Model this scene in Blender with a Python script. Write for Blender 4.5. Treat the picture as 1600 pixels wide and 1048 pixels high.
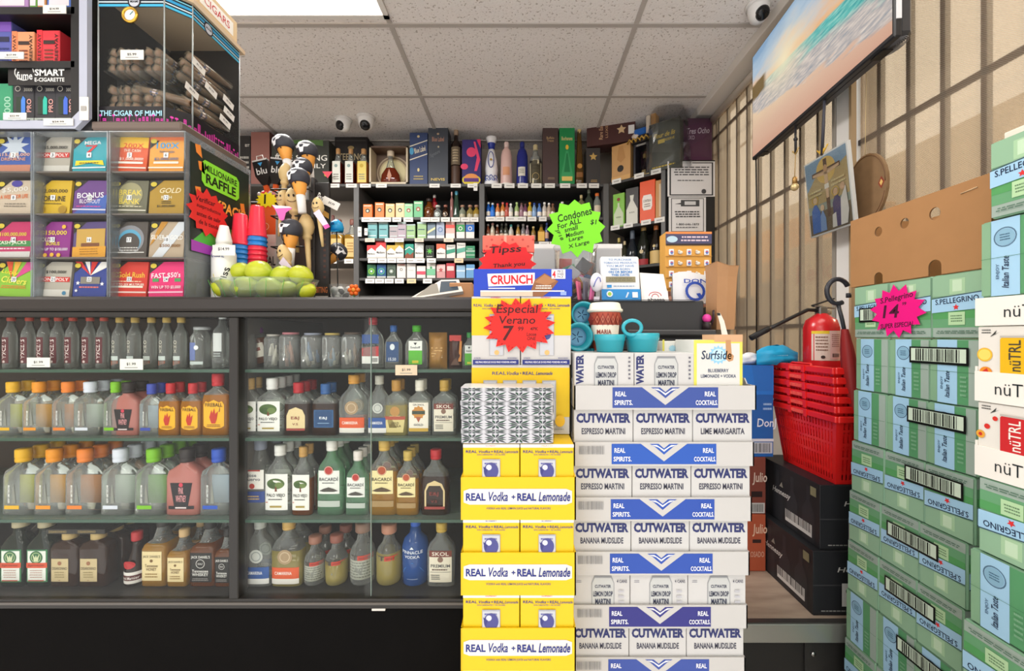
import bpy, math, random
from mathutils import Vector, Matrix
RN = random.Random(11)
sc = bpy.context.scene
COL = sc.collection
for _o in list(bpy.data.objects): bpy.data.objects.remove(_o)
# ------------------------------------------------ camera, world, lights, exposure
F, VX, VY, CZ = 644.0, 815.0, 525.0, 1.2      # focal length in pixels (1600 wide), vanishing point, eye height
_cam = bpy.data.cameras.new('camera'); CAM = bpy.data.objects.new('camera', _cam); COL.objects.link(CAM)
_cam.sensor_width = 36; _cam.lens = F / 1600 * 36; _cam.shift_x = (800 - VX) / 1600; _cam.shift_y = (VY - 524) / 1600
_cam.clip_start = .02
CAM.location = (0, 0, CZ); CAM.rotation_euler = (math.pi / 2, 0, 0); sc.camera = CAM
_w = bpy.data.worlds.new('world'); sc.world = _w; _w.use_nodes = True
_bg = _w.node_tree.nodes['Background']; _bg.inputs[0].default_value = (1, .985, .97, 1); _bg.inputs[1].default_value = 1.7
def lamp(kind, loc, rot, energy, size=None, color=(1, 1, 1), name='lamp'):
    l = bpy.data.lights.new(name, kind); l.energy = energy; l.color = color
    if kind == 'AREA': l.shape = 'RECTANGLE'; l.size, l.size_y = size
    if kind == 'SUN': l.angle = size
    o = bpy.data.objects.new(name, l); COL.objects.link(o); o.location = loc; o.rotation_euler = rot
    return o
CEIL = CZ + 1.55
PANELS = [(-1.25, 1.7), (.57, .9), (.62, -1.0), (-1.25, -.9), (.62, -2.0), (-1.25, -2.6), (-3.1, .8), (-3.1, -1.2)]  # first is seen; the rest unseen, second and far-left pair added as fill
for _x, _y in PANELS:
    lamp('AREA', (_x, _y, CEIL - .03), (0, 0, 0), 50 if _y > 1 else 4 if _y > 0 else 9, (1.15, .55), (1, .98, .95), 'panel_light')
lamp('SUN', (4, 1, 4), (0, math.radians(56), 0), 2.6, math.radians(1.2), (1, .94, .85), 'sun')
vs = sc.view_settings; vs.view_transform = 'Standard'; vs.look = 'None'; vs.gamma = 1; vs.use_curve_mapping = False
vs.exposure = .12
sc.cycles.transparent_max_bounces = 40; sc.cycles.max_bounces = 8; sc.cycles.use_denoising = True
sc.cycles.caustics_reflective = False; sc.cycles.caustics_refractive = False
# ------------------------------------------------ materials
def lin(h):
    h = h.lstrip('#'); c = [int(h[i:i + 2], 16) / 255 for i in (0, 2, 4)]
    return tuple((x / 12.92 if x <= .04045 else ((x + .055) / 1.055) ** 2.4) for x in c) + (1,)
_MC = {}
def newmat(name):
    m = bpy.data.materials.new(name); m.use_nodes = True
    return m, m.node_tree, m.node_tree.nodes, m.node_tree.links
def C(h, rough=.5, metal=0, spec=.35, noise=0, scale=40, emit=0, trans=0):
    k = (h, rough, metal, spec, noise, scale, emit, trans)
    if k in _MC: return _MC[k]
    m, nt, n, l = newmat('paint_' + h.strip('#')); b = n['Principled BSDF']
    b.inputs['Base Color'].default_value = lin(h); b.inputs['Roughness'].default_value = rough
    b.inputs['Metallic'].default_value = metal; b.inputs['Specular IOR Level'].default_value = spec
    if emit: b.inputs['Emission Color'].default_value = lin(h); b.inputs['Emission Strength'].default_value = emit
    if trans: b.inputs['Subsurface Weight'].default_value = trans; b.inputs['Subsurface Radius'].default_value = (.01, .01, .01)
    if noise:
        tc = n.new('ShaderNodeTexCoord'); t = n.new('ShaderNodeTexNoise'); t.inputs['Scale'].default_value = scale; t.inputs['Detail'].default_value = 4
        r = n.new('ShaderNodeMapRange'); r.inputs['To Min'].default_value = 1 - noise; r.inputs['To Max'].default_value = 1 + noise
        v = n.new('ShaderNodeVectorMath'); v.operation = 'SCALE'; v.inputs[0].default_value = lin(h)[:3]
        l.new(tc.outputs['Object'], t.inputs['Vector']); l.new(t.outputs['Fac'], r.inputs['Value']); l.new(r.outputs[0], v.inputs['Scale']); l.new(v.outputs[0], b.inputs['Base Color'])
    _MC[k] = m
    return m
def glass(h, dens=.0, rough=.03, gloss=1.0, edge=.5):
    """thin clear glass or film: tinted see-through, fresnel reflection, denser where the wall is seen edge-on, a little body colour (dens)"""
    k = ('g', h, dens, rough, gloss, edge)
    if k in _MC: return _MC[k]
    m, nt, n, l = newmat('glass_' + h.strip('#')); n.remove(n['Principled BSDF'])
    tr = n.new('ShaderNodeBsdfTransparent'); tr.inputs[0].default_value = lin(h)
    df = n.new('ShaderNodeBsdfDiffuse'); df.inputs[0].default_value = lin(h)
    gl = n.new('ShaderNodeBsdfGlossy'); gl.inputs['Roughness'].default_value = rough
    lw = n.new('ShaderNodeLayerWeight'); lw.inputs[0].default_value = .25
    mr = n.new('ShaderNodeMapRange'); mr.inputs['To Min'].default_value = dens; mr.inputs['To Max'].default_value = min(1, dens + edge)
    l.new(lw.outputs['Facing'], mr.inputs['Value'])
    m1 = n.new('ShaderNodeMixShader'); l.new(mr.outputs[0], m1.inputs[0]); l.new(tr.outputs[0], m1.inputs[1]); l.new(df.outputs[0], m1.inputs[2])
    fr = n.new('ShaderNodeFresnel'); fr.inputs[0].default_value = 1.45
    mu = n.new('ShaderNodeMath'); mu.operation = 'MULTIPLY'; mu.inputs[1].default_value = gloss; l.new(fr.outputs[0], mu.inputs[0])
    m2 = n.new('ShaderNodeMixShader'); l.new(mu.outputs[0], m2.inputs[0]); l.new(m1.outputs[0], m2.inputs[1]); l.new(gl.outputs[0], m2.inputs[2])
    l.new(m2.outputs[0], n['Material Output'].inputs[0])
    _MC[k] = m
    return m
def wood(h1, h2, sx=2, sy=30, rough=.45):
    k = ('w', h1, h2, sx, sy)
    if k in _MC: return _MC[k]
    m, nt, n, l = newmat('wood_' + h1.strip('#')); b = n['Principled BSDF']; b.inputs['Roughness'].default_value = rough
    tc = n.new('ShaderNodeTexCoord'); mp = n.new('ShaderNodeMapping'); mp.inputs['Scale'].default_value = (sx, sy, sy)
    t = n.new('ShaderNodeTexNoise'); t.inputs['Scale'].default_value = 2; t.inputs['Detail'].default_value = 6
    r = n.new('ShaderNodeValToRGB'); r.color_ramp.elements[0].position = .3; r.color_ramp.elements[1].position = .7
    r.color_ramp.elements[0].color = lin(h1); r.color_ramp.elements[1].color = lin(h2)
    l.new(tc.outputs['Object'], mp.inputs[0]); l.new(mp.outputs[0], t.inputs['Vector']); l.new(t.outputs['Fac'], r.inputs[0]); l.new(r.outputs[0], b.inputs['Base Color'])
    _MC[k] = m
    return m
# ------------------------------------------------ geometry helpers
def P(px, py, Y): return Vector(((px - VX) / F * Y, Y, CZ + (VY - py) / F * Y))   # the world point seen at a photo pixel, at depth Y
def zz(py, Y): return CZ + (VY - py) / F * Y
def xx(px, Y): return (px - VX) / F * Y
V = Vector
class Fr:
    """a printable surface: origin, right, up; optional bend in front of a rounded body"""
    def __init__(s, o, u, v, e=.0004, bend=None):
        s.o = V(o); s.u = V(u).normalized(); s.v = V(v).normalized(); s.n = s.u.cross(s.v); s.e = e; s.bend = bend
    def p(s, a, b, l=0):
        d = l * s.e
        if s.bend:
            rx, ry, ex = s.bend; t = max(-.999, min(.999, a / rx)); d += ry * (1 - abs(t) ** ex) ** (1 / ex)
        return s.o + s.u * a + s.v * b + s.n * d
def front(x, y, z, e=.0004): return Fr((x, y, z), (1, 0, 0), (0, 0, 1), e)
def leftf(x, y, z, e=.0004): return Fr((x, y, z), (0, -1, 0), (0, 0, 1), e)      # surface facing -X, read from the left
_TX = {}
def text2d(s, bold, shear):
    k = (s, bold, shear)
    if k in _TX: return _TX[k]
    c = bpy.data.curves.new('t', 'FONT'); c.body = s; c.resolution_u = 2; c.offset = bold; c.shear = shear; c.align_x = 'CENTER'; c.space_line = .85
    o = bpy.data.objects.new('t', c); me = bpy.data.meshes.new_from_object(o)
    vs_ = [(v.co.x, v.co.y) for v in me.vertices]; fs = [tuple(p.vertices) for p in me.polygons]
    up = [me.polygons[i].normal.z >= 0 for i in range(len(fs))]
    fs = [f if u else f[::-1] for f, u in zip(fs, up)]
    bpy.data.objects.remove(o); bpy.data.curves.remove(c); bpy.data.meshes.remove(me)
    if not vs_: vs_ = [(0, 0), (1, 1)]
    x0 = min(v[0] for v in vs_); x1 = max(v[0] for v in vs_); y0 = min(v[1] for v in vs_); y1 = max(v[1] for v in vs_)
    _TX[k] = ([((v[0] - (x0 + x1) / 2) / (x1 - x0), (v[1] - (y0 + y1) / 2) / (y1 - y0)) for v in vs_], fs, (x1 - x0) / (y1 - y0))
    return _TX[k]
class MB:
    def __init__(s): s.v = []; s.f = []; s.m = []; s.sm = []
    def add(s, vs_, fs, mat, smooth=False):
        b = len(s.v); s.v += [V(v) for v in vs_]
        for i, f in enumerate(fs):
            s.f.append([b + k for k in f]); s.m.append(mat[i] if isinstance(mat, list) else mat); s.sm.append(smooth)
        return s
    def box(s, a, b, mat, bev=0, T=None):
        a, b = V(a), V(b); lo = [min(a[i], b[i]) for i in range(3)]; hi = [max(a[i], b[i]) for i in range(3)]
        c = [(lo[i] + hi[i]) / 2 for i in range(3)]; h = [(hi[i] - lo[i]) / 2 for i in range(3)]
        bev = min(bev, min(h) * .6)
        SG = [(x, y, z) for x in (-1, 1) for y in (-1, 1) for z in (-1, 1)]
        vs_, ix, fs = [], {}, []
        if bev <= 0:
            for g in SG: vs_.append(V([c[i] + g[i] * h[i] for i in range(3)]))
            for g in SG:
                for ax in range(3): ix[(g, ax)] = SG.index(g)
        else:
            for g in SG:
                for ax in range(3):
                    ix[(g, ax)] = len(vs_); vs_.append(V([c[i] + g[i] * (h[i] if i == ax else h[i] - bev) for i in range(3)]))
        for ax in range(3):
            p, q = [i for i in range(3) if i != ax]
            for sg in (-1, 1):
                L = []
                for (u, w) in ((-1, -1), (1, -1), (1, 1), (-1, 1)):
                    g = [0, 0, 0]; g[ax] = sg; g[p] = u; g[q] = w; L.append(ix[(tuple(g), ax)])
                fs.append(L)
        if bev > 0:
            for ax in range(3):
                p, q = [i for i in range(3) if i != ax]
                for u in (-1, 1):
                    for w in (-1, 1):
                        g = [0, 0, 0]; g[p] = u; g[q] = w; A = list(g); A[ax] = -1; B = list(g); B[ax] = 1; A, B = tuple(A), tuple(B)
                        fs.append([ix[(A, p)], ix[(B, p)], ix[(B, q)], ix[(A, q)]])
            for g in SG: fs.append([ix[(g, 0)], ix[(g, 1)], ix[(g, 2)]])
        cc = V(c)
        for k, f in enumerate(fs):
            pts = [vs_[i] for i in f]; n = (pts[1] - pts[0]).cross(pts[2] - pts[0]); ctr = sum(pts, V((0, 0, 0))) / len(pts)
            if n.dot(ctr - cc) < 0: fs[k] = f[::-1]
        if T is not None: vs_ = [T @ v for v in vs_]
        return s.add(vs_, fs, mat)
    def loft(s, secs, mat, n=24, at=(0, 0, 0), T=None, smooth=True, cap=True):
        """stack of rounded sections (z, rx, ry, exponent[, material from here up]) joined to one skin"""
        vs_, fs, ms = [], [], []; at = V(at); cur = mat
        for k, q in enumerate(secs):
            z, rx, ry = q[:3]; e = q[3] if len(q) > 3 else 2
            for i in range(n):
                t = 2 * math.pi * (i + .5) / n; c_, s_ = math.cos(t), math.sin(t)
                x = math.copysign(abs(c_) ** (2 / e), c_) * rx; y = math.copysign(abs(s_) ** (2 / e), s_) * ry
                vs_.append(at + V((x, y, z)))
        for k in range(len(secs) - 1):
            if len(secs[k]) > 4 and secs[k][4]: cur = secs[k][4]
            for i in range(n):
                j = (i + 1) % n; fs.append([k * n + i, k * n + j, (k + 1) * n + j, (k + 1) * n + i]); ms.append(cur)
        if cap:
            fs.append(list(range(n))[::-1]); ms.append(mat); L = (len(secs) - 1) * n; fs.append([L + i for i in range(n)]); ms.append(cur)
        if T is not None: vs_ = [T @ v for v in vs_]
        return s.add(vs_, fs, ms, smooth)
    def ball(s, c, r, mat, n=16, sq=(1, 1, 1), T=None, e=2):
        S = [(-r * math.cos(math.pi * k / 10) * sq[2], max(1e-4, r * math.sin(math.pi * k / 10)) * sq[0], max(1e-4, r * math.sin(math.pi * k / 10)) * sq[1], e) for k in range(11)]
        return s.loft(S, mat, n, c, T, True)
    def tube(s, pts, r, mat, n=8, closed=False):
        pts = [V(p) for p in pts]; m = len(pts); rs = r if isinstance(r, (list, tuple)) else [r] * m
        vs_, fs = [], []; up = V((0, 0, 1)); prev = None
        for i in range(m):
            if closed: d = pts[(i + 1) % m] - pts[i - 1]
            else: d = pts[min(i + 1, m - 1)] - pts[max(i - 1, 0)]
            d.normalize()
            if prev is None: a = d.orthogonal().normalized()
            else: a = (prev - d * prev.dot(d)).normalized()
            prev = a; b = d.cross(a)
            for k in range(n):
                t = 2 * math.pi * k / n; vs_.append(pts[i] + (a * math.cos(t) + b * math.sin(t)) * rs[i])
        for i in range(m if closed else m - 1):
            j = (i + 1) % m
            for k in range(n): fs.append([i * n + k, i * n + (k + 1) % n, j * n + (k + 1) % n, j * n + k])
        if not closed: fs.append(list(range(n))[::-1]); fs.append([(m - 1) * n + k for k in range(n)])
        return s.add(vs_, fs, mat, True)
    def poly(s, fr, pts, mat, l=0): return s.add([fr.p(a, b, l) for a, b in pts], [list(range(len(pts)))], mat)
    def prism(s, fr, pts, d, mat, side=None):
        """a flat cut-out of real thickness d behind the printable surface"""
        n = len(pts); f0 = [fr.p(a, b) for a, b in pts]; b0 = [q - fr.n * d for q in f0]
        fs = [list(range(n)), [n + i for i in range(n)][::-1]] + [[i, n + i, n + (i + 1) % n, (i + 1) % n] for i in range(n)]
        return s.add(f0 + b0, fs, [mat, mat] + [side or mat] * n)
    def rect(s, fr, a0, b0, a1, b1, mat, l=0):
        N = 10 if fr.bend else 1; vs_ = []; fs = []
        for i in range(N + 1):
            a = a0 + (a1 - a0) * i / N; vs_ += [fr.p(a, b0, l), fr.p(a, b1, l)]
        for i in range(N): fs.append([2 * i, 2 * i + 2, 2 * i + 3, 2 * i + 1])
        return s.add(vs_, fs, mat)
    def text(s, fr, t, a, b, w, h, mat, l=1, rot=0, shear=0, bold=.012):
        vv, ff, asp = text2d(t, bold, shear)
        if w is None: w = h * asp
        if h is None: h = w / asp
        c_, s_ = math.cos(rot), math.sin(rot)
        return s.add([fr.p(a + (x * w) * c_ - (y * h) * s_, b + (x * w) * s_ + (y * h) * c_, l) for x, y in vv], ff, mat)
    def obj(s, name, parent=None, world=False, loc=None):
        org = V((0, 0, 0))
        if loc is not None: org = V(loc)
        elif parent is not None and world: org = V(parent.location)
        me = bpy.data.meshes.new(name); me.from_pydata([tuple(v - org) for v in s.v], [], s.f)
        mats = []
        for m in s.m:
            if m not in mats: mats.append(m)
        for m in mats: me.materials.append(m)
        ix = {m: i for i, m in enumerate(mats)}
        me.polygons.foreach_set('material_index', [ix[m] for m in s.m]); me.polygons.foreach_set('use_smooth', s.sm); me.validate(); me.update()
        o = bpy.data.objects.new(name, me); COL.objects.link(o)
        if parent is not None: o.parent = parent
        elif loc is not None: o.location = loc
        return o
    def thing(s, name, label, cat, group=None):
        """one-mesh thing with its origin at the middle of its base"""
        lo = [min(v[i] for v in s.v) for i in range(3)]; hi = [max(v[i] for v in s.v) for i in range(3)]
        return tag(s.obj(name, loc=((lo[0] + hi[0]) / 2, (lo[1] + hi[1]) / 2, lo[2])), label, cat, group)
def tag(o, label, cat, group=None):
    o['label'] = label; o['category'] = cat
    if group: o['group'] = group
    return o
def thing(name, label, cat, loc=(0, 0, 0), group=None, rz=0):
    o = bpy.data.objects.new(name, None); COL.objects.link(o); o.location = loc; o.rotation_euler = (0, 0, rz); o.empty_display_size = .05
    return tag(o, label, cat, group)
def struct(mb, name, parent=None):
    o = mb.obj(name, parent)
    if parent is None: o['kind'] = 'structure'
    return o
def dup(t, loc, label, group=None, rz=None):
    c = t.copy(); COL.objects.link(c); c.location = loc; c['label'] = label
    if group: c['group'] = group
    if rz is not None: c.rotation_euler = (0, 0, rz)
    for ch in [o for o in bpy.data.objects if o.parent == t]:
        d = ch.copy(); COL.objects.link(d); d.parent = c
        for g in [o for o in bpy.data.objects if o.parent == ch]:
            e = g.copy(); COL.objects.link(e); e.parent = d
    return c
def starpts(r1, r2, n, sx=1, sy=1, rot=.1, jit=0):
    p = []
    for i in range(2 * n):
        r = (r1 if i % 2 == 0 else r2) * (1 + jit * (RN.random() - .5)); t = rot + math.pi * i / n + math.pi / 2
        p.append((r * math.cos(t) * sx, r * math.sin(t) * sy))
    return p
def ell(u, v, rx, ry, n=20): return [(u + rx * math.cos(2 * math.pi * i / n), v + ry * math.sin(2 * math.pi * i / n)) for i in range(n)]
def draw(mb, fr, w, h, items, l=1, u0=0, rough=.5):
    """printing on a face w by h: r rect, t text, d disc, o ring, p polygon, b barcode, x rows of small print, s star (sizes are shares of the face)"""
    U = lambda u: (u - u0) * w
    for it in items:
        k = it[0]; l += .5
        if k == 'r': mb.rect(fr, U(it[1]), it[2] * h, U(it[3]), it[4] * h, C(it[5], rough), l)
        elif k == 't':
            o = list(it[7:]) + [0, 0, .012][len(it) - 7:]
            sw = .8 < abs(o[0]) < 2.4; W_ = None if it[4] is None else it[4] * (h if sw else w); H_ = None if it[5] is None else it[5] * (w if sw else h)
            mb.text(fr, it[1], U(it[2]), it[3] * h, W_, H_, C(it[6], rough), l, o[0], o[1], o[2])
        elif k == 'd': mb.poly(fr, ell(U(it[1]), it[2] * h, it[3] * w, (it[5] if len(it) > 5 else it[3]) * w), C(it[4], rough), l)
        elif k == 'o':
            a = ell(U(it[1]), it[2] * h, it[3] * w, it[3] * w); b = ell(U(it[1]), it[2] * h, (it[3] - it[4]) * w, (it[3] - it[4]) * w); n = len(a)
            mb.add([fr.p(x, y, l) for x, y in a + b], [[i, (i + 1) % n, n + (i + 1) % n, n + i] for i in range(n)], C(it[5], rough))
        elif k == 'p': mb.poly(fr, [(U(a), b * h) for a, b in it[1]], C(it[2], rough), l)
        elif k == 's': mb.poly(fr, [(U(it[1]) + a * w, it[2] * h + b * w) for a, b in starpts(it[3], it[4], it[5], rot=0)], C(it[6], rough), l)
        elif k == 'b':
            a0, b0, a1, b1 = U(it[1]), it[2] * h, U(it[3]), it[4] * h; c = C(it[5] if len(it) > 5 else '#1a1a1a', rough); a = a0; rr = random.Random(5); W_ = (a1 - a0) / 46
            while a < a1 - W_:
                q = W_ * rr.choice((.5, .9, 1.5)); mb.rect(fr, a, b0, min(a + q, a1), b1, c, l); a += q + W_ * rr.choice((.6, .9, 1.4))
        elif k == 'x':
            a0, b0, a1, b1, n = it[1:6]; c = C(it[6], rough); rr = random.Random(n)
            for i in range(n):
                y0 = b1 - (b1 - b0) * (i + .25) / n; y1 = b1 - (b1 - b0) * (i + .7) / n; a = a0 + rr.random() * .08 * (a1 - a0); e = a1 - rr.random() * .08 * (a1 - a0)
                while a < e:
                    q = (a1 - a0) * rr.uniform(.05, .16); mb.rect(fr, U(a), y1 * h, U(min(a + q, e)), y0 * h, c, l); a += q + (a1 - a0) * .025
    return mb
def pb(px0, py0, px1, py1, Y, d):
    a = P(px0, py1, Y); b = P(px1, py0, Y); return (a.x, Y, a.z), (b.x, Y + d, b.z)
def carton(name, label, cat, r, Y, d, col, items=(), group=None, bev=.0015, base=None, rough=.5, noise=0, sidei=None, eps=None):
    """a closed box whose front face covers the given pixel rectangle at depth Y, printed on the front"""
    a, b = pb(*r, Y, d); a = list(a)
    if base is not None: a[2] = base
    mb = MB().box(a, b, C(col, rough, noise=noise), bev)
    draw(mb, front(a[0], Y, a[2], eps or .0004 * max(1, Y)), b[0] - a[0], b[2] - a[2], items, rough=rough)
    if sidei: # the right-hand side, seen from the right, or left-hand side
        if a[0] > 0: draw(mb, leftf(a[0], Y + d, a[2], .0004 * max(1, Y)), d, b[2] - a[2], sidei, rough=rough)
        else: draw(mb, Fr((b[0], Y, a[2]), (0, 1, 0), (0, 0, 1), .0004 * max(1, Y)), d, b[2] - a[2], sidei, rough=rough)
    return mb.thing(name, label, cat, group)
ORD = ['first', 'second', 'third', 'fourth', 'fifth', 'sixth', 'seventh', 'eighth', 'ninth', 'tenth', 'eleventh', 'twelfth', 'thirteenth', 'fourteenth', 'fifteenth', 'sixteenth', 'seventeenth', 'eighteenth', 'nineteenth', 'twentieth']
BLK = C('#1d1b1a', .45); STEEL = C('#b8b8b4', .3, 1); WHT = C('#f0eeea', .5); NAVY = '#26307a'
# ================================================ the room
def speckle(h, h2):
    m, nt, n, l = newmat('ceiling_tile'); b = n['Principled BSDF']; b.inputs['Roughness'].default_value = .9
    tc = n.new('ShaderNodeTexCoord'); t = n.new('ShaderNodeTexNoise'); t.inputs['Scale'].default_value = 85; t.inputs['Detail'].default_value = 3
    r = n.new('ShaderNodeValToRGB'); r.color_ramp.elements[0].position = .33; r.color_ramp.elements[1].position = .40
    r.color_ramp.elements[0].color = lin(h2); r.color_ramp.elements[1].color = lin(h)
    bp = n.new('ShaderNodeBump'); bp.inputs['Strength'].default_value = .25; bp.inputs['Distance'].default_value = .01
    l.new(tc.outputs['Object'], t.inputs['Vector']); l.new(t.outputs['Fac'], r.inputs[0]); l.new(r.outputs[0], b.inputs['Base Color']); l.new(t.outputs['Fac'], bp.inputs['Height']); l.new(bp.outputs[0], b.inputs['Normal'])
    return m
XW = 1.33; YB = 3.42
struct(MB().box((-4.5, .45, -.05), (XW, YB, 0), C('#c9c2ba', .35, noise=.12, scale=6)), 'floor')
struct(MB().box((-4.5, -3.5, CEIL), (XW + .1, YB + .1, CEIL + .06), speckle('#f4efec', '#bdb3ac')), 'ceiling')
struct(MB().box((-4.5, YB, 0), (XW + .1, YB + .1, CEIL), C('#bdb1a4', .7, noise=.03, scale=5)), 'wall_back')
struct(MB().box((-4.6, -3.5, 0), (-4.5, YB, CEIL), C('#bdb1a4', .7)), 'wall_left')
wr = MB(); wr.box((XW, -3.5, 0), (XW + .1, YB, .95), C('#c9c1b6', .7)); wr.box((XW, 2.86, .95), (XW + .1, YB, CEIL), C('#cfc4b4', .7)); wr.box((XW, -3.5, .95), (XW + .1, .1, CEIL), C('#c9c1b6', .7)); wr.box((XW, .1, CEIL - .02), (XW + .1, 2.86, CEIL), C('#c9c1b6', .7))
struct(wr, 'wall_right')
g = MB(); TW = C('#bdb6b0', .5)
for k in range(-3, 3): g.box((-.651 + 1.219 * k - .012, -3.5, CEIL - .006), (-.651 + 1.219 * k + .012, YB, CEIL), TW)
struct(g, 'trim_1')
g = MB()
for k in range(-8, 3): g.box((-4.5, 2.05 + .61 * k - .012, CEIL - .007), (1.19, 2.05 + .61 * k + .012, CEIL), TW)
struct(g, 'trim_2')
struct(MB().box((1.19, -3.5, CEIL - .055), (XW, YB, CEIL), C('#e2dcd4', .5), .003), 'trim_3')
for i, (x, y) in enumerate(PANELS):
    t = thing('ceiling_light', 'white flat fluorescent panel set in the ceiling grid' + (' above the cigar case' if i == 0 else ', unseen, adding light from the customer side'), 'light', (x, y, CEIL), 'ceiling panels behind the customer' if i else None)
    m = MB()
    for a, b in (((-.61, -.3), (.61, -.275)), ((-.61, .275), (.61, .3)), ((-.61, -.3), (-.585, .3)), ((.585, -.3), (.61, .3))): m.box((a[0], a[1], -.014), (b[0], b[1], -.006), C('#ece9e4'))
    m.obj('frame', t); MB().box((-.585, -.275, -.012), (.585, .275, -.007), C('#fff8ec', emit=3)).obj('diffuser', t)
# windows in the right wall: frame, glass, roller shade, bars outside
for i, (y0, y1) in enumerate(((1.68, 2.86), (.1, 1.62))):
    z0, z1 = .95, CEIL - .02; m = MB(); fc = C('#b3aca2', .4)
    for a, b in (((y0, z0), (y1, z0 + .03)), ((y0, z1 - .03), (y1, z1)), ((y0, z0), (y0 + .03, z1)), ((y1 - .03, z0), (y1, z1))): m.box((XW + .03, a[0], a[1]), (XW + .07, b[0], b[1]), fc)
    m.box((XW + .048, y0 + .03, z0 + .03), (XW + .052, y1 - .03, z1 - .03), glass('#f4f6f4', 0, .02, .5, .05)); struct(m, 'window_%d' % (i + 1))
    t = thing('window_bars', 'dark security bars with cross rails behind the shade of the ' + ('far window' if i == 0 else 'near window'), 'bars', (XW + .015, (y0 + y1) / 2, z0))
    bm_ = C('#453f3e', .5); y = y0 + .04
    while y < y1: MB().box((XW - .0115, y - .0085, z0), (XW + .004, y + .0085, z1), bm_).obj('bar', t, True); y += .115
    for z in (1.25, 1.955 if i else 1.93, 2.55): MB().box((XW - .0115, y0, z - .01), (XW - .003, y1, z + .01), bm_).obj('rail', t, True)
def shade():
    m, nt, n, l = newmat('shade_weave'); n.remove(n['Principled BSDF'])
    tr = n.new('ShaderNodeBsdfTransparent'); tr.inputs[0].default_value = lin('#f0e4d6'); tl = n.new('ShaderNodeBsdfTranslucent'); df = n.new('ShaderNodeBsdfDiffuse')
    tc = n.new('ShaderNodeTexCoord'); t = n.new('ShaderNodeTexChecker'); t.inputs['Scale'].default_value = 330; t.inputs[1].default_value = lin('#f0e6d8'); t.inputs[2].default_value = lin('#e2d6c4')
    l.new(tc.outputs['Object'], t.inputs[0]); l.new(t.outputs[0], tl.inputs[0]); l.new(t.outputs[0], df.inputs[0])
    a = n.new('ShaderNodeMixShader'); a.inputs[0].default_value = .4; b = n.new('ShaderNodeMixShader'); b.inputs[0].default_value = .25
    l.new(tl.outputs[0], a.inputs[1]); l.new(df.outputs[0], a.inputs[2]); l.new(tr.outputs[0], b.inputs[1]); l.new(a.outputs[0], b.inputs[2]); l.new(b.outputs[0], n['Material Output'].inputs[0])
    return m
SH = shade()
for y0, y1, lab in ((1.69, 2.84, 'far window, boxes showing through its weave'), (.15, 1.6, 'near window behind the television')):
    t = thing('roller_shade', 'see-through beige mesh roller shade over the ' + lab, 'window shade', (XW - .012, (y0 + y1) / 2, .97))
    MB().box((XW - .014, y0, .97), (XW - .0125, y1, CEIL - .08), SH).obj('fabric', t, True)
    m = MB(); m.tube([(XW - .035, y0, CEIL - .085), (XW - .035, y1, CEIL - .085)], .022, C('#cfc6ba')); m.obj('roller', t, True)
    MB().box((XW - .018, y0, .96), (XW - .008, y1, .975), C('#b9b0a4')).obj('hem_bar', t, True)
m = MB(); m.box((XW - .045, 1.615, .6), (XW + .06, 1.685, CEIL - .055), C('#eceae6', .5), .003); m.box((XW - .05, 1.685, .6), (XW - .02, 1.70, CEIL - .055), C('#9a948a', .5)); m.box((XW - .05, 1.60, .6), (XW - .03, 1.612, CEIL - .055), C('#b39a78', .5))
struct(m, 'trim_4')
# outside: pavement, ledge, far wall, cartons stacked beyond the bars
struct(MB().box((XW + .1, -3.5, -.06), (7.2, 8, -.01), C('#a89c8c', .8, noise=.1)), 'exterior_ground')
struct(MB().box((7, -6, 0), (7.2, 14, 4.6), C('#c6b7a2', .8, noise=.05)), 'exterior_wall')
struct(MB().box((XW + .3, 1.9, 0), (XW + 1.4, 4.4, 1.0), C('#a99878', .8)), 'exterior_ledge')
def outbox(y0, y1, z1, x0, x1, col, items, label):
    m = MB().box((x0, y0, 1.0), (x1, y1, z1), C(col, .7, noise=.06), .004); draw(m, leftf(x0, y1, 1.0, .002), y1 - y0, z1 - 1.0, items); m.thing('cardboard_box', label, 'box')
outbox(2.43, 2.88, 1.80, 1.85, 2.05, '#f4ecdc', [('t', 'Redd', .62, .76, .75, .15, '#c01c18'), ('x', .2, .46, .5, .56, 2, '#4b4038'), ('d', .3, .38, .09, '#4b4038', .05)], 'pale carton with big red lettering seen through the far shade')
outbox(2.9, 3.21, 1.76, 1.85, 2.05, '#d8b88c', [('r', .05, .3, .95, .8, '#5a4c44'), ('t', '1800', .5, .55, .6, .13, '#b9aa98', math.pi)], 'brown carton with dark printed block and upside-down number outside far window')
outbox(3.24, 3.56, 1.74, 1.85, 2.05, '#dcbc90', [('r', .1, .3, .9, .7, '#5d5247')], 'brown carton nearest the shelf end outside the far window')
outbox(2.75, 4.05, 2.1, 2.08, 2.5, '#e0b078', [], 'long brown carton standing behind the other cartons outside')
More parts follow.
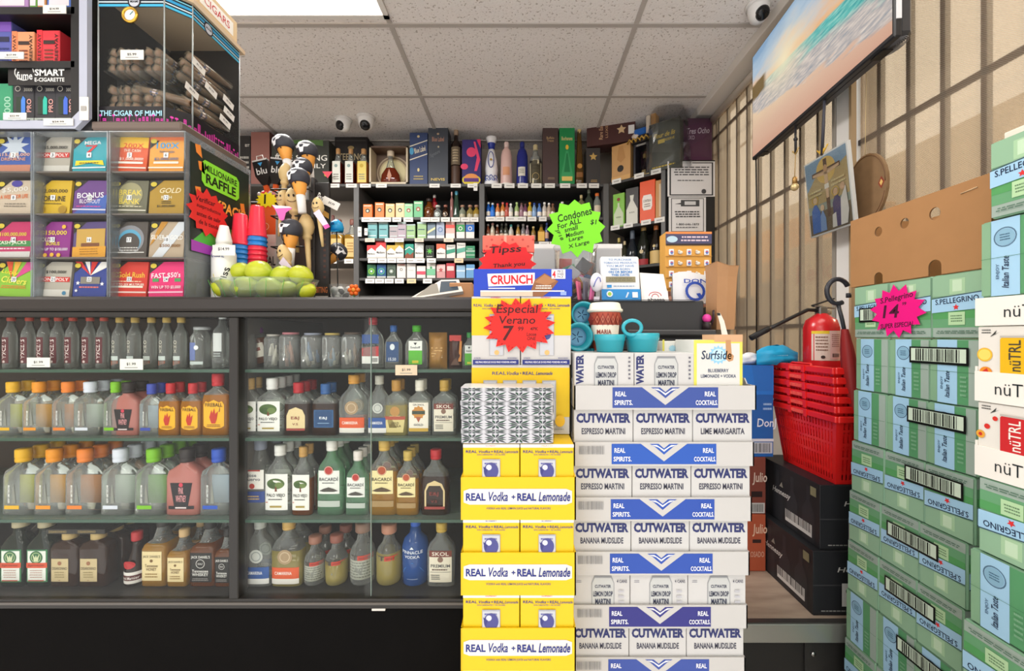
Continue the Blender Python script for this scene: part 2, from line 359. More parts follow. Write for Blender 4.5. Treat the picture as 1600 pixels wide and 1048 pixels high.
# ================================================ the glass display case
YF = 1.05                                         # its front plane
CT = CZ + .098                                    # counter top height
CX0, CX1 = -2.4, .105
t = thing('display_case', 'long black counter case with glass front and four shelves of liquor bottles', 'display case', (-.5, 1.3, 0))
FRM = C('#2c2a28', .4); FR2 = C('#5f5a55', .35)
MB().box((CX0, YF + .005, 0), (CX1, 1.55, CZ - .69), C('#0f0e0e', .7, spec=.05, noise=.2, scale=8), .004).obj('base_cabinet', t, True)
m = MB(); m.box((CX0, YF - .008, CZ - .69), (CX1, 1.55, CZ - .665), FRM, .002); m.box((CX0, YF - .011, CZ - .678), (CX1, YF - .006, CZ - .672), FR2); m.obj('bottom_rail', t, True)
m = MB(); m.box((CX0, YF - .02, CT - .035), (CX1, 1.56, CT), C('#332f2d', .4), .006); m.box((CX0, YF - .012, CT - .05), (CX1, YF + .02, CT - .036), FRM, .002); m.obj('worktop', t, True)
for x0, x1 in ((-.741, -.717), (-1.66, -1.63), (.06, .1)):
    MB().box((x0, YF - .008, CZ - .665), (x1, YF + .03, CT - .05), FRM, .002).obj('post', t, True)
MB().box((CX0, 1.5, CZ - .665), (CX1, 1.515, CT - .034), C('#4a3e37', .5, noise=.2, scale=3)).obj('back_panel', t, True)
MB().box((CX1 - .02, YF, CZ - .665), (CX1, 1.5, CT - .05), FRM).obj('end_panel', t, True)
MB().box((-.733, YF + .03, CZ - .665), (-.725, 1.5, CT - .05), C('#6a6560', .4)).obj('divider', t, True)
SHZ = [CZ - .0863, CZ - .264, CZ - .4756, CZ - .665]
SHG = glass('#bcd8c8', .15, .05, 1, .4); SHE = C('#3f5c4d', .2)
for z in SHZ[:3]:
    for x0, x1 in ((CX0, -.737), (-.72, CX1 - .02)):
        m = MB(); m.box((x0, YF + .02, z - .008), (x1, 1.49, z), SHG); m.box((x0, YF + .0185, z - .008), (x1, YF + .02, z - .0005), SHE); m.obj('glass_shelf', t, True)
PANE = glass('#fafcfa', .012, .02, .35, .02); PE = C('#8fa39a', .2)
for x0, x1, y in ((-1.6, -.741, YF), (-.717, -.385, YF + .006), (-.40, .02, YF)):
    m = MB(); m.rect(front(x0, y, CZ - .665), 0, 0, x1 - x0, CT - .05 - CZ + .665, PANE); m.box((x1 - .0015, y - .001, CZ - .665), (x1, y + .004, CT - .05), PE); m.obj('glass_pane', t, True)
TAG = C('#e2e0da', .5)
def pricetag(px, py, w, h, Y, parent, txt='$1.99', col='#e2e0da', tilt=0):
    a = P(px, py, Y); m = MB(); W, H = w / F * Y, h / F * Y; T = Matrix.Translation(a) @ Matrix.Rotation(tilt, 4, 'Y')
    m.box((-W / 2, -.0015, -H / 2), (W / 2, 0, H / 2), C(col), 0, T)
    if w > 17:
        fr = front(a.x, Y - .0015, a.z, .0005); m.text(fr, txt, 0, H * .02, W * .4, H * .28, C('#3a3a3a'), 1); m.rect(fr, -W * .28, -H * .33, W * .28, -H * .27, C('#8a8a88'), 1)
    else: m.rect(front(a.x, Y - .0015, a.z, .0012), -W * .3, -H * .1, W * .3, H * .1, C('#a9a5a0'), 1)
    return m.obj('price_tag', parent, True)
for px, py, w, h, c in ((61, 566, 36, 15, '#f4f2ec'), (206, 569, 36, 17, '#f4f2ec'), (635, 578, 34, 16, '#f0d2b4')): pricetag(px, py, w, h, YF + .014, t, '$1.99', c)
# ------------------------------------------------ bottles
KIND = {
 'flask': ([(0, .46, .2, 5), (.015, .5, .225, 5), (.58, .5, .225, 4.5), (.67, .45, .21, 4), (.735, .26, .18, 2.6), (.77, .17, .16, 2), (.88, .155, .155, 2)], .8, 1, .2),
 'pint': ([(0, .46, .22, 4), (.015, .5, .25, 4), (.55, .5, .25, 4), (.66, .42, .23, 3.4), (.76, .22, .19, 2.4), (.82, .17, .165, 2), (.9, .16, .16, 2)], .85, 1, .2),
 'mini': ([(0, .45, .45, 2), (.02, .5, .5, 2), (.6, .5, .5, 2), (.7, .42, .42, 2), (.8, .24, .24, 2), (.92, .21, .21, 2)], .88, 1, .27),
 'jar': ([(0, .45, .45, 2.6), (.03, .5, .5, 2.6), (.75, .5, .5, 2.6), (.85, .4, .4, 2), (.96, .38, .38, 2)], .92, 1, .4),
 'round': ([(0, .45, .45, 2), (.02, .5, .5, 2), (.58, .5, .5, 2), (.68, .42, .42, 2), (.76, .22, .22, 2), (.9, .17, .17, 2)], .86, 1, .19),
 'square': ([(0, .46, .46, 7), (.02, .5, .5, 7), (.56, .5, .5, 7), (.62, .46, .46, 5), (.67, .3, .3, 2.5), (.75, .25, .25, 2), (.84, .19, .19, 2), (.9, .18, .18, 2)], .85, 1, .22),
 'wide': ([(0, .47, .26, 6), (.02, .5, .28, 6), (.66, .5, .28, 6), (.74, .42, .24, 5), (.78, .24, .2, 3), (.8, .19, .19, 2), (.92, .18, .18, 2)], .8, .93, .22),
 'jager': ([(0, .47, .34, 6), (.02, .5, .37, 6), (.62, .5, .37, 6), (.72, .34, .3, 4), (.8, .22, .22, 2), (.92, .2, .2, 2)], .88, 1, .26),
 'squat': ([(0, .4, .4, 2), (.03, .48, .48, 2), (.08, .5, .5, 2), (.5, .5, .5, 2), (.6, .42, .42, 2), (.7, .24, .24, 2), (.8, .2, .2, 2), (.86, .2, .2, 2)], .84, 1, .3),
 'bell': ([(0, .48, .48, 2), (.04, .5, .5, 2), (.3, .48, .48, 2), (.52, .3, .3, 2), (.66, .2, .2, 2), (.9, .16, .16, 2)], .82, 1, .24),
 'tall': ([(0, .45, .45, 2), (.02, .5, .5, 2), (.7, .5, .5, 2), (.78, .2, .2, 2), (.95, .17, .17, 2)], .86, 1, .21),
 'obelisk': ([(0, .42, .42, 4), (.03, .5, .5, 4), (.15, .46, .46, 4), (.35, .4, .4, 4), (.78, .26, .26, 3), (.95, .2, .2, 2)], .8, 1, .24),
 'champ': ([(0, .46, .46, 2), (.03, .5, .5, 2), (.45, .5, .5, 2), (.62, .3, .3, 2), (.75, .2, .2, 2), (.98, .17, .17, 2)], .74, 1, .2),
 'decanter': ([(0, .44, .2, 2.4), (.05, .5, .25, 2.4), (.3, .44, .22, 2.4), (.5, .22, .15, 2), (.7, .12, .12, 2), (.85, .13, .13, 2)], .82, 1, .17),
 'cone': ([(0, .46, .46, 2), (.03, .5, .5, 2), (.25, .42, .42, 2), (.42, .4, .4, 2), (.7, .22, .22, 2), (.8, .2, .2, 2)], .8, 1, .34),
 'dome': ([(0, .48, .48, 2), (.02, .5, .5, 2), (.68, .46, .46, 2), (.8, .36, .36, 2), (.86, .2, .2, 2), (.9, .14, .14, 2)], .88, 1, .2),
}
CLR = glass('#f0f4f0', .07, .04, 1.3, .5)
def liq(h, d=.35): return glass(h, d, .04, 1.1, .3)
PROTO = {}
def re_short(d): return d.replace(' with ', ', ').replace('bottle', 'one').replace('flask', 'flask')
def make_bottle(kind, W, H, body, fillc, fill, cap, items, back=None, e=.0004, capm=None):
    """an Empty at the foot of the bottle with its body, cap, label and, where it shows through, back label"""
    S, c0, c1, cr = KIND[kind]
    t = thing('bottle', '', 'bottle')
    secs = [(z * H, a * W, b * W, ex) for z, a, b, ex in S]
    if fillc is not None:
        zf = fill * H; out = [secs[0] + (fillc,)]; done = False
        for a, b in zip(secs, secs[1:]):
            if not done and a[0] < zf <= b[0]:
                k = (zf - a[0]) / (b[0] - a[0]); out.append((zf,) + tuple(a[i] + (b[i] - a[i]) * k for i in (1, 2, 3)) + (body,)); done = True
            out.append(b)
        secs = out
    bd = MB().loft(secs, fillc or body, 20).obj('body', t)
    if cap:
        m = MB(); cm = capm or C(cap, .35); r = cr * W; z0, z1 = c0 * H, c1 * H
        if kind in ('flask', 'pint'): m.loft([(z0, r * .96, r * .96), (z0 + (z1 - z0) * .22, r, r), (z0 + (z1 - z0) * .25, r * .93, r * .93), (z0 + (z1 - z0) * .3, r * .93, r * .93), (z0 + (z1 - z0) * .33, r, r), (z1 - (z1 - z0) * .06, r, r), (z1, r * .86, r * .86)], cm, 18)
        else: m.loft([(z0, r * .9, r * .9), (z0 + (z1 - z0) * .1, r, r), (z1 - (z1 - z0) * .1, r, r), (z1, r * .8, r * .8)], cm, 16)
        m.obj('cork' if cap in ('#b98d5c', '#c9a06c', '#a36a4e') else 'cap', t)
    rx, ry, ex = S[1][1] * W, S[1][2] * W, S[1][3]
    if items:
        m = MB(); draw(m, Fr((0, 0, 0), (1, 0, 0), (0, 0, 1), e, (rx, ry, ex)), W, H, items, 1, .5, .45); m.obj('label', bd)
    if back:
        m = MB(); m.rect(Fr((0, ry * .86, 0), (1, 0, 0), (0, 0, 1)), -rx * .74, .12 * H, rx * .74, .56 * H, C(back, .6)); m.obj('back_label', bd)
    return t
def put(key, loc, label, group, *a, **k):
    """first bottle of its kind is built, the next ones copy it part by part"""
    if key in PROTO: return dup(PROTO[key], loc, label, group)
    t = make_bottle(*a, **k); t.location = loc; t['label'] = label
    if group: t['group'] = group
    PROTO[key] = t
    return t
def na(c, tx='#f2f2ee'): return [('r', .14, .1, .62, .155, c), ('p', [(.4, .19), (.42, .42), (.455, .5), (.47, .42), (.52, .19)], '#8d8f86'), ('t', 'NEW AMSTERDAM', .3, .33, .27, .07, tx, math.pi / 2)]
def pack(bg, x0, y0, x1, y1, *more): return [('r', x0, y0, x1, y1, bg)] + list(more)
D = {
 'sv': pack('#5d1f26', .22, .1, .78, .58, ('t', 'SVEDKA', .5, .36, .36, .3, '#efe6e2', -math.pi / 2), ('d', .5, .13, .1, '#d9c9c5')),
 'kho': [('t', 'O\nH\nX', .42, .42, .26, .24, '#c9c4b4'), ('r', .2, .16, .75, .24, '#c9d3cf'), ('p', [(.2, .06), (.2, .15), (.75, .15), (.75, .1)], '#a2583c')],
 'silver': [('r', .15, .1, .85, .17, '#cdd8d6'), ('r', .1, .2, .5, .62, '#6b7bb0'), ('d', .55, .5, .12, '#e8ecec')],
 'plain': [('r', .3, .3, .75, .62, '#d5dad8'), ('x', .32, .2, .72, .28, 2, '#b9c0bd')],
 'pink': [('p', [(.18, .5), (.82, .5), (.7, .14), (.3, .14)], '#1f1b20'), ('r', .13, .1, .87, .15, '#1f1b20'), ('t', 'PINK\nWHITNEY', .5, .32, .3, .22, '#e9a3a6'), ('d', .5, .47, .06, '#d23f55'), ('r', .34, .112, .66, .135, '#ddd0d0')],
 'fire': [('p', [(.12, .16), (.12, .5), (.2, .56), (.3, .54), (.5, .58), (.7, .54), (.8, .56), (.88, .5), (.88, .16), (.78, .13), (.5, .11), (.22, .13)], '#f3b41f'), ('t', 'FIREBALL', .5, .5, .64, .06, '#2a1a10'), ('p', [(.42, .2), (.34, .3), (.42, .42), (.46, .36), (.52, .45), (.56, .35), (.66, .4), (.62, .28), (.56, .2)], '#c3331f'), ('x', .22, .14, .78, .19, 2, '#7a4a12')],
 'jager': pack('#2f7a4a', .1, .08, .92, .58, ('r', .15, .1, .87, .56, '#e9ece4'), ('d', .5, .46, .26, '#2f6a3e', .26), ('o', .5, .46, .2, .03, '#a8c08a'), ('p', [(.42, .4), (.36, .52), (.46, .46), (.5, .5), (.54, .46), (.64, .52), (.58, .4)], '#d5dcb0'), ('r', .1, .3, .92, .38, '#d8502c'), ('t', 'Jägermeister', .5, .34, .66, .045, '#8e2c14'), ('x', .25, .14, .76, .28, 4, '#c9a9a0'), ('r', .2, .1, .82, .115, '#b5382a')),
 'dis': pack('#c9b68a', .12, .1, .72, .5, ('t', 'DISARONNO', .42, .33, .52, .05, '#4a3a24'), ('d', .42, .42, .07, '#9c6a4a'), ('x', .24, .16, .6, .28, 3, '#a08e62'), ('r', .4, .12, .44, .13, '#8a3a2a')),
 'gm': [('d', .5, .42, .3, '#b5262b', .2), ('r', .04, .06, .96, .28, '#e8e4de'), ('r', .04, .12, .96, .22, '#5a2320'), ('t', 'Grand Marnier', .5, .17, .84, .055, '#f0e8e2')],
 'jdh': pack('#e6d3a0', .08, .1, .86, .54, ('t', "JACK DANIEL'S", .47, .46, .68, .05, '#4a3418'), ('t', 'Tennessee\nHONEY', .47, .3, .5, .1, '#6a4a1e'), ('d', .47, .4, .06, '#7a5a2a'), ('x', .2, .14, .74, .22, 2, '#a3854e')),
 'jdb': pack('#1c1a19', .06, .08, .9, .54, ('t', "JACK DANIEL'S", .48, .47, .72, .055, '#e8e6e0'), ('o', .48, .37, .17, .02, '#d8d6d0'), ('t', 'Old No.7', .48, .37, .2, .03, '#d8d6d0'), ('t', 'Tennessee\nWHISKEY', .48, .23, .62, .1, '#e8e6e0'), ('x', .14, .1, .82, .15, 2, '#9a9894')),
 'palo': pack('#f0f0ea', .06, .08, .9, .6, ('d', .47, .46, .33, '#4f6a34', .2), ('d', .36, .44, .18, '#3f5a2a', .12), ('d', .6, .44, .16, '#6d8446', .11), ('p', [(.44, .35), (.46, .42), (.5, .42), (.53, .35)], '#7a3f2a'), ('t', 'PALO VIEJO', .48, .29, .68, .06, '#3c3c3a'), ('x', .2, .22, .76, .25, 1, '#3c3c3a'), ('r', .26, .12, .7, .145, '#a8923c'), ('r', .1, .19, .18, .2, '#c94a2c')),
 'ejr': [('p', [(.14, .14), (.14, .38), (.24, .49), (.5, .54), (.76, .49), (.86, .38), (.86, .14)], '#e4cf9c'), ('t', 'E&J', .48, .33, .32, .07, '#8c3a34'), ('t', 'V.S', .48, .22, .22, .04, '#8c3a34'), ('r', .14, .1, .86, .14, '#a3423a')],
 'ejb': pack('#2a5a8c', .12, .16, .9, .5, ('r', .17, .18, .85, .48, '#1d4674'), ('t', 'E&J', .5, .34, .3, .06, '#e6eef4'), ('r', .28, .24, .74, .25, '#9cc0de')),
 'camo': [('d', .5, .46, .24, '#a88f6e', .24), ('o', .5, .46, .17, .03, '#c9b596'), ('r', .06, .12, .94, .3, '#dc5a2c'), ('r', .06, .05, .94, .13, '#e9e6de'), ('t', 'CAMARENA', .45, .215, .56, .05, '#f6ece2')],
 'camb': [('d', .5, .46, .24, '#c9ccc6', .24), ('o', .5, .46, .17, .03, '#8d9694'), ('r', .06, .12, .94, .3, '#2d569c'), ('r', .06, .05, .94, .13, '#e9e9e6'), ('t', 'CAMARENA', .45, .215, .56, .05, '#f0f2f6')],
 'mont': [('p', [(.16, .06), (.1, .3), (.3, .36), (.7, .36), (.9, .3), (.84, .06)], '#d8c98a'), ('d', .5, .44, .2, '#b98a4c', .2), ('r', .08, .29, .92, .35, '#b0503c'), ('t', 'GOLD\nTEQUILA', .5, .2, .5, .1, '#5a4a24')],
 'gir': pack('#efe9da', .08, .08, .92, .6, ('t', 'GRONOL', .5, .56, .5, .035, '#3a3a36'), ('s', .5, .42, .3, .24, 10, '#c98a3c'), ('r', .22, .39, .78, .45, '#3c4a3c'), ('p', [(.38, .34), (.5, .24), (.62, .34)], '#a85a3c'), ('t', 'GOLD', .5, .2, .4, .04, '#4a5058'), ('r', .08, .08, .92, .14, '#cba53c')),
 'skol': pack('#ece5d2', .1, .08, .9, .58, ('r', .1, .48, .9, .58, '#7a3a30'), ('t', 'SKOL', .5, .53, .6, .06, '#f0e8da'), ('d', .5, .44, .1, '#8a6a5a'), ('t', 'PREMIUM', .5, .34, .68, .05, '#5a5a5c'), ('x', .2, .26, .8, .3, 1, '#5a3a30'), ('r', .14, .24, .86, .246, '#8a8a84'), ('x', .16, .12, .5, .21, 3, '#6a6a66')),
 'cuervo': [('r', .08, .36, .92, .62, '#ece9e2'), ('t', 'Jose\nCuervo', .5, .52, .6, .1, '#2a3448'), ('r', .2, .6, .8, .62, '#b5423a'), ('d', .5, .4, .1, '#b5382f'), ('r', .05, .18, .95, .33, '#2b4488'), ('x', .2, .21, .8, .28, 2, '#c9a85a')],
 'bac': pack('#e9ebe6', .1, .29, .88, .6, ('d', .49, .6, .17, '#b5322c'), ('o', .49, .6, .16, .02, '#e3c7b4'), ('t', 'BACARDÍ', .49, .49, .7, .055, '#20242a'), ('x', .25, .42, .74, .45, 1, '#6a6a68'), ('p', [(.14, .33), (.3, .36), (.49, .38), (.68, .36), (.84, .33), (.68, .32), (.3, .32)], '#4a4640'), ('r', .08, .12, .9, .2, '#b9c2ba')),
 'bacg': pack('#efe2a8', .1, .29, .88, .6, ('d', .49, .6, .17, '#b5502c'), ('o', .49, .6, .16, .02, '#e3c7a4'), ('t', 'BACARDÍ', .49, .49, .7, .055, '#30241a'), ('x', .25, .42, .74, .45, 1, '#7a6a48'), ('p', [(.14, .33), (.3, .36), (.49, .38), (.68, .36), (.84, .33), (.68, .32), (.3, .32)], '#5a4630'), ('r', .08, .12, .9, .2, '#a88a5a')),
 'esp': [('r', .03, .12, .97, .46, '#d5d0bc'), ('x', .06, .14, .94, .42, 6, '#7d7a6c'), ('p', [(.25, .2), (.4, .34), (.5, .28), (.7, .4), (.62, .2), (.45, .24)], '#8f8c7c'), ('r', .03, .44, .97, .52, '#4a423c'), ('r', .46, .44, .97, .52, '#c5402f'), ('t', 'ESPOLÒN', .7, .48, .36, .035, '#3a2018')],
 'pin': [('t', 'PINNACLE', .48, .53, .76, .05, '#dfe9f6'), ('t', 'VODKA', .48, .46, .56, .045, '#dfe9f6'), ('p', [(.12, .2), (.2, .28), (.5, .38), (.8, .28), (.9, .2)], '#3c86d8'), ('p', [(.4, .58), (.48, .62), (.56, .58)], '#e9f0f8'), ('r', .3, .12, .7, .125, '#b9cae6')],
 'barck': [('r', .06, .48, .84, .66, '#33518f'), ('t', 'BARCK', .46, .46, .72, .07, '#1d2226'), ('p', [(.06, .24), (.06, .4), (.84, .44), (.84, .24)], '#c23a3c'), ('r', .06, .1, .84, .24, '#e6e6e2'), ('b', .5, .13, .8, .21)],
 'blu': [('r', .14, .16, .86, .62, '#2f4d7a'), ('d', .5, .5, .14, '#dfe6ea', .18), ('t', '15.50', .5, .22, .44, .07, '#e0e8f0')],
 'grn': [('r', .2, .42, .8, .64, '#eef0ea'), ('r', .2, .1, .8, .42, '#5cb936'), ('t', 'Svaloff', .5, .49, .44, .05, '#26302a'), ('p', [(.42, .6), (.5, .54), (.58, .6)], '#2a2a2a'), ('r', .36, .13, .64, .19, '#d9d23c')],
 'min1': [('r', .2, .2, .8, .5, '#d9d4c4')], 'min2': [('r', .15, .15, .85, .48, '#e8e2d4'), ('r', .3, .3, .7, .38, '#8a4a3a')],
}
AMB = liq('#8a4a18', .4); BRN = liq('#3c2010', .55); GLD = liq('#d9a03c', .35); FIR = liq('#c98018', .45); PNK = liq('#d98a80', .6); JGR = liq('#16241a', .75); GRN = liq('#9ed6ae', .2); BLU = liq('#2f62b4', .55); YEL = liq('#d8c878', .3); DRK = liq('#2a1812', .7)
PIX = lambda w, Y: w / F * Y
def rowbottle(kind, px, w, pt, shelf, body, fillc, fill, cap, key, n, desc, bay, back=None, Y=1.092, group=None):
    z = SHZ[shelf]; W = PIX(w, Y); H = CZ + (VY - pt) / F * Y - z; ry = KIND[kind][0][1][2] * W
    for k in range(n):
        y = Y + ry + k * (2 * ry + .004)
        lab = '%s, %s shelf, %s bay' % (desc, ['top', 'second', 'third', 'bottom'][shelf], bay)
        if k: lab = '%s place behind the %s, %s shelf, %s bay' % (['second', 'third', 'fourth', 'fifth'][k - 1], re_short(desc), ['top', 'second', 'third', 'bottom'][shelf], bay)
        put((kind, w, pt, shelf, body.name, fillc and fillc.name, cap, key), (xx(px, Y), y, z), lab, group or ('bottles on the %s shelf of the %s bay' % (['top', 'second', 'third', 'bottom'][shelf], bay)), kind, W, H, body, fillc, fill, cap, D.get(key) if isinstance(key, str) else key, back)
for i, px in enumerate((6, 35, 60, 81, 104, 131, 153)):
    rowbottle('mini', px, 19, 491, 0, CLR, None, 0, '#b5402f', 'sv', 1, '%s red-capped miniature from the left' % ORD[i], 'left')
for i, px in enumerate((178, 202, 228, 252, 275)):
    rowbottle('mini', px, 20, 494, 0, CLR, None, 0, '#c9a95a', 'kho', 1, '%s gold-capped clear miniature from the left' % ORD[i], 'left')
rowbottle('jar', 305, 29, 510, 0, CLR, None, 0, '#b9bcbc', 'silver', 1, 'small clear bottle with silver cap', 'left')
rowbottle('round', 338, 28, 486, 0, CLR, None, 0, '#dcdfdc', 'plain', 1, 'tall clear bottle with white cap', 'left')
fl = [(10, 40, 'yellow', '#f0b81e', 2), (51, 41, 'amber-orange', '#f39a1c', 2), (97, 40, 'orange', '#f0842a', 2), (132, 42, 'white', '#dfe5f2', 3), (174, 32, 'lime green', '#7dc21e', 2)]
def naf(px, w, pt, shelf, cn, cc, n, back):
    key = 'na' + cc; D[key] = na(cc); rowbottle('flask', px, w, pt, shelf, CLR, None, 0, cc, key, n, 'clear flask with %s cap' % cn, 'left', back)
BK = {'yellow': '#b3b04c', 'amber-orange': '#d0912a', 'orange': '#b8743a', 'white': '#aeb8ae', 'lime green': '#6f9c4c', 'blue': '#9fb0c4'}
for px, w, cn, cc, n in fl: naf(px, w, 597, 1, cn, cc, n, BK[cn])
rowbottle('flask', 192, 44, 598, 1, PNK, None, 0, '#2a2223', 'pink', 2, 'pink flask with black cap', 'left')
naf(231, 33, 600, 1, 'blue', '#3c4fb0', 2, BK['blue'])
for px, w, pt, dsc in ((261, 33, 599, 'small amber flask beside the blue-capped flask'), (296, 33, 599, 'small amber flask beside the large amber flask'), (334, 42, 584, 'large amber flask with red cap and yellow label')):
    rowbottle('flask', px, w, pt, 1, CLR, FIR, .66, '#c5262f', 'fire', 2 if w < 40 else 1, dsc, 'left')
for px, cn, cc, n in ((24, 'yellow', '#f0b81e', 3), (73, 'amber-orange', '#f39a1c', 3), (122, 'orange', '#f0842a', 3), (178, 'white', '#dfe5f2', 4), (231, 'lime green', '#7dc21e', 4), (334, 'blue', '#2a56c0', 1)):
    naf(px, 49, 703, 2, cn, cc, n, BK[cn])
rowbottle('flask', 283, 54, 703, 2, PNK, None, 0, '#2a2223', 'pink', 2, 'pink flask with black cap', 'left')
for px, dsc in ((16, 'dark green square bottle at the left edge'), (57, 'dark green square bottle next to brown bottles')):
    rowbottle('jager', px, 39, 816, 3, JGR, None, 0, '#b9ad8c', 'jager', 2, dsc, 'left')
for px, dsc in ((97, 'brown bottle with tan label beside green bottle'), (142, 'brown bottle with tan label beside dark slim bottle')):
    rowbottle('wide', px, 45, 828, 3, BRN, None, 0, '#b9a06a', 'dis', 3, dsc, 'left')
    Y = 1.105; a = xx(px, Y); z = SHZ[3] + (CZ + (VY - 828) / F * 1.092 - SHZ[3]) * .93
    m = MB().box((a - .028, 1.092, z), (a + .05, 1.24, z + .013), C('#23201e', .4), .001); draw(m, front(a - .028, 1.092, z), .078, .013, [('t', 'DISARONNO', .4, .5, .6, .5, '#a8915c')]); m.thing('flat_box', 'flat black box lying on the caps of the brown bottles, ' + ('nearer the green bottles' if px < 100 else 'nearer the slim dark bottle'), 'box')
rowbottle('bell', 200, 31, 836, 3, DRK, None, 0, '#b02a30', 'gm', 1, 'dark bell-shaped bottle with red cap and red seal', 'left')
rowbottle('square', 238, 40, 814, 3, CLR, GLD, .64, '#2a2523', 'jdh', 2, 'large honey-coloured square bottle', 'left')
rowbottle('square', 275, 33, 832, 3, CLR, GLD, .64, '#c9a878', 'jdh', 2, 'small honey-coloured square bottle', 'left')
rowbottle('square', 314, 41, 818, 3, CLR, AMB, .66, '#1f1c1b', 'jdb', 2, 'large square whiskey bottle with black label', 'left')
rowbottle('square', 347, 27, 830, 3, CLR, AMB, .66, '#1f1c1b', 'jdb', 1, 'small square whiskey bottle with black label', 'left')
# right bay, top shelf
rowbottle('jar', 381, 22, 519, 0, CLR, None, 0, None, 'min1', 1, 'empty-looking clear bottle without a cap', 'right')
t = make_bottle('round', .05, .115, CLR, AMB, .6, '#c9a06c', D['min2']); t.location = (xx(412, 1.14), 1.15, SHZ[0] + .012); t.rotation_euler = (0, -.28, 0)
t['label'] = 'small brown bottle with purple foil leaning among the jars, top shelf'
m = MB().loft([(.08, .012, .012), (.085, .016, .016), (.1, .017, .016), (.112, .012, .012)], C('#7a2a86', .3), 10); m.obj('foil_wrap', t)
JP = [(420, 24, 522, '#c9c4bc', '#e6dfd0', 'white-topped plastic jar of miniatures'), (446, 30, 519, '#d98a94', '#b07a60', 'pink-topped plastic jar of miniatures'), (481, 32, 520, '#a9b0c4', '#5a7aa0', 'grey-topped plastic jar with blue miniatures'), (513, 28, 520, '#d9c06a', '#8aa0b4', 'yellow-topped plastic jar of miniatures'), (545, 32, 519, '#6a5a50', '#7a4a30', 'brown-topped plastic jar of dark miniatures')]
for px, w, pt, cc, ic, dsc in JP:
    Y = 1.1; W = PIX(w, Y); z = SHZ[0]; H = zz(pt, Y) - z; t = thing('plastic_jar', dsc + ' on the case top shelf', 'jar', (xx(px, Y), Y + W / 2, z), 'jars on the top shelf of the right bay')
    MB().loft([(0, .45 * W, .45 * W, 3), (.002, .5 * W, .5 * W, 3), (H * .85, .5 * W, .5 * W, 3), (H * .94, .44 * W, .44 * W, 2.4)], glass('#f0f2f0', .12, .05, 1.3, .4)).obj('body', t)
    MB().loft([(H * .92, .4 * W, .4 * W), (H, .4 * W, .4 * W)], C(cc, .4)).obj('lid', t)
    m = MB()
    for k in range(7): a = RN.uniform(-.25, .25) * W; b = RN.uniform(-.25, .25) * W; zt = RN.uniform(.02, .4) * H; m.loft([(zt, .09 * W, .09 * W), (zt + .2 * H, .09 * W, .09 * W), (zt + .28 * H, .04 * W, .04 * W), (zt + .36 * H, .04 * W, .04 * W)], C(RN.choice((ic, '#d9d2c4', '#8a6a4a', ic)), .3), 8, (a, b, 0), Matrix.Rotation(RN.uniform(-.25, .25), 4, 'Y'))
    o = m.obj('miniatures', t); o['kind'] = 'stuff'
rowbottle('pint', 580, 34, 495, 0, CLR, None, 0, '#b5343c', 'barck', 1, 'clear bottle with red cap and red-blue label', 'right')
rowbottle('pint', 613, 27, 508, 0, CLR, None, 0, '#2f62a8', 'blu', 1, 'clear bottle with blue cap and blue label', 'right')
rowbottle('pint', 649, 35, 508, 0, CLR, None, 0, '#4cb02c', 'grn', 1, 'clear bottle with green cap and green label', 'right')
rowbottle('pint', 733, 22, 519, 0, CLR, None, 0, '#3c9a4c', 'grn', 1, 'green-capped bottle beside the red snack packet', 'right')
def pouch(name, label, cat, px, w, pt, pbm, Y, col, items, z=None, d=.02, group=None, rough=.3):
    W = PIX(w, Y); z = zz(pbm, Y) if z is None else z; H = zz(pt, Y) - z; m = MB(); N = 9
    vs_, fs = [], []
    for sgn in (-1, 1):
        for j in range(N):
            for i in range(N):
                u, v = i / (N - 1), j / (N - 1); b = ((math.sin(math.pi * u) * math.sin(math.pi * v)) ** .5 if 0 < i < N - 1 and 0 < j < N - 1 else 0) * RN.uniform(.62, 1.15)
                hh = H * ((.55 + .5 * math.sin(math.pi * (u * .8 + .12)) + RN.uniform(-.06, .06)) if name == 'chip_bag' else 1)
                vs_.append(((u - .5) * W * (1 - .06 * b), sgn * d * b * (1 + .2 * RN.random()) , v * hh))
    for j in range(N - 1):
        for i in range(N - 1):
            q = [j * N + i, j * N + i + 1, (j + 1) * N + i + 1, (j + 1) * N + i]; fs.append(q); fs.append([N * N + k for k in q[::-1]])
    m.add([V(v) + V((xx(px, Y), Y + d, z)) for v in vs_], fs, C(col, rough), True)
    draw(m, Fr((xx(px, Y) - W / 2, Y + d, z), (1, 0, 0), (0, 0, 1), .0005), W, H, items, (d * .75) / .0005)
    return m.thing(name, label, cat, group)
pouch('snack_bag', 'amber cellophane bag of snacks beside the red packet, case top shelf', 'snack', 682, 29, 519, 577, 1.1, '#a87a3c', [('x', .2, .3, .8, .6, 4, '#d9b070'), ('t', 'WISE', .6, .35, .4, .12, '#e6dcc4')], SHZ[0])
pouch('snack_bag', 'dark red snack packet right of the amber bag, case top shelf', 'snack', 711, 23, 522, 577, 1.1, '#4a2a22', [('r', .1, .8, .9, .97, '#c5403c'), ('p', [(.7, .2), (.9, .2), (.95, .8), (.8, .8)], '#d98a3c'), ('p', [(.2, .1), (.5, .35), (.8, .1)], '#6a4a3a')], SHZ[0])
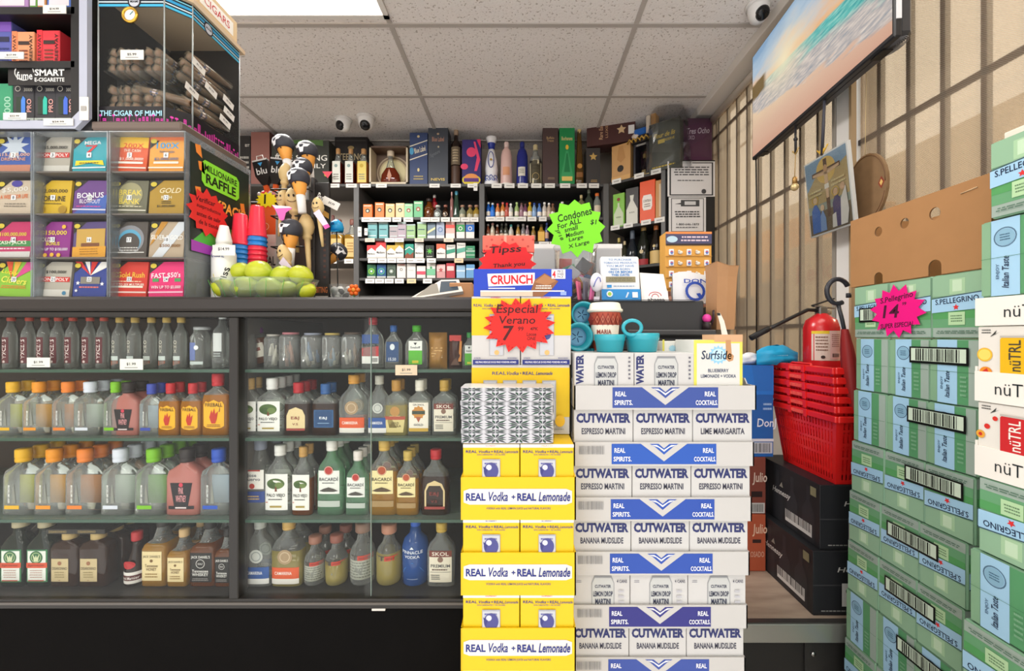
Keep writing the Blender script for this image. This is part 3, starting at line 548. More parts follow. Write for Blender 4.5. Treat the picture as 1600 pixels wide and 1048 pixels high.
# right bay, lower shelves
q = 'right'
rowbottle('flask', 385, 36, 591, 1, CLR, None, 0, '#b9965a', 'palo', 2, 'tree-label flask with gold cap', q)
rowbottle('flask', 420, 42, 591, 1, CLR, None, 0, '#e9e9e6', 'palo', 4, 'tree-label flask with white cap', q)
rowbottle('flask', 462, 40, 598, 1, CLR, BRN, .6, '#b5202c', 'ejr', 3, 'brown flask with red cap and cream arched label', q)
rowbottle('flask', 505, 39, 600, 1, CLR, BRN, .62, '#2f5f9c', 'ejb', 2, 'brown flask with blue cap and blue label', q)
rowbottle('pint', 549, 44, 586, 1, CLR, None, 0, '#d0953c', 'camo', 2, 'clear bottle with gold cap and orange label band', q)
rowbottle('pint', 590, 34, 587, 1, CLR, None, 0, '#b9b7ac', 'camb', 1, 'clear bottle with grey cap and blue label band', q)
rowbottle('flask', 617, 38, 594, 1, CLR, YEL, .55, '#b9893f', 'mont', 2, 'pale gold tequila flask with gold cap', q)
rowbottle('flask', 654, 36, 594, 1, CLR, None, 0, '#e6e2d4', 'gir', 2, 'flask with white cap and orange medal label', q)
rowbottle('flask', 693, 38, 594, 1, CLR, None, 0, '#c09a44', 'skol', 2, 'clear flask with gold cap and maroon-headed label', q)
rowbottle('square', 394, 42, 690, 2, CLR, None, 0, '#8d93a4', 'cuervo', 2, 'clear square bottle with silver cap and blue band', q)
rowbottle('pint', 432, 42, 697, 2, CLR, None, 0, '#e9e9e4', 'palo', 3, 'clear tree-label bottle with white cap', q)
rowbottle('pint', 470, 32, 699, 2, CLR, AMB, .55, '#c09450', 'palo', 2, 'amber tree-label bottle with gold cap', q)
rowbottle('pint', 514, 42, 688, 2, GRN, None, 0, '#eceae4', 'bac', 3, 'large pale green rum bottle with white cap', q)
rowbottle('pint', 556, 36, 706, 2, GRN, None, 0, '#e6e0da', 'bac', 3, 'small pale green rum bottle with white cap', q)
rowbottle('pint', 597, 44, 688, 2, CLR, GLD, .58, '#d9b45a', 'bacg', 3, 'large gold rum bottle with gold cap', q)
rowbottle('pint', 635, 36, 706, 2, CLR, GLD, .58, '#cdb05a', 'bacg', 3, 'small gold rum bottle with gold cap', q)
rowbottle('pint', 679, 44, 704, 2, CLR, BRN, .6, '#c02c34', 'ejr', 1, 'brown bottle with red cap and cream arched label', q)
rowbottle('pint', 400, 44, 813, 3, CLR, None, 0, '#b9bcb6', 'camb', 2, 'clear bottle with grey cap and blue label band', q)
rowbottle('pint', 445, 48, 815, 3, CLR, YEL, .55, '#c9a35c', 'camo', 2, 'clear bottle with gold cap and orange label band', q)
rowbottle('squat', 485, 33, 843, 3, CLR, None, 0, '#9a6a58', 'esp', 2, 'small clear round bottle with copper stopper', q)
rowbottle('squat', 519, 34, 841, 3, CLR, YEL, .5, '#8e5548', 'esp', 2, 'small gold round bottle with copper stopper', q)
rowbottle('squat', 560, 40, 823, 3, CLR, None, 0, '#8a6a5a', 'esp', 1, 'large clear round bottle with dark neck', q)
rowbottle('squat', 602, 40, 825, 3, CLR, YEL, .55, '#b9826a', 'esp', 1, 'large pale gold round bottle with copper stopper', q)
rowbottle('round', 644, 42, 816, 3, BLU, None, 0, '#2f5fc0', 'pin', 1, 'cobalt blue vodka bottle', q)
rowbottle('pint', 688, 44, 819, 3, CLR, None, 0, '#c9a94c', 'skol', 1, 'clear bottle with gold cap and maroon-headed label', q)
m = MB(); a = P(593, 949, YF + .004); m.box((a.x - .017, YF - .004, a.z - .003), (a.x + .017, YF + .005, a.z + .003), C('#dcd8d2')); m.obj('door_lock', [o for o in bpy.data.objects if o.name == 'display_case'][0], True)
# ================================================ on the counter, left: vape cabinet, cigar case, ticket dispensers
ACR = glass('#f6f8f8', .006, .03, .16, .05)
CAB = C('#141313', .4)
Y = 1.03; zb = CZ + .519; X0, X1 = xx(-90, Y), xx(136, Y)
t = thing('vape_cabinet', 'black shelved vape cabinet with rounded white border at upper left', 'cabinet', ((X0 + X1) / 2, Y + .12, zb))
zt = zb + .55; m = MB(); fr = front(X0, Y, zb); w = X1 - X0; h = .55; r = .03
def rr(x0, y0, x1, y1, r): return [(x1 - r, y0), (x1, y0 + r), (x1, y1 - r), (x1 - r, y1), (x0 + r, y1), (x0, y1 - r), (x0, y0 + r), (x0 + r, y0)]
o_ = rr(0, 0, w, h, r); i_ = rr(.02, .02, w - .02, h - .02, r * .8); n = 8
A = [fr.p(*q) for q in o_] + [fr.p(*q) for q in i_]; B = [q + V((0, .012, 0)) for q in A]
fs = [[k, (k + 1) % n, n + (k + 1) % n, n + k] for k in range(n)] + [[k, 16 + k, 16 + (k + 1) % n, (k + 1) % n] for k in range(n)] + [[n + (k + 1) % n, 24 + (k + 1) % n, 24 + k, n + k] for k in range(n)]
m.add(A + B, fs, C('#b4b8c8', .35)); m.obj('border', t, True)
m = MB(); m.box((X0, Y + .012, zb), (X0 + .03, Y + .25, zt), CAB); m.box((X1 - .045, Y + .004, zb + .01), (X1 - .02, Y + .012, zt - .02), CAB); m.box((X1 - .035, Y + .012, zb), (X1, Y + .25, zt), CAB); m.box((X0, Y + .24, zb), (X1, Y + .25, zt), C('#2a2725', .5)); m.box((X0, Y + .012, zt - .02), (X1, Y + .25, zt), CAB)
m.obj('carcass', t, True)
SZ = []
for y0, y1, yb in ((190, 202, 'b'), (93, 104, 'm'), (8, 20, 't')):
    z1, z0 = zz(y0, Y), zz(y1, Y); SZ.append(z1); MB().box((X0 + .03, Y + .004, z0), (X1 - .035, Y + .24, z1), CAB, .001).obj('shelf', t, True)
m = MB(); f2 = front(xx(25, Y + .01), Y + .01, zz(127, Y + .01)); m.box(f2.p(-.02, -.01), f2.p(.15, .034) + V((0, .002, 0)), C('#23201f', .5)); m.text(f2, 'SMART', .085, .022, .075, .017, C('#e9e9e6'), 1, 0, 0, .03); m.text(f2, 'E-CIGARETTE', .085, .004, .075, .01, C('#e9e9e6'), 1, 0, 0, .02); m.text(f2, 'fume', .022, .014, .04, .02, C('#e9e9e6'), 1); m.tube([f2.p(.022 + .024 * math.cos(a), .022 + .02 * math.sin(a), 2) for a in [k * .42 for k in range(13)]], .0012, C('#e9e9e6'), 5); m.obj('header_card', t, True)
for px, py, w_, h_, tx in ((86, 15, 36, 13, '$14.99'), (19, 87, 38, 11, '$17.99'), (24, 182, 36, 11, '$22.99'), (92, 191, 46, 11, '$24.99')): pricetag(px, py, w_, h_, Y - .002, t, tx)
pricetag(132, 170, 14, 36, Y - .002, t, '')
FW = lambda c: [('r', 0, 0, .24, 1, c), ('t', 'FREEWAY', .12, .5, .8, .16, '#2a1a14', math.pi / 2), ('r', .3, .62, .8, .72, '#3a2a26'), ('t', 'FREEWAY', .88, .5, .8, .14, '#2a1a14', math.pi / 2), ('x', .34, .12, .74, .5, 4, '#7a3a2a')]
carton('vape_box', 'purple-topped blue vape box on the middle cabinet shelf', 'vape box', (-16, 26, 18, 92), 1.06, .05, '#5a5fa8', [('r', 0, .7, 1, 1, '#7d55b0'), ('r', 0, .5, .9, .6, '#2c2c48'), ('x', .1, .1, .9, .4, 4, '#37407a')], base=SZ[1])
carton('vape_box', 'peach-orange vape box with vertical lettering, middle cabinet shelf', 'vape box', (19, 49, 53, 92), 1.06, .07, '#eb9d70', FW('#f08a5a'), base=SZ[1])
carton('vape_box', 'red vape box with vertical lettering, middle cabinet shelf', 'vape box', (58, 47, 93, 92), 1.06, .07, '#df3a44', FW('#e8323c'), base=SZ[1])
carton('vape_box', 'green vape box at left end of the lower cabinet shelf', 'vape box', (-16, 130, 19, 190), 1.06, .05, '#3f9a70', [('t', '3000', .8, .45, .5, .3, '#9fd0b4', math.pi / 2)], base=SZ[0])
for i, (px, dc) in enumerate(((37, '#4a86e0'), (71, '#35c0a8'), (103, '#4a6fd8'))):
    carton('vape_box', 'dark vape box picturing a %s device, lower cabinet shelf%s' % (('blue', 'teal', 'blue')[i], ('', '', ', cut by the border')[i]), 'vape box', (px - 17, 131, px + 16, 190), 1.06, .05, '#3c3b3f', [('r', 0, 0, 1, .22, '#c4cfc8'), ('x', .1, .05, .9, .2, 2, '#4a5450'), ('r', .18, .3, .46, .7, '#2c3a2c'), ('p', [(.42, .3), (.42, .62), (.5, .72), (.62, .66), (.62, .3)], dc), ('t', 'PRO', .8, .5, .3, .22, '#e8a8a0', math.pi / 2), ('t', '30000', .76, .86, .4, .08, '#c9c4b8'), ('o', .28, .88, .13, .03, '#c9c4b8')], base=SZ[0])
for px0, px1, c, lab in ((-10, 44, '#b58ac0', 'lilac vape box on the top cabinet shelf'), (46, 57, '#6fb04c', 'green vape box on the top cabinet shelf'), (58, 71, '#e09a5a', 'orange vape box on the top cabinet shelf'), (73, 112, '#4f74c4', 'blue vape box on the top cabinet shelf')):
    carton('vape_box', lab, 'vape box', (px0, -45, px1, 8), 1.06, .05, c, [('r', .1, .2, .9, .5, '#e8e0e6'), ('x', .2, .6, .8, .8, 2, '#3a3446')], base=SZ[2])
# ---- cigar case: footprint with one cut corner
zb, zt = CZ + .541, CZ + .875
FP = [(-1.078, 1.05), (-.910, 1.05), (-.87, 1.09), (-.87, 1.27), (-1.078, 1.27)]
t = thing('cigar_case', 'clear acrylic cigar case with cut corner and pink skyline band', 'display case', (-.98, 1.16, CZ + .519))
m = MB(); m.box((-1.083, 1.035, CZ + .519), (-.855, 1.285, zb), C('#6a5b52', .35), .004); m.obj('base_tray', t, True)
def wallseg(m, p, q, z0, z1, mat, l=0): f = Fr((p[0], p[1], z0), (q[0] - p[0], q[1] - p[1], 0), (0, 0, 1)); m.rect(f, 0, 0, math.dist(p, q), z1 - z0, mat, l); return f, math.dist(p, q)
m = MB()
for a, b in zip(FP[:3], FP[1:4]): wallseg(m, a, b, zb + .04, zt - .035, ACR)
for x, y in FP[:4]: m.tube([(x, y, zb), (x, y, zt)], .002, glass('#e8f0f0', .35, .05, 1.4, .5), 6)
m.obj('acrylic_panel', t, True)
m = MB(); m.box((-1.078, 1.265, zb), (-.87, 1.27, zt), C('#2b2725', .4)); m.obj('back_panel', t, True)
m = MB()
for k, (a, b) in enumerate(zip(FP[:3], FP[1:4])):
    f, L = wallseg(m, a, b, zb, zb + .044, C('#171418', .35), 1); rr_ = random.Random(k + 3)
    x = .004
    while x < L - .008:
        ww = rr_.choice((.004, .006, .009)); hh = rr_.uniform(.008, .03) * (1 if k else .72); pk = C('#e23fb0', .4)
        if rr_.random() < .3: m.rect(f, x + ww * .4, .003, x + ww * .55, .02, pk, 2); m.poly(f, ell(x + ww * .5, .021, .004, .003, 8), pk, 2)
        else:
            m.rect(f, x, .003, x + ww, hh, pk, 2)
            for j in range(int(hh / .004)): m.rect(f, x + .001, .005 + j * .004, x + ww - .001, .0065 + j * .004, C('#4a1238'), 3)
        x += ww + .0035
    if k == 0: m.text(f, 'THE CIGAR OF MIAMI', L / 2, .026, L * .94, .014, C('#a9dcf0'), 4, 0, 0, .02)
m.obj('skyline_band', t, True)
m = MB()
for k, (a, b) in enumerate(zip(FP[:3], FP[1:4])):
    f, L = wallseg(m, a, b, zt - .038, zt, C('#1a2430', .3), 1)
    for z0, z1, c in ((.002, .008, '#42b4dc'), (.012, .015, '#d9eef4'), (.019, .026, '#2f9ad0'), (.03, .033, '#7fd0e8')): m.rect(f, 0, z0, L, z1, C(c), 2)
    if k != 1: m.poly(f, ell(L * (.55 if k == 0 else .3), .014, .017, .017), C('#1c1a26'), 3); m.poly(f, ell(L * (.55 if k == 0 else .3), .014, .013, .013), C('#c8ccd6'), 4); m.text(f, 'MIAMI', L * (.55 if k == 0 else .3), .014, .02, .006, C('#1c1a26'), 5)
m.obj('header_band', t, True)
m = MB(); m.prism(Fr((0, 0, zt + .012), (1, 0, 0), (0, 1, 0)), [(-1.083, 1.04), (-.905, 1.04), (-.862, 1.083), (-.862, 1.285), (-1.083, 1.285)], .012, C('#cbb291', .5)); m.obj('lid', t, True)
m = MB(); f = front(xx(204, 1.05), 1.05, zz(24, 1.05)); m.tube([f.p(.0175 * math.cos(k * .35), .0175 * math.sin(k * .35), 4) for k in range(18)], .0035, C('#d6ab45', .25, .8), 8, True); m.poly(f, ell(0, 0, .016, .016), C('#f2efe6'), 3); m.tube([f.p(0, 0, 6), f.p(.008, .009, 6)], .0007, C('#2f8a9a'), 5); m.obj('hygrometer', t, True)
zs = zz(110, 1.06)
m = MB(); m.box((-1.075, 1.06, zs - .004), (-.875, 1.262, zs), ACR)
for x in (-1.042, -.985, -.93): m.box((x, 1.062, zb + .002), (x + .002, 1.25, zs + .05), ACR)
m.obj('inner_shelf', t, True)
for px, py, w_, h_, tl in ((207, 86, 36, 15, 0), (300, 142, 32, 13, .75), (330, 141, 26, 12, .6), (357, 160, 22, 12, .5), (358, 178, 24, 12, .45), (352, 190, 24, 12, .35), (311, 104, 28, 12, .8)):
    if px < 260: pricetag(px, py, w_, h_, 1.046, t, '$5.99')
    else:
        yy = .866 * F / (VX - px); m2 = MB(); f = Fr((-.866, yy, zz(py, yy)), (0, 1, -.25), (0, .25, 1)); m2.rect(f, -.022, -.01, .022, .01, TAG); m2.text(f, '$5.99', 0, .001, .018, .006, C('#3a3a3a'), 1); m2.obj('price_tag', t, True)
cig = None
def cigar(x, y, z, vec, lab, grp, L=.13):
    global cig
    if cig is None:
        cig = thing('cigar', lab, 'cigar'); m = MB(); m.tube([(0, 0, 0), (0, .004, 0), (0, L - .01, 0), (0, L, 0)], [.0085, .0105, .0105, .006], C('#a9713f', .45, noise=.2, scale=120), 10); bd_ = m.obj('body', cig)
        m = MB(); m.tube([(0, .036, 0), (0, .056, 0)], .0109, C('#4a5fa0', .35), 10); m.tube([(0, .042, 0), (0, .05, 0)], .0112, C('#e0d0d4', .35), 10); m.obj('band', bd_)
        m = MB(); m.tube([(0, -.004, 0), (0, L, 0)], [.0115, .0115], glass('#d9c6aa', .2, .12, 1.6, .3), 8); m.obj('cellophane', cig); c = cig
    else: c = dup(cig, (0, 0, 0), lab, grp)
    c['group'] = grp; c['label'] = lab; c.location = (x, y, z); c.rotation_euler = V((0, 1, 0)).rotation_difference(V(vec)).to_euler()
bins = [(-1.073, 2, 3, zs + .011, 'left upper bin'), (-1.036, 2, 3, zs + .011, 'middle upper bin'), (-.98, 2, 3, zs + .011, 'right upper bin'), (-1.073, 2, 3, zb + .055, 'left lower bin'), (-1.036, 2, 3, zb + .055, 'middle lower bin'), (-.98, 2, 2, zb + .055, 'right lower bin')]
for x, nx, nz, z, nm in bins:
    for j in range(nz):
        for i in range(nx): cigar(x + .011 + i * .0225, 1.068 + RN.random() * .008, z + j * .0215, (0, 1, 0), 'wrapped cigar end-on in the %s of the cigar case' % nm, 'cigars in the ' + nm)
for k in range(4): cigar(-.915 + .012 * (k % 2), 1.10 + .006 * k, zs + .012 + .0215 * k, (.16, 1, -.05), 'cigar lying lengthwise behind the side pane, upper shelf', 'lengthwise cigars on upper shelf')
for k in range(4): cigar(-.915 + .012 * (k % 2), 1.10 + .006 * k, zb + .055 + .0215 * k, (.16, 1, 0), 'cigar lying lengthwise behind the side pane, lower level', 'lengthwise cigars on lower level')
cigar(-1.0, 1.075, zb + .105, (1, .12, -.25), 'loose cigar lying crosswise on top of the lower bins', None)
m = MB(); m.box((-1.08, 1.10, zt + .014), (-.875, 1.27, zt + .09), C('#d8bb8c', .6, noise=.05), .003); f = Fr((-.875, 1.10, zt + .014), (0, 1, 0), (0, 0, 1)); m.rect(f, .02, .02, .15, .06, C('#f0ebe2'), 1); m.text(f, 'CIGARS', .085, .04, .1, .022, C('#c8352c'), 2); m.thing('cardboard_box', 'tan carton with red lettering lying on top of the cigar case', 'box')
# ---- lottery ticket dispensers
Yd = 1.04; zt = CZ + .515; ROWS = [(212, 270), (280, 335), (345, 402), (408, 463)]
TK = {
 2: ('#3d5ca8', [('s', .5, .74, .42, .2, 9, '#c9d2dc'), ('r', 0, 0, 1, .22, '#c9856a'), ('t', '$15,000,000', .5, .5, .92, .1, '#f0b898'), ('t', 'DREAMLINE', .5, .38, .7, .09, '#e0a084')]),
 3: ('#b5aea0', [('r', 0, 0, 1, .2, '#d6d2c8'), ('t', '$5,000,000!', .55, .7, .7, .1, '#2c2a26'), ('r', .04, .42, .98, .56, '#d23a34'), ('t', 'MONOPOLY', .51, .49, .86, .09, '#f5f0ea')]),
 4: ('#25a3b2', [('t', 'MEGA', .58, .84, .5, .1, '#f2f4f4'), ('t', '7', .55, .66, .36, .22, '#d8242c'), ('p', [(.08, .2), (.5, .27), (.95, .2), (.9, .34), (.1, .34)], '#f2dc2c'), ('x', .2, .24, .84, .3, 1, '#5a4a10'), ('r', 0, .12, 1, .16, '#e2f2f2')]),
 5: ('#e05a2a', [('r', 0, .7, 1, 1, '#f0c02c'), ('t', '200X', .58, .76, .6, .14, '#e23a24'), ('t', 'THE CASH', .55, .62, .5, .08, '#f2e6d0'), ('t', '$1,000,000!', .55, .38, .7, .09, '#f5efe2'), ('r', .12, .25, .9, .31, '#f5efe2'), ('r', 0, .12, 1, .16, '#f5e6d8')]),
 6: ('#f0a23c', [('t', '100X', .52, .76, .66, .17, '#2fa0dc'), ('r', 0, .9, 1, 1, '#f07a3c'), ('t', 'THE CASH', .5, .58, .44, .07, '#3a5a7a'), ('t', '$2,000,000!', .5, .38, .7, .09, '#2f6a9a'), ('r', .14, .25, .86, .31, '#f7efdc'), ('r', 0, .12, 1, .16, '#f7efdc')]),
 8: ('#cdbba4', [('t', '$5,000', .5, .72, .76, .15, '#e8e2d6', .08), ('d', .55, .9, .16, '#4a3f9c', .1), ('t', 'A WEEK FOR LIFE', .5, .52, .8, .12, '#e0702c', .05), ('x', .2, .2, .9, .34, 2, '#8a7f70')]),
 9: ('#d9b224', [('t', '$2,000,000', .5, .68, .8, .12, '#43371c'), ('t', 'FORTUNE', .5, .46, .72, .16, '#43371c'), ('x', .2, .28, .8, .34, 1, '#6a5614'), ('d', .2, .15, .1, '#b08a18'), ('d', .8, .14, .12, '#b08a18')]),
 10: ('#6a3f86', [('p', [(0, 0), (1, 0), (1, .6), (.4, .3)], '#3f62b4'), ('t', 'BONUS', .5, .56, .8, .16, '#f2eef4', .05), ('t', 'BLOWOUT', .5, .38, .62, .12, '#e4dcec'), ('x', .1, .2, .9, .26, 1, '#d84a9a'), ('r', 0, .12, 1, .16, '#e4e0ee')]),
 11: ('#6c6a54', [('d', .5, .58, .36, '#a39c74'), ('t', 'BREAK', .5, .64, .66, .16, '#ecd45a'), ('t', 'THE', .24, .5, .14, .08, '#ecd45a'), ('t', 'BANK', .5, .38, .6, .16, '#ecd45a'), ('x', .06, .2, .94, .26, 1, '#e2d8b4'), ('r', 0, .1, 1, .14, '#d8d2c0')]),
 12: ('#b08a26', [('t', 'GOLD', .6, .7, .62, .15, '#f0e0b4', 0, .3), ('t', 'RUSH', .5, .5, .3, .09, '#f0e6c0'), ('t', '$1,000,000!', .5, .24, .52, .08, '#33290e'), ('x', .34, .3, .66, .4, 2, '#33290e')]),
 14: ('#c52f66', [('r', 0, .3, 1, .46, '#3f8a4c'), ('t', '$100,000,000', .45, .64, .8, .12, '#e8d44a'), ('t', 'CASH JACKS', .45, .4, .84, .13, '#e8eed4'), ('r', 0, 0, 1, .16, '#d8d4d0'), ('x', .1, .2, .9, .28, 1, '#f0d8e0')]),
 15: ('#8f2c86', [('t', '$150,000', .5, .68, .76, .14, '#f2d83c'), ('t', 'GOLD', .24, .5, .36, .12, '#f2e6c0'), ('t', 'BONUS', .5, .38, .4, .1, '#f2d83c'), ('t', 'WIN UP TO $150,000!', .5, .22, .9, .09, '#f4e9f0'), ('d', .3, .06, .06, '#f0b83c'), ('d', .5, .07, .06, '#f0b83c'), ('d', .7, .06, .06, '#f0b83c'), ('d', .8, .85, .06, '#f0b83c')]),
 16: ('#57467c', [('r', .1, .3, .96, .8, '#c9a04c'), ('r', .25, .3, .8, .4, '#7a4a2c'), ('r', 0, 0, 1, .3, '#e0a030'), ('x', .2, .06, .8, .26, 3, '#a8701c')]),
 17: ('#544c46', [('d', .5, .5, .42, '#8c8c90'), ('d', .5, .46, .34, '#5fa8c8'), ('d', .5, .4, .3, '#4c4540'), ('x', .2, .16, .8, .3, 2, '#d0ccc6'), ('r', .05, .12, .95, .15, '#d8d4ce')]),
 18: ('#b9a58c', [('p', [(.1, 0), (.4, 0), (1, .8), (1, 1), (.8, 1)], '#d6dade'), ('p', [(.3, 1), (.5, 1), (.1, .4), (0, .3)], '#c48a2c'), ('t', 'SILVER & GOLD', .5, .56, .92, .13, '#f4f1ea'), ('t', '$500,000!', .6, .32, .6, .1, '#8c5a14')]),
 20: ('#8cc23c', [('p', [(.2, 1), (.4, 1), (.4, .5)], '#e0542c'), ('p', [(.45, 1), (.65, 1), (.45, .5)], '#f0b03c'), ('p', [(.8, 1), (1, 1), (1, .8), (.5, .5)], '#d84a8c'), ('t', 'Lucky', .35, .68, .5, .16, '#f0e43c', -.15, .2), ('t', 'Clovers', .5, .46, .74, .18, '#f4ea5a', -.1, .2), ('x', .1, .22, .9, .32, 2, '#e8782c')]),
 21: ('#b5aea0', [('r', 0, 0, 1, .2, '#d6d2c8'), ('t', '$100,000!', .55, .7, .6, .1, '#2c2a26'), ('r', .04, .42, .98, .56, '#d23a34'), ('t', 'MONOPOLY', .51, .49, .86, .09, '#f5f0ea'), ('d', .85, .1, .06, '#4a86a8')]),
 22: ('#33448f', [('p', [(0, 1), (.2, 1), (.5, .6)], '#d8322c'), ('p', [(.3, 1), (.45, 1), (.5, .6)], '#f0ece6'), ('p', [(.5, 1), (.7, 1), (.5, .6)], '#d8322c'), ('p', [(.8, 1), (1, 1), (1, .85), (.5, .6)], '#f0ece6'), ('r', .22, .36, .8, .56, '#8a8478'), ('s', .15, .38, .07, .03, 5, '#f2f2f4'), ('s', .88, .36, .07, .03, 5, '#f2f2f4'), ('s', .12, .16, .06, .025, 5, '#f2f2f4'), ('x', .2, .22, .84, .3, 1, '#e87c6c')]),
 23: ('#d2392c', [('t', 'Gold Rush', .52, .62, .8, .16, '#f0c23c'), ('x', .1, .4, .9, .46, 1, '#f4d8b0'), ('t', 'UP TO 20X MULTIPLIER', .5, .34, .86, .07, '#f4ead8'), ('r', .1, .25, .9, .3, '#f4ead8'), ('r', 0, .1, 1, .14, '#f0d8cc')]),
 24: ('#e62f74', [('p', [(0, .2), (1, .2), (1, .3), (0, .3)], '#d41e62'), ('t', "FAST $50's", .48, .6, .84, .17, '#f6eef2', .04), ('r', .1, .42, .28, .52, '#4c9a5c'), ('r', .74, .42, .92, .52, '#4c9a5c'), ('t', 'WIN UP TO $5,000!', .5, .26, .86, .1, '#f6e4ec'), ('r', 0, .1, 1, .14, '#f2c8d8')]),
}
ADJ = {2: 'blue star ticket', 3: 'grey ticket with red banner and five-million prize', 4: 'teal ticket with red seven', 5: 'orange-red 200X ticket', 6: 'orange 100X ticket', 8: 'beige ticket with five-thousand prize', 9: 'yellow two-million ticket', 10: 'purple-blue bonus ticket', 11: 'olive ticket with safe dial', 12: 'gold ticket', 14: 'magenta and green ticket', 15: 'purple ticket with gold rings', 16: 'violet and gold ticket', 17: 'grey ticket with steel arch', 18: 'silver and gold striped ticket', 20: 'rainbow green clover ticket', 21: 'grey ticket with red banner and hundred-thousand prize', 22: 'stars and stripes ticket', 23: 'red ticket with gold lettering', 24: 'hot pink ticket'}
COLS = [(-8, 48), (54, 109), (112, 166), (173, 229), (231, 287)]
NUM = [[2, 3, 4, 5, 6], [8, 9, 10, 11, 12], [14, 15, 16, 17, 18], [20, 21, 22, 23, 24]]
for (p0, p1, lab) in ((-66, 50, 'clear acrylic ticket dispenser at the left edge'), (51, 169, 'middle clear acrylic ticket dispenser'), (170, 290, 'clear acrylic ticket dispenser with the raffle poster on its side')):
    x0, x1 = xx(p0, Yd), xx(p1, Yd); t = thing('ticket_dispenser', lab, 'ticket dispenser', ((x0 + x1) / 2, Yd + .12, CT), 'ticket dispensers on the counter')
    m = MB(); m.rect(front(x0, Yd, CT), 0, 0, x1 - x0, zt - CT, ACR)
    for x in (x0, x1 - .004): m.box((x, Yd, CT), (x + .004, Yd + .25, zt), glass('#dfe6ec', .18, .05, 1, .3))
    m.box((x0, Yd, zt), (x1, Yd + .25, zt + .003), glass('#dfe6ec', .2, .05, 1, .3)); m.obj('shell', t, True)
    m = MB(); m.box((x0 + .004, Yd + .1, CT), (x1 - .004, Yd + .245, zt - .004), C('#3a332e', .5, noise=.1)); m.obj('back', t, True)
    for (ya, yb2) in ROWS:
        z = zz(yb2, Yd + .02); m = MB(); m.box((x0 + .004, Yd + .004, z - .006), (x1 - .004, Yd + .1, z - .002), C('#6a625c', .3)); m.obj('slot_ledge', t, True)
TKH = .092
for r_, (ya, yb2) in enumerate(ROWS):
    for c_, (p0, p1) in enumerate(COLS):
        k = NUM[r_][c_]; bg, it = TK[k]; Yt = Yd + .02; z = zz(yb2, Yt); H = zz(ya, Yt) - z; x0, x1 = xx(p0 + 1, Yt), xx(p1 - 1, Yt)
        if p1 - p0 > 50: pass
        m = MB(); T = Matrix.Translation(((x0 + x1) / 2, Yt, z)) @ Matrix.Rotation(-.08, 4, 'X') @ Matrix.Rotation(RN.uniform(-.03, .03), 4, 'Y')
        m2 = MB(); m2.box((-(x1 - x0) / 2, 0, 0), ((x1 - x0) / 2, .006, H), C(bg, .35)); W = x1 - x0
        draw(m2, front(-W / 2, 0, 0), W, H, [('p', [(0, 1), (.4, 1), (0, .66)], '#2c2722')] + it + [('r', .42, .42, .56, .56, '#f2f2f2'), ('t', str(k), .49, .49, .1 if k > 9 else .06, .09, '#22222a'), ('d', .12, .88, .09, '#d9c23c', .07)], rough=.35)
        for v in m2.v: m.v.append(T @ v)
        m.f, m.m, m.sm = m2.f, m2.m, m2.sm
        m.thing('lottery_ticket', ADJ[k] + ' in slot number %d of the dispenser' % k, 'lottery ticket', 'ticket packs in the dispenser slots')
# raffle poster on the side of the right-hand dispenser, red note over it
xs = xx(290, Yd) + .0006; PF = Fr((xs + .002, Yd, CT), (0, 1, 0), (0, 0, 1))
m = MB(); m.prism(Fr((xs + .002, Yd + .012, CT + .12), (0, 1, 0), (0, 0, 1)), [(0, 0), (.225, 0), (.225, .28), (0, .28)], .001, C('#26302a', .3))
PG = lambda pts, c, l: m.poly(PF, pts, C(c, .35), l)
PG([(.014, .122), (.235, .122), (.235, .14), (.014, .15)], '#a23cae', 1); PG([(.02, .15), (.19, .14), (.235, .2), (.1, .22)], '#4fae3c', 1)
PG(rr(.045, .30, .195, .375, .012), '#1b2a14', 1.5); PG(rr(.048, .303, .192, .372, .011), '#8fe63a', 2)
m.text(PF, 'MILLIONAIRE', .12, .353, .125, .018, C('#16200f'), 3, 0, 0, .02); m.text(PF, 'RAFFLE', .12, .325, .115, .026, C('#16200f'), 3, 0, 0, .03)
m.text(PF, 'JACKPACK!', .125, .262, .19, .04, C('#f0b04a'), 3, 0, .1, .03)
for a, b in ((.03, .38), (.04, .34), (.03, .27), (.2, .28)): PG([(a, b), (a + .02, b - .008), (a + .014, b + .024), (a - .004, b + .02)], '#f0903c', 2)
m.thing('poster', 'dark green raffle poster with lime badge on the dispenser side', 'poster')
def handstar(name, label, fr, r1, r2, n, col, texts, sx=1, sy=1, ink='#2c1c1c', ticks=True, rot=.1, jit=.06, cat='sign', group=None):
    m = MB(); pts = starpts(r1, r2, n, sx, sy, rot, jit); m.prism(fr, pts, .0008 * fr.e / .0004, C(col, .55))
    for s_, a, b, w_, h_, rt in texts: m.text(fr, s_, a, b, w_, h_, C(ink, .6), 1, rt, .12, .016)
    if ticks:
        for k in range(0, 2 * n, 2):
            a = pts[k]; 
            for d in (-.06, .06):
                u = V((a[0], a[1])) * .84; w_ = V((-a[1], a[0])) * d; e = u * .92; m.tube([fr.p(u[0] + w_[0], u[1] + w_[1], .8), fr.p(e[0] + w_[0], e[1] + w_[1], .8)], .0006 * fr.e / .0004, C(ink, .6), 4)
    return m.thing(name, label, cat, group)
handstar('price_star', 'red handwritten starburst note stuck on the raffle poster', Fr((xs + .006, 1.109, CZ + .33), (0, 1, 0), (0, 0, 1)), .073, .058, 13, '#e0302c', [('Verificar', -.012, .03, .07, .014, .05), ('susproductos', 0, .01, .085, .013, 0), ('antes de salir', 0, -.01, .085, .012, 0), ('de la tienda', 0, -.03, .07, .012, 0)], 1, .86, '#5a1418', False)
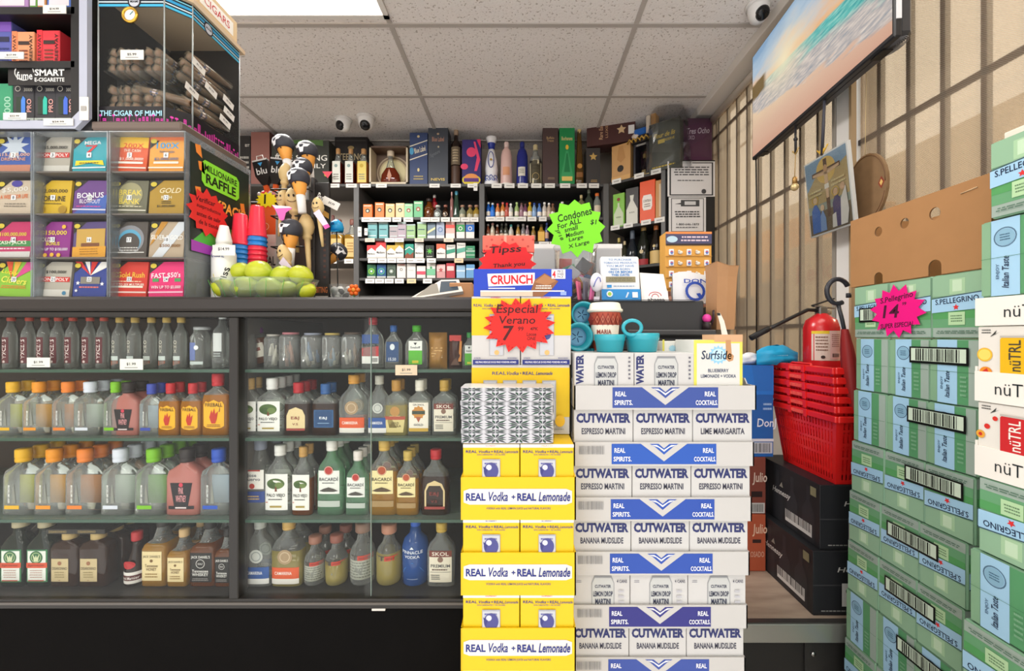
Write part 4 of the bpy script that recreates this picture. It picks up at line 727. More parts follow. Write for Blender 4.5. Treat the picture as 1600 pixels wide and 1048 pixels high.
# ---- spray bottle, cups, limes
Y = 1.13; x = xx(350, Y); W = PIX(33, Y); t = thing('spray_bottle', 'white plastic bottle with lemon label and price tag beside the limes', 'bottle', (x, Y, CT)); H = zz(353, Y) - CT
WP = C('#eeeeea', .35); MB().loft([(0, .46 * W, .46 * W), (.005, .5 * W, .5 * W), (H * .62, .5 * W, .5 * W), (H * .72, .38 * W, .38 * W), (H * .76, .3 * W, .3 * W)], WP, 24).obj('body', t)
MB().loft([(H * .75, .32 * W, .32 * W), (H * .8, .33 * W, .33 * W), (H * .97, .2 * W, .2 * W), (H, .18 * W, .18 * W)], C('#f4f4f2', .3), 18).obj('cap', t)
m = MB(); draw(m, Fr((0, 0, 0), (1, 0, 0), (0, 0, 1), .0004, (.5 * W, .5 * W, 2)), W, H, [('t', 'AL-CUSHE', .5, .58, .6, .05, '#3a4a8a'), ('p', [(.1, .08), (.1, .3), (.36, .34), (.5, .2), (.4, .06)], '#e8d84a'), ('t', 'Miss', .78, .3, .26, .2, '#2a2a2a', math.pi / 2 - .2), ('b', .02, .02, .1, .5)], 1, .5); m.obj('label', t)
a = P(350, 391, 1.095); m = MB(); m.box((a.x - .03, 1.094, a.z - .014), (a.x + .03, 1.0955, a.z + .014), TAG); m.text(front(a.x, 1.094, a.z), '$14.99', 0, .003, .03, .009, C('#3a3a3a'), 1); m.obj('price_tag', t, True)
CPN = None
def cup(c, lab, grp, loc):
    m = MB(); k = C(c, .22, spec=.6, trans=.0)
    m.loft([(0, .0265, .0265), (.004, .0268, .0268), (.006, .0245, .0245), (.088, .0175, .0175), (.09, .016, .016)], k, 22); o = m.obj('plastic_cup', loc=(0, 0, 0)); o.location = loc; tag(o, lab, 'cup', grp); return o
CC = {'r': ('#f2364e', 'pink-red'), 'p': ('#e0488c', 'pink'), 'b': ('#2a86d8', 'blue'), 'g': ('#43d04a', 'green')}
for px, seq, nm, Y in ((376, 'ggggggggbbbbr', 'left', 1.20), (402, 'ggggggggrrrrbbr', 'right', 1.215)):
    CM = {}
    for k, c in enumerate(seq):
        loc = (xx(px, Y), Y, CT + k * .0138); lab = '%s plastic cup, %s from the bottom in the %s upside-down stack' % (CC[c][1], ORD[k], nm)
        if c in CM: o = CM[c].copy(); COL.objects.link(o); o.location = loc; o['label'] = lab
        else: CM[c] = cup(CC[c][0], lab, 'neon cups in the %s stack' % nm, loc)
def lime_m():
    m, nt, n, l = newmat('lime_skin'); b = n['Principled BSDF']; b.inputs['Roughness'].default_value = .35
    tc = n.new('ShaderNodeTexCoord'); t = n.new('ShaderNodeTexNoise'); t.inputs['Scale'].default_value = 12; r = n.new('ShaderNodeValToRGB')
    oi = n.new('ShaderNodeObjectInfo'); r.color_ramp.elements[0].position = .35; r.color_ramp.elements[1].position = .7
    r.color_ramp.elements[0].color = lin('#6f9a1c'); r.color_ramp.elements[1].color = lin('#bcc42c'); mx = n.new('ShaderNodeMath'); mx.operation = 'MULTIPLY_ADD'; mx.inputs[1].default_value = .25; l.new(oi.outputs['Random'], mx.inputs[0])
    l.new(tc.outputs['Object'], t.inputs['Vector']); l.new(t.outputs['Fac'], mx.inputs[2]); l.new(mx.outputs[0], r.inputs[0]); l.new(r.outputs[0], b.inputs['Base Color'])
    t2 = n.new('ShaderNodeTexNoise'); t2.inputs['Scale'].default_value = 300; bp = n.new('ShaderNodeBump'); bp.inputs['Strength'].default_value = .2; bp.inputs['Distance'].default_value = .002; l.new(tc.outputs['Object'], t2.inputs['Vector']); l.new(t2.outputs['Fac'], bp.inputs['Height']); l.new(bp.outputs[0], b.inputs['Normal'])
    return m
LM = lime_m(); L0 = None
LB = [(352, 451, 1.11, .9, 'in the bag, front left'), (384, 450, 1.10, 1.05, 'in the bag, second along the front'), (421, 452, 1.10, 1, 'in the bag, middle of the front'), (450, 455, 1.11, .85, 'in the bag, fourth along the front'), (477, 454, 1.12, .85, 'in the bag, right end of the front'), (377, 424, 1.135, .85, 'on top beside the cups'), (405, 425, 1.125, 1.1, 'biggest on top, before the cups'), (441, 430, 1.13, .9, 'on top, below the pale sticks'), (470, 430, 1.13, .95, 'on top, right end of the heap'), (352, 438, 1.16, .8, 'behind the bag rim at the left'), (424, 436, 1.165, .8, 'at the back between the top ones')]
for px, py, Y, s_, w_ in LB:
    if L0 is None:
        m = MB(); m.loft([(-.036, .001, .001), (-.034, .006, .006), (-.028, .016, .016), (-.014, .0265, .0265), (0, .029, .029), (.014, .0265, .0265), (.028, .016, .016), (.034, .006, .006), (.036, .001, .001)], LM, 18, T=Matrix.Rotation(math.pi / 2, 4, 'Y')); L0 = m.obj('body', None); o = L0; o.name = 'lime'
    else: o = L0.copy(); COL.objects.link(o)
    o.location = P(px, py, Y); o.location.z = max(o.location.z, CT + .029 * s_ + .001); o.scale = (s_ * 1.0,) * 3; o.rotation_euler = (RN.uniform(-.3, .3), RN.uniform(-.3, .3), RN.uniform(-.7, .7)); tag(o, 'yellow-green lime ' + w_, 'lime', 'limes in the clear bag')
m = MB(); N = 28; a = xx(412, 1.12); secs = []
for z, rx, ry in ((.001, .09, .045), (.006, .115, .055), (.03, .13, .06), (.052, .14, .064), (.056, .142, .066)): secs.append((z, rx * 1.0, ry, 2.3))
FILM = glass('#e4ece0', .10, .15, 1.5, .35)
m.loft(secs, FILM, N, (a, 1.128, CT), cap=False)
for k in range(7):
    u = -.12 + .04 * k; m.tube([(a + u * .9, 1.128 - .058 * (1 - (u / .15) ** 2) ** .5 - .003, CT + .004), (a + u * 1.05, 1.128 - .064 * (1 - (u / .15) ** 2) ** .5 - .003, CT + .05)], .0006, C('#5fae4c', .4), 4)
m.thing('plastic_bag', 'clear netted plastic bag open around the limes', 'bag')
# ---- orange vape tower, packets, number star
Y = 1.32
carton('display_box', 'orange-topped white display box behind the neon cups', 'box', (391, 319, 431, 470), Y, .1, '#e6e2dc', [('r', 0, .62, 1, 1, '#e8622a'), ('o', .6, .78, .14, .02, '#f0c8a8'), ('r', .5, .62, 1, .7, '#ece6de'), ('t', 'NAL', .75, .44, .5, .09, '#2c2a2c'), ('x', .5, .36, .96, .39, 1, '#5a5654'), ('r', .3, .1, .7, .3, '#d9c0c4'), ('d', .66, .2, .05, '#c0304c')], base=CT)
zt0 = zz(319, Y)
t = thing('display_tray', 'black tray of small trinkets on top of the orange display box', 'tray', (xx(411, Y), Y + .05, zt0)); a = xx(411, Y)
m = MB(); m.box((a - .042, Y + .002, zt0), (a + .042, Y + .09, zt0 + .01), C('#2a2626'), .002); m.box((a - .042, Y + .08, zt0), (a + .042, Y + .09, zt0 + .07), C('#2a2626'), .002); m.obj('tray', t, True)
m = MB(); m.ball((a - .012, Y + .03, zt0 + .035), .013, C('#d8202c', .25), 12, (1, 1, 1.5)); 
for k in range(6): m.ball((a - .03 + .012 * k, Y + .03, zt0 + .042 + .004 * (k % 2)), .007, C(('#e6d8d8', '#d890a0', '#e8e4e0')[k % 3], .3), 8)
o = m.obj('trinkets', t, True)
for px, py, tl, lab in ((409, 268, -.22, 'black packet with white lettering leaning left on the orange display'), (432, 266, .12, 'black packet with white lettering standing right of the leaning one')):
    a = P(px, py, Y + .03); m = MB(); T = Matrix.Translation(a) @ Matrix.Rotation(tl, 4, 'Y')
    q = MB(); q.prism(front(0, 0, 0), [(-.024, .04), (.024, .04), (.024, -.012), (.008, -.045), (-.008, -.045), (-.024, -.012)], .014, C('#26211f', .35)); q.text(front(0, 0, 0), 'blu', 0, .002, .034, .022, C('#eceae6'), 1); q.poly(front(0, 0, 0), [(-.008, .03), (.008, .03), (0, .018)], C('#4aa0d8'), 1); q.box((-.024, -.0005, .036), (.024, .014, .041), C('#d8d4d0', .3)); q.box((-.007, .002, -.1), (.007, .012, -.03), C('#e0602c', .35))
    q.tube([(-.012, .007, .04), (-.01, .007, .056), (.01, .007, .056), (.012, .007, .04)], .0015, C('#cfcac4', .3), 6)
    m.v = [T @ v for v in q.v]; m.f, m.m, m.sm = q.f, q.m, q.sm; m.thing('vape_packet', lab, 'vape packet')
handstar('price_star', 'yellow starburst with handwritten figure one on the orange display', front(xx(417, Y - .005), Y - .005, zz(312, Y - .005)), .036, .027, 13, '#f4e01c', [('1', -.006, .002, .01, .03, .1)], 1, .72, '#2a2208', False)
# ---- rack of novelty bottles and face sticks
t = thing('novelty_rack', 'black upright rack with white party lettering on its side panel', 'rack', (xx(480, 1.3), 1.32, CT)); Y = 1.28
x0, x1 = xx(489, Y), xx(514, Y); zt = zz(285, Y)
m = MB(); m.box((x0 + .006, Y, CT), (x1, Y + .012, zt), C('#2a2726', .4), .001); f = front(x0 + .006, Y, CT); draw(m, f, x1 - x0 - .006, zt - CT, [('t', 'Party', .5, .86, .8, .1, '#f0eeea', -.3, .2), ('p', [(0, .77), (1, .7), (1, .745), (0, .82)], '#d0a050'), ('x', .6, .2, .8, .6, 9, '#5a3a30'), ('t', 'BITING', .5, .12, .8, .05, '#c0703c'), ('p', [(.05, .02), (.95, .02), (.95, .07), (.05, .07)], '#b9b4ae')]); m.obj('side_panel', t, True)
m = MB(); m.box((x0 - .006, Y - .004, CT), (x0 + .006, Y + .02, zt + .015), C('#3c3a3a', .3), .002); m.box((xx(437, 1.36), 1.35, CT), (xx(437, 1.36) + .01, 1.36, zt), C('#3c3a3a', .3)); m.box((xx(437, 1.36), 1.36, CT), (x0, 1.364, zt - .02), C('#4b423c', .5)); m.obj('post', t, True)
for py in (300, 341, 388, 425): m = MB(); z = zz(py, Y); m.tube([(xx(437, 1.3), 1.255, z), (x0, 1.255, z)], .0022, C('#1f1e1e', .3), 6); m.tube([(x0, 1.255, z), (x0, 1.36, z)], .0022, C('#1f1e1e', .3), 6); m.tube([(xx(437, 1.3), 1.255, z), (xx(437, 1.3), 1.36, z)], .0022, C('#1f1e1e', .3), 6); m.obj('rail', t, True)
m = MB(); m.box((x0 - .02, 1.25, CT), (xx(437, 1.3), 1.37, CT + .02), C('#2a2726', .4), .002); m.obj('base', t, True)
m = MB(); f = Fr((xx(518, 1.27), 1.27, zz(318, 1.27)), (1, 0, -.5), (.5, 0, 1)); m.rect(f, -.03, -.012, .025, .012, TAG); m.text(f, '$4.99', 0, 0, .02, .008, C('#4a4a4a'), 1); m.obj('price_tag', t, True)
NB = None
def novelty(px, py, Y, R_, lab, tilt=(0, 0, 0)):
    """black cap with a white longhorn mark, orange neck, white foot"""
    global NB
    if NB is None:
        NB = thing('novelty_bottle', lab, 'novelty bottle', (0, 0, 0), 'black-capped novelty bottles')
        MB().loft([(-.02, .0225, .0225), (-.017, .0265, .0265), (-.008, .030, .030), (0, .031, .031), (.010, .0295, .0295), (.02, .0245, .0245), (.027, .015, .015), (.03, .001, .001)], C('#393a42', .45), 24).obj('cap', NB)
        MB().loft([(-.058, .0125, .0125), (-.045, .0135, .0135), (-.042, .0165, .0165), (-.024, .0195, .0195), (-.018, .022, .022)], C('#eba24a', .4), 20).obj('neck', NB)
        MB().loft([(-.11, .0115, .0115), (-.07, .0125, .0125), (-.056, .0128, .0128)], C('#e9e7e4', .4), 16).obj('foot', NB)
        m = MB(); f = Fr((0, 0, .003), (1, 0, 0), (0, 0, 1), .0004, (.031, .0312, 2)); pts = [(-.024, .006), (-.014, .005), (-.007, .0075), (0, .008), (.007, .0075), (.014, .005), (.024, .006), (.018, -.003), (.008, -.004), (.005, -.019), (-.005, -.019), (-.008, -.004), (-.018, -.003)]
        m.poly(f, pts, C('#f2f2f4', .4), 2); m.obj('horn_mark', NB); o = NB
        m = MB(); m.tube([(-.010, -.0215, -.016), (-.010, -.0205, -.03), (-.006, -.019, -.037)], .0016, C('#2c2622', .3), 6); m.tube([(.010, -.0215, -.016), (.010, -.02, -.026)], .0016, C('#2c2622', .3), 6); m.obj('drip', NB)
    else: o = dup(NB, (0, 0, 0), lab)
    o.location = P(px, py, Y); o.scale = (R_ / .031 * Y / F,) * 3; o.rotation_euler = tilt; o['label'] = lab
novelty(443.5, 226, 1.31, 15.5, 'black-capped orange-necked novelty bottle, topmost at the left', (0, -.3, -.5))
novelty(480, 236, 1.33, 15.5, 'black-capped novelty bottle, topmost at the right', (0, -.12, -.1))
novelty(473, 261, 1.29, 14.5, 'black-capped novelty bottle half hidden behind the middle one', (0, -.1, -.1))
novelty(467, 278, 1.22, 16, 'black-capped novelty bottle at the middle front, white foot showing', (0, -.16, -.5))
novelty(455, 358, 1.21, 16.5, 'black-capped novelty bottle low on the rack, above the limes', (0, .06, -.45))
novelty(528, 393, 1.36, 14, 'black-capped novelty bottle lying over beside the clear cup', (0, .7, .6))
ST = None
def stick(px, py, Y, s_, lab, face, tilt):
    t = thing('face_stick', lab, 'novelty stick', P(px, py, Y), 'pale bulb-headed sticks on the rack'); cr = C('#d6ba84', .45)
    MB().loft([(-.14, .004, .004), (-.1, .006, .006), (-.05, .0075, .0075), (-.036, .008, .008), (-.034, .0115, .0115), (-.027, .0125, .0125), (-.024, .0105, .0105), (-.016, .0165, .0165), (0, .0205, .0205), (.016, .018, .018), (.03, .011, .011), (.037, .002, .002)], cr, 20).obj('stick', t)
    if face:
        m = MB(); f = Fr((0, 0, 0), (1, 0, 0), (0, 0, 1), .0004, (.0205, .0205, 2)); m.poly(f, ell(-.006, .009, .0026, .004), C('#2a2420'), 2); m.poly(f, ell(.006, .009, .0026, .004), C('#2a2420'), 2); m.tube([f.p(.011 * math.cos(a), -.001 + .007 * math.sin(a), 2) for a in [math.pi * (1.1 + .8 * k / 7) for k in range(8)]], .0009, C('#6a4a34'), 5); m.obj('face', t)
    if face == 2:
        m = MB(); m.prism(Fr((.002, -.022, -.02), (.5, 0, -1), (1, 0, .5)), [(0, -.012), (.055, -.009), (.06, .01), (0, .012)], .0012, C('#e4d4ea')); m.prism(Fr((.002, -.0222, -.02), (.5, 0, -1), (1, 0, .5)), [(.055, -.009), (.07, -.009), (.072, .01), (.06, .01)], .0012, C('#e85ab0')); m.obj('ribbon_label', t)
    t.scale = (s_,) * 3; t.rotation_euler = tilt
stick(446, 272, 1.29, .95, 'pale blank bulb stick left of the middle black cap', 0, (0, .1, 0))
stick(458, 314, 1.26, 1.12, 'pale bulb stick with a face, below the middle black cap', 1, (0, -.08, .3))
stick(441, 312, 1.26, .8, 'small pale face stick behind the pink ribbon', 1, (0, .1, -.1))
stick(479, 354, 1.25, 1.1, 'pale blank bulb stick right of the low black cap', 0, (0, -.06, 0))
stick(445, 399, 1.2, .95, 'pale face stick with lilac ribbon just above the limes', 2, (0, -.35, -.3))
stick(497, 324, 1.24, .85, 'long pale face stick hanging before the lettered panel', 2, (0, -.12, 0))
m = MB(); f = front(xx(440, 1.2), 1.2, zz(332, 1.2)); m.prism(f, [(-.028, .022), (.022, .018), (.03, .012), (.012, 0), (.006, -.026), (-.006, -.02), (-.016, .004)], .001, C('#e66ab8')); m.prism(front(xx(440, 1.199), 1.199, zz(332, 1.199)), [(-.028, .022), (.022, .018), (.03, .014), (-.018, .012)], .001, C('#f0e2ee')); m.thing('ribbon_tag', 'pink and white folded tag hanging at the rack front', 'tag')
Y = 1.27; a = P(529, 466, Y); W = PIX(40, Y); t = thing('plastic_cup', 'clear plastic cup holding white trinkets at the right of the rack', 'cup', (a.x, Y + .03, CT))
MB().loft([(0, .42 * W, .42 * W), (.003, .44 * W, .44 * W), (.062, .5 * W, .5 * W)], glass('#eef2f2', .12, .05, 1.4, .4), 24, cap=False).obj('cup', t)
m = MB()
for k in range(14): m.ball((RN.uniform(-.02, .02), RN.uniform(-.02, .02), .012 + .003 * k), RN.uniform(.008, .012), C(('#e9e9e6', '#d4d8d6', '#3a3a3a')[0 if k % 5 else 2], .3), 8)
o = m.obj('trinkets', t); o['kind'] = 'stuff'
m = MB(); q = P(513, 418, Y + .03); m.tube([(q.x, Y + .028, CT + .01), (q.x, Y + .028, q.z + .03)], .003, C('#2fb0a8', .3), 8); m.thing('drinking_straw', 'teal straw standing in the clear cup', 'straw')
t = thing('toy_helmet', 'bright blue toy helmet on a thin stem by the rack', 'toy', P(526, 353, 1.33)); MB().loft([(-.018, .02, .02), (-.005, .022, .024), (.01, .018, .018), (.02, .007, .007), (.022, .001, .001)], C('#2a9fd8', .25), 20).obj('shell', t)
m = MB(); m.box((-.014, -.04, -.018), (.014, -.012, -.014), C('#2a9fd8', .25), .002, Matrix.Rotation(.25, 4, 'X')); m.obj('brim', t); m = MB(); m.poly(Fr((-.003, -.0225, 0), (1, 0, 0), (0, 0, 1)), ell(0, 0, .006, .007, 10), C('#1a5f9c')); m.obj('badge', t); m = MB(); m.tube([(0, 0, -.016), (0, .01, -.25 + .02)], .002, C('#3a3a3a'), 6); m.obj('stem', t)
m = MB(); a = P(553, 453, 1.25)
for k in range(6): an = k * math.pi / 3; m.ball((a.x + .012 * math.cos(an), 1.25, a.z + .012 * math.sin(an)), .007, C('#f0732a', .4), 8)
m.ball((a.x, 1.247, a.z), .007, C('#f49a3c', .4), 8); m.tube([(a.x, 1.25, a.z - .012), (a.x, 1.25, CT)], .002, C('#3f7a3a'), 6); m.thing('toy_flower', 'small orange flower beside the clear cup', 'toy')
# ================================================ back wall shelving and everything on it
YS = 3.05; YW = 3.38; SB = C('#1c1b1b', .5); SG_ = C('#5b5a59', .4)
ZT = zz(287, YS)
def shelfunit(label, p0, p1, zs_, back, posts=(True, True), open_=False):
    x0, x1 = xx(p0, YS), xx(p1, YS); t = thing('shelving_unit', label, 'shelves', ((x0 + x1) / 2, (YS + YW) / 2, 0))
    for i, on in enumerate(posts):
        if on: MB().box(((x0, x1)[i] - .02, YS - .005, 0), ((x0, x1)[i] + .02, YW, ZT), SG_, .002).obj('upright', t, True)
    for z in zs_: MB().box((x0 + .02, YS, z - .02), (x1 - .02, YW, z), C('#4a4948', .45), .002).obj('shelf', t, True)
    if back: MB().box((x0 + .02, YW - .01, 0), (x1 - .02, YW, ZT - .02), SB).obj('back_panel', t, True)
    return t
SL = {'m': [ZT] + [zz(y, YS) for y in (339, 372, 403, 434)] + [zz(462, YS)], 'r': [ZT] + [zz(y, YS) for y in (339, 377, 415)], 'l': [ZT, zz(404, YS)]}
UL = shelfunit('dark shelving unit behind the novelty rack, beige wall showing through', 335, 557, SL['l'], False, (True, False))
UM = shelfunit('black shelving unit holding the cigarette packs', 557, 753, SL['m'], True, (True, True))
UR = shelfunit('black shelving unit holding the miniature bottles', 753, 947, SL['r'], True, (False, True))
for px in (522, 549, 571): pricetag(px, 290, 17, 6, YS - .008, UL if px < 557 else UM)
for px, w in ((596, 17), (679, 16), (712, 16), (738, 15)): pricetag(px, 290, w, 6, YS - .008, UM)
pricetag(743, 292, 6, 12, YS - .01, UM); pricetag(562, 362, 6, 15, YS - .012, UM); pricetag(572, 362, 5, 11, YS - .012, UM)
for px in (776, 796, 817, 838, 859, 883, 909, 928): pricetag(px, 290, 16, 7, YS - .008, UR)
for px, w in ((573, 16), (589, 16), (604, 14), (620, 14), (638, 15), (665, 15), (680, 14), (696, 14), (712, 14), (727, 14), (741, 13)): pricetag(px, 343, w, 7, YS - .008, UM)
for px, w, c in ((578, 15, '#ecd6c0'), (609, 15, '#f2efe8'), (624, 14, '#f2efe8'), (655, 14, '#ecd6c0'), (701, 15, '#ecd6c0')): pricetag(px, 375, w, 6, YS - .008, UM, '', c)
for px, w, c in ((582, 14, '#f2efe8'), (597, 14, '#f2efe8'), (612, 14, '#f2efe8'), (627, 14, '#f2efe8'), (642, 13, '#f2efe8'), (656, 15, '#f2efe8'), (674, 14, '#f2efe8'), (717, 14, '#ecd0a8')): pricetag(px, 407, w, 7, YS - .008, UM, '', c)
for px, w, c in ((578, 14, '#f2efe8'), (593, 14, '#f2efe8'), (608, 14, '#f2efe8'), (624, 14, '#f2efe8'), (643, 14, '#ecd6a8'), (668, 14, '#f2efe8')): pricetag(px, 439, w, 7, YS - .008, UM, '', c)
for px, w in ((767, 15), (781, 14), (798, 16), (814, 16), (831, 14), (848, 12)): pricetag(px, 342, w, 7, YS - .008, UR)
for px, w in ((850, 16), (866, 14)): pricetag(px, 381, w, 7, YS - .008, UR)
for px in (520, 545): pricetag(px, 408, 14, 7, YS - .008, UL)
# ---- cigarette packs, four rows
def packs(rows, z, rowname):
    for i, (px, w, pt, c, its, desc) in enumerate(rows):
        H = zz(pt, YS + .02) - z; a = xx(px, YS + .02); W = PIX(w, YS + .02); dz = RN.uniform(-.04, .04)
        m = MB(); q = MB(); q.box((-W / 2, 0, 0), (W / 2, .024, H), C(c, .4), .0015); draw(q, front(-W / 2, 0, 0, .0012), W, H, its)
        T = Matrix.Translation((a, YS + .02, z)) @ Matrix.Rotation(dz, 4, 'Z'); m.v = [T @ v for v in q.v]; m.f, m.m, m.sm = q.f, q.m, q.sm
        m.thing('cigarette_pack', '%s, %s from the left in the %s' % (desc, ORD[i], rowname), 'cigarette pack', rowname.replace('row of packs', 'cigarette row'))
bd = lambda c='#3a4a3a': [('d', .5, .52, .24, c, .24), ('d', .5, .5, .13, '#d8d4c0', .13), ('r', .1, .84, .9, .9, '#fff0d8')]
W_ = '#ece8e2'
packs([(574.5, 14.5, 319, '#ee7a2c', bd(), 'orange cigarillo pack'), (593, 14, 316, '#ee7a2c', bd(), 'taller orange cigarillo pack'), (609.5, 14, 318, '#eec184', bd(), 'cream cigarillo pack'), (625, 13.5, 317, '#edcb9c', bd(), 'taller cream cigarillo pack'), (638.5, 13, 318, '#8ccb98', bd('#a84a3c'), 'light green cigarillo pack'), (653.5, 14, 314, '#63b57e', bd('#a84a3c'), 'taller green cigarillo pack')], SL['m'][1], 'top row of packs')
st = lambda a, b: [('r', 0, .1, 1, .3, a), ('t', 'L&M', .5, .62, .6, .2, b)]
bl = [('x', .1, .5, .9, .62, 1, '#3a5a6a'), ('r', .1, .16, .9, .22, '#d8e4e4'), ('r', 0, .9, 1, 1, '#c4d8d8')]
packs([(582, 14.5, 348, '#74b0b4', bl, 'teal pack'), (599, 14.5, 347, '#74b0b4', bl, 'teal pack beside a mauve pack'), (615, 13, 352, '#b0a4a8', bl, 'short mauve pack'), (628, 13, 347, '#b3a2ae', bl, 'tall mauve pack'), (642, 13.5, 350, '#9cc088', bl, 'pale green pack'), (659, 14, 347, '#9cc088', bl, 'taller pale green pack'), (674, 12.5, 348, '#6f8494', [('p', [(0, .3), (1, .6), (1, .75), (0, .45)], '#d9d9a8'), ('r', 0, 0, 1, .2, '#d4dade')], 'slate pack with diagonal band'), (688, 12.5, 347, '#a9b6cc', [('o', .5, .55, .3, .08, '#5a7ab0'), ('r', 0, 0, 1, .2, W_)], 'pale blue pack with ring'), (703.5, 14, 345, '#e8b4aa', [('r', 0, .6, 1, .78, '#e0564c'), ('r', 0, 0, 1, .3, W_)], 'pink and white pack'), (719.5, 13, 347, '#ece9e4', [('r', 0, .42, 1, .85, '#3f9a5a'), ('o', .5, .62, .24, .08, W_)], 'white and green pack'), (734.5, 13, 347, '#ece9e4', [('r', 0, .42, 1, .85, '#2f6fc0'), ('o', .5, .62, .24, .08, W_)], 'white and blue pack')], SL['m'][2], 'second row of packs')
mb_ = lambda c: [('p', [(0, 1), (1, 1), (1, .55), (.5, .8), (0, .55)], c), ('t', 'Marlboro', .5, .36, .8, .12, '#3a3a3a'), ('r', 0, .02, 1, .1, '#c9c4bc')]
nw = lambda c: [('p', [(0, .3), (1, .45), (1, .72), (0, .6)], c), ('t', 'Newport', .5, .84, .8, .12, '#4a6a5a')]
packs([(580.5, 14, 383, W_, mb_('#d83a3c'), 'white pack with red roof'), (595, 15.5, 377, W_, mb_('#d83a3c'), 'taller white pack with red roof'), (611, 13, 383, W_, mb_('#d0b04a'), 'white pack with gold roof'), (624, 13, 378, W_, mb_('#d0b04a'), 'taller white pack with gold roof'), (639.5, 13.5, 381, '#2f9a86', [('p', [(0, .2), (.3, .4), (.6, .25), (1, .45), (1, 0), (0, 0)], '#8a4a34'), ('p', [(0, .55), (.5, .75), (1, .55), (1, .62), (.5, .82), (0, .62)], W_)], 'teal pack with brown hills'), (655, 13.5, 380, W_, mb_('#c9ccca'), 'white pack with silver roof'), (671.5, 13.5, 383, '#272c28', [('s', .5, .55, .42, .14, 7, '#5fc04a'), ('x', .15, .1, .85, .2, 1, '#d8d8d0')], 'black pack with green burst'), (689, 14, 381, W_, [('p', [(0, 1), (1, 1), (1, .6), (.5, .75), (0, .6)], '#e06a4a'), ('t', 'Marlboro', .5, .36, .8, .12, '#3a3a3a')], 'white pack with coral roof'), (704.5, 13.5, 382, W_, nw('#3f9c80'), 'white pack with teal slant'), (720.5, 13.5, 379, W_, nw('#66b09c'), 'tall white pack, pale teal slant'), (735, 14, 384, '#3a8f66', [('r', 0, .55, 1, .62, '#d4e4d8'), ('r', 0, .25, 1, .3, '#d4e4d8'), ('x', .2, .68, .8, .8, 1, '#d4e4d8')], 'green banded pack')], SL['m'][3], 'third row of packs')
cm = lambda a, b: [('d', .5, .5, .36, a, .36), ('o', .5, .5, .36, .1, b), ('d', .5, .5, .12, '#e0e4e0'), ('r', 0, 0, 1, .14, '#c9ccc6')]
packs([(580.5, 13.5, 413, '#2f6a4c', cm('#4c9a4c', '#8cc44a'), 'green ringed pack'), (596, 14, 413, '#2f5a8c', cm('#3a6ab8', '#5fb07c'), 'blue ringed pack'), (611.5, 13.5, 413, '#58685c', cm('#8a9a8a', '#3c4a40'), 'grey-green ringed pack'), (627, 13.5, 412, W_, [('o', .5, .6, .16, .05, '#5a4a44'), ('r', .1, .9, .9, .95, '#c05a4a')], 'white pack with small ring'), (642.5, 13.5, 412, W_, [('x', .2, .5, .8, .6, 1, '#b9c4bc')], 'nearly plain white pack'), (658, 13.5, 415, W_, [('r', 0, .3, 1, .56, '#d8566a')], 'white pack with rose band'), (673.5, 13.5, 411, W_, [('r', 0, .2, 1, .62, '#7cc49a'), ('d', .5, .7, .14, '#4ca06a')], 'white pack with mint band'), (689, 13.5, 413, '#d8a0a0', [('r', 0, .5, 1, .9, '#e2c4c0'), ('s', .5, .6, .3, .14, 5, '#c05a5a')], 'dusty pink pack'), (704, 13.5, 411, '#c2424c', [('r', .1, .5, .9, .8, '#e8d0cc')], 'crimson pack'), (720, 13.5, 414, '#9cc4e4', [('r', 0, .5, 1, .62, '#d8e8f4')], 'light blue pack'), (735, 13.5, 413, '#6fa8d8', [('r', 0, .6, 1, .72, '#d8e8f4')], 'sky blue pack')], SL['m'][4], 'bottom row of packs')
def sb(kind, px, w, pt, z, body, fillc, fill, cap, items, label, Y=YS + .03, group=None, e=.0012):
    W = PIX(w, Y); H = zz(pt, Y) - z; t = make_bottle(kind, W, H, body, fillc, fill, cap, items, None, e); t.location = (xx(px, Y), Y + KIND[kind][0][1][2] * W, z); t['label'] = label
    if group: t['group'] = group
    return t
z = SL['m'][1]
sb('squat', 669, 17, 308, z, AMB, None, 0, '#2c2220', [('d', .5, .36, .36, '#e8d4b8', .3), ('x', .3, .3, .7, .42, 2, '#8a4a2c')], 'round amber jug-like bottle right of the green packs')
sb('mini', 678, 9, 303, z, liq('#9c1c28', .5), None, 0, '#b9b4ae', [('r', 0, .5, 1, .7, '#c02c38')], 'red miniature behind the amber round bottle', YS + .1)
sb('squat', 683, 13, 319, z, CLR, None, 0, '#c9c4bc', [('d', .5, .3, .3, '#d8e0dc')], 'small clear round bottle on the pack shelf')
sb('squat', 695.5, 10, 319, z, BRN, None, 0, '#a06a5a', [('d', .5, .3, .34, '#e0cbb4')], 'small brown round bottle on the pack shelf')
sb('tall', 705.5, 5, 299, z, liq('#c08a84', .5), None, 0, '#d8b0a8', None, 'thin rosy bottle on the pack shelf')
sb('obelisk', 712.5, 11, 297, z, liq('#3c5a48', .5), None, 0, '#4a90a8', None, 'tall green bottle with blue top on the pack shelf')
for px, c, w in ((722, '#b9c0a8', 'grey-gold'), (734, '#c9b46a', 'pale gold'), (744, '#d8b44a', 'deep gold')): sb('squat', px, 11, 319, z, liq(c, .4), None, 0, '#a8806a', [('r', .05, .08, .95, .3, '#b9b094')], 'small %s round miniature at the right end of the pack shelf' % w)
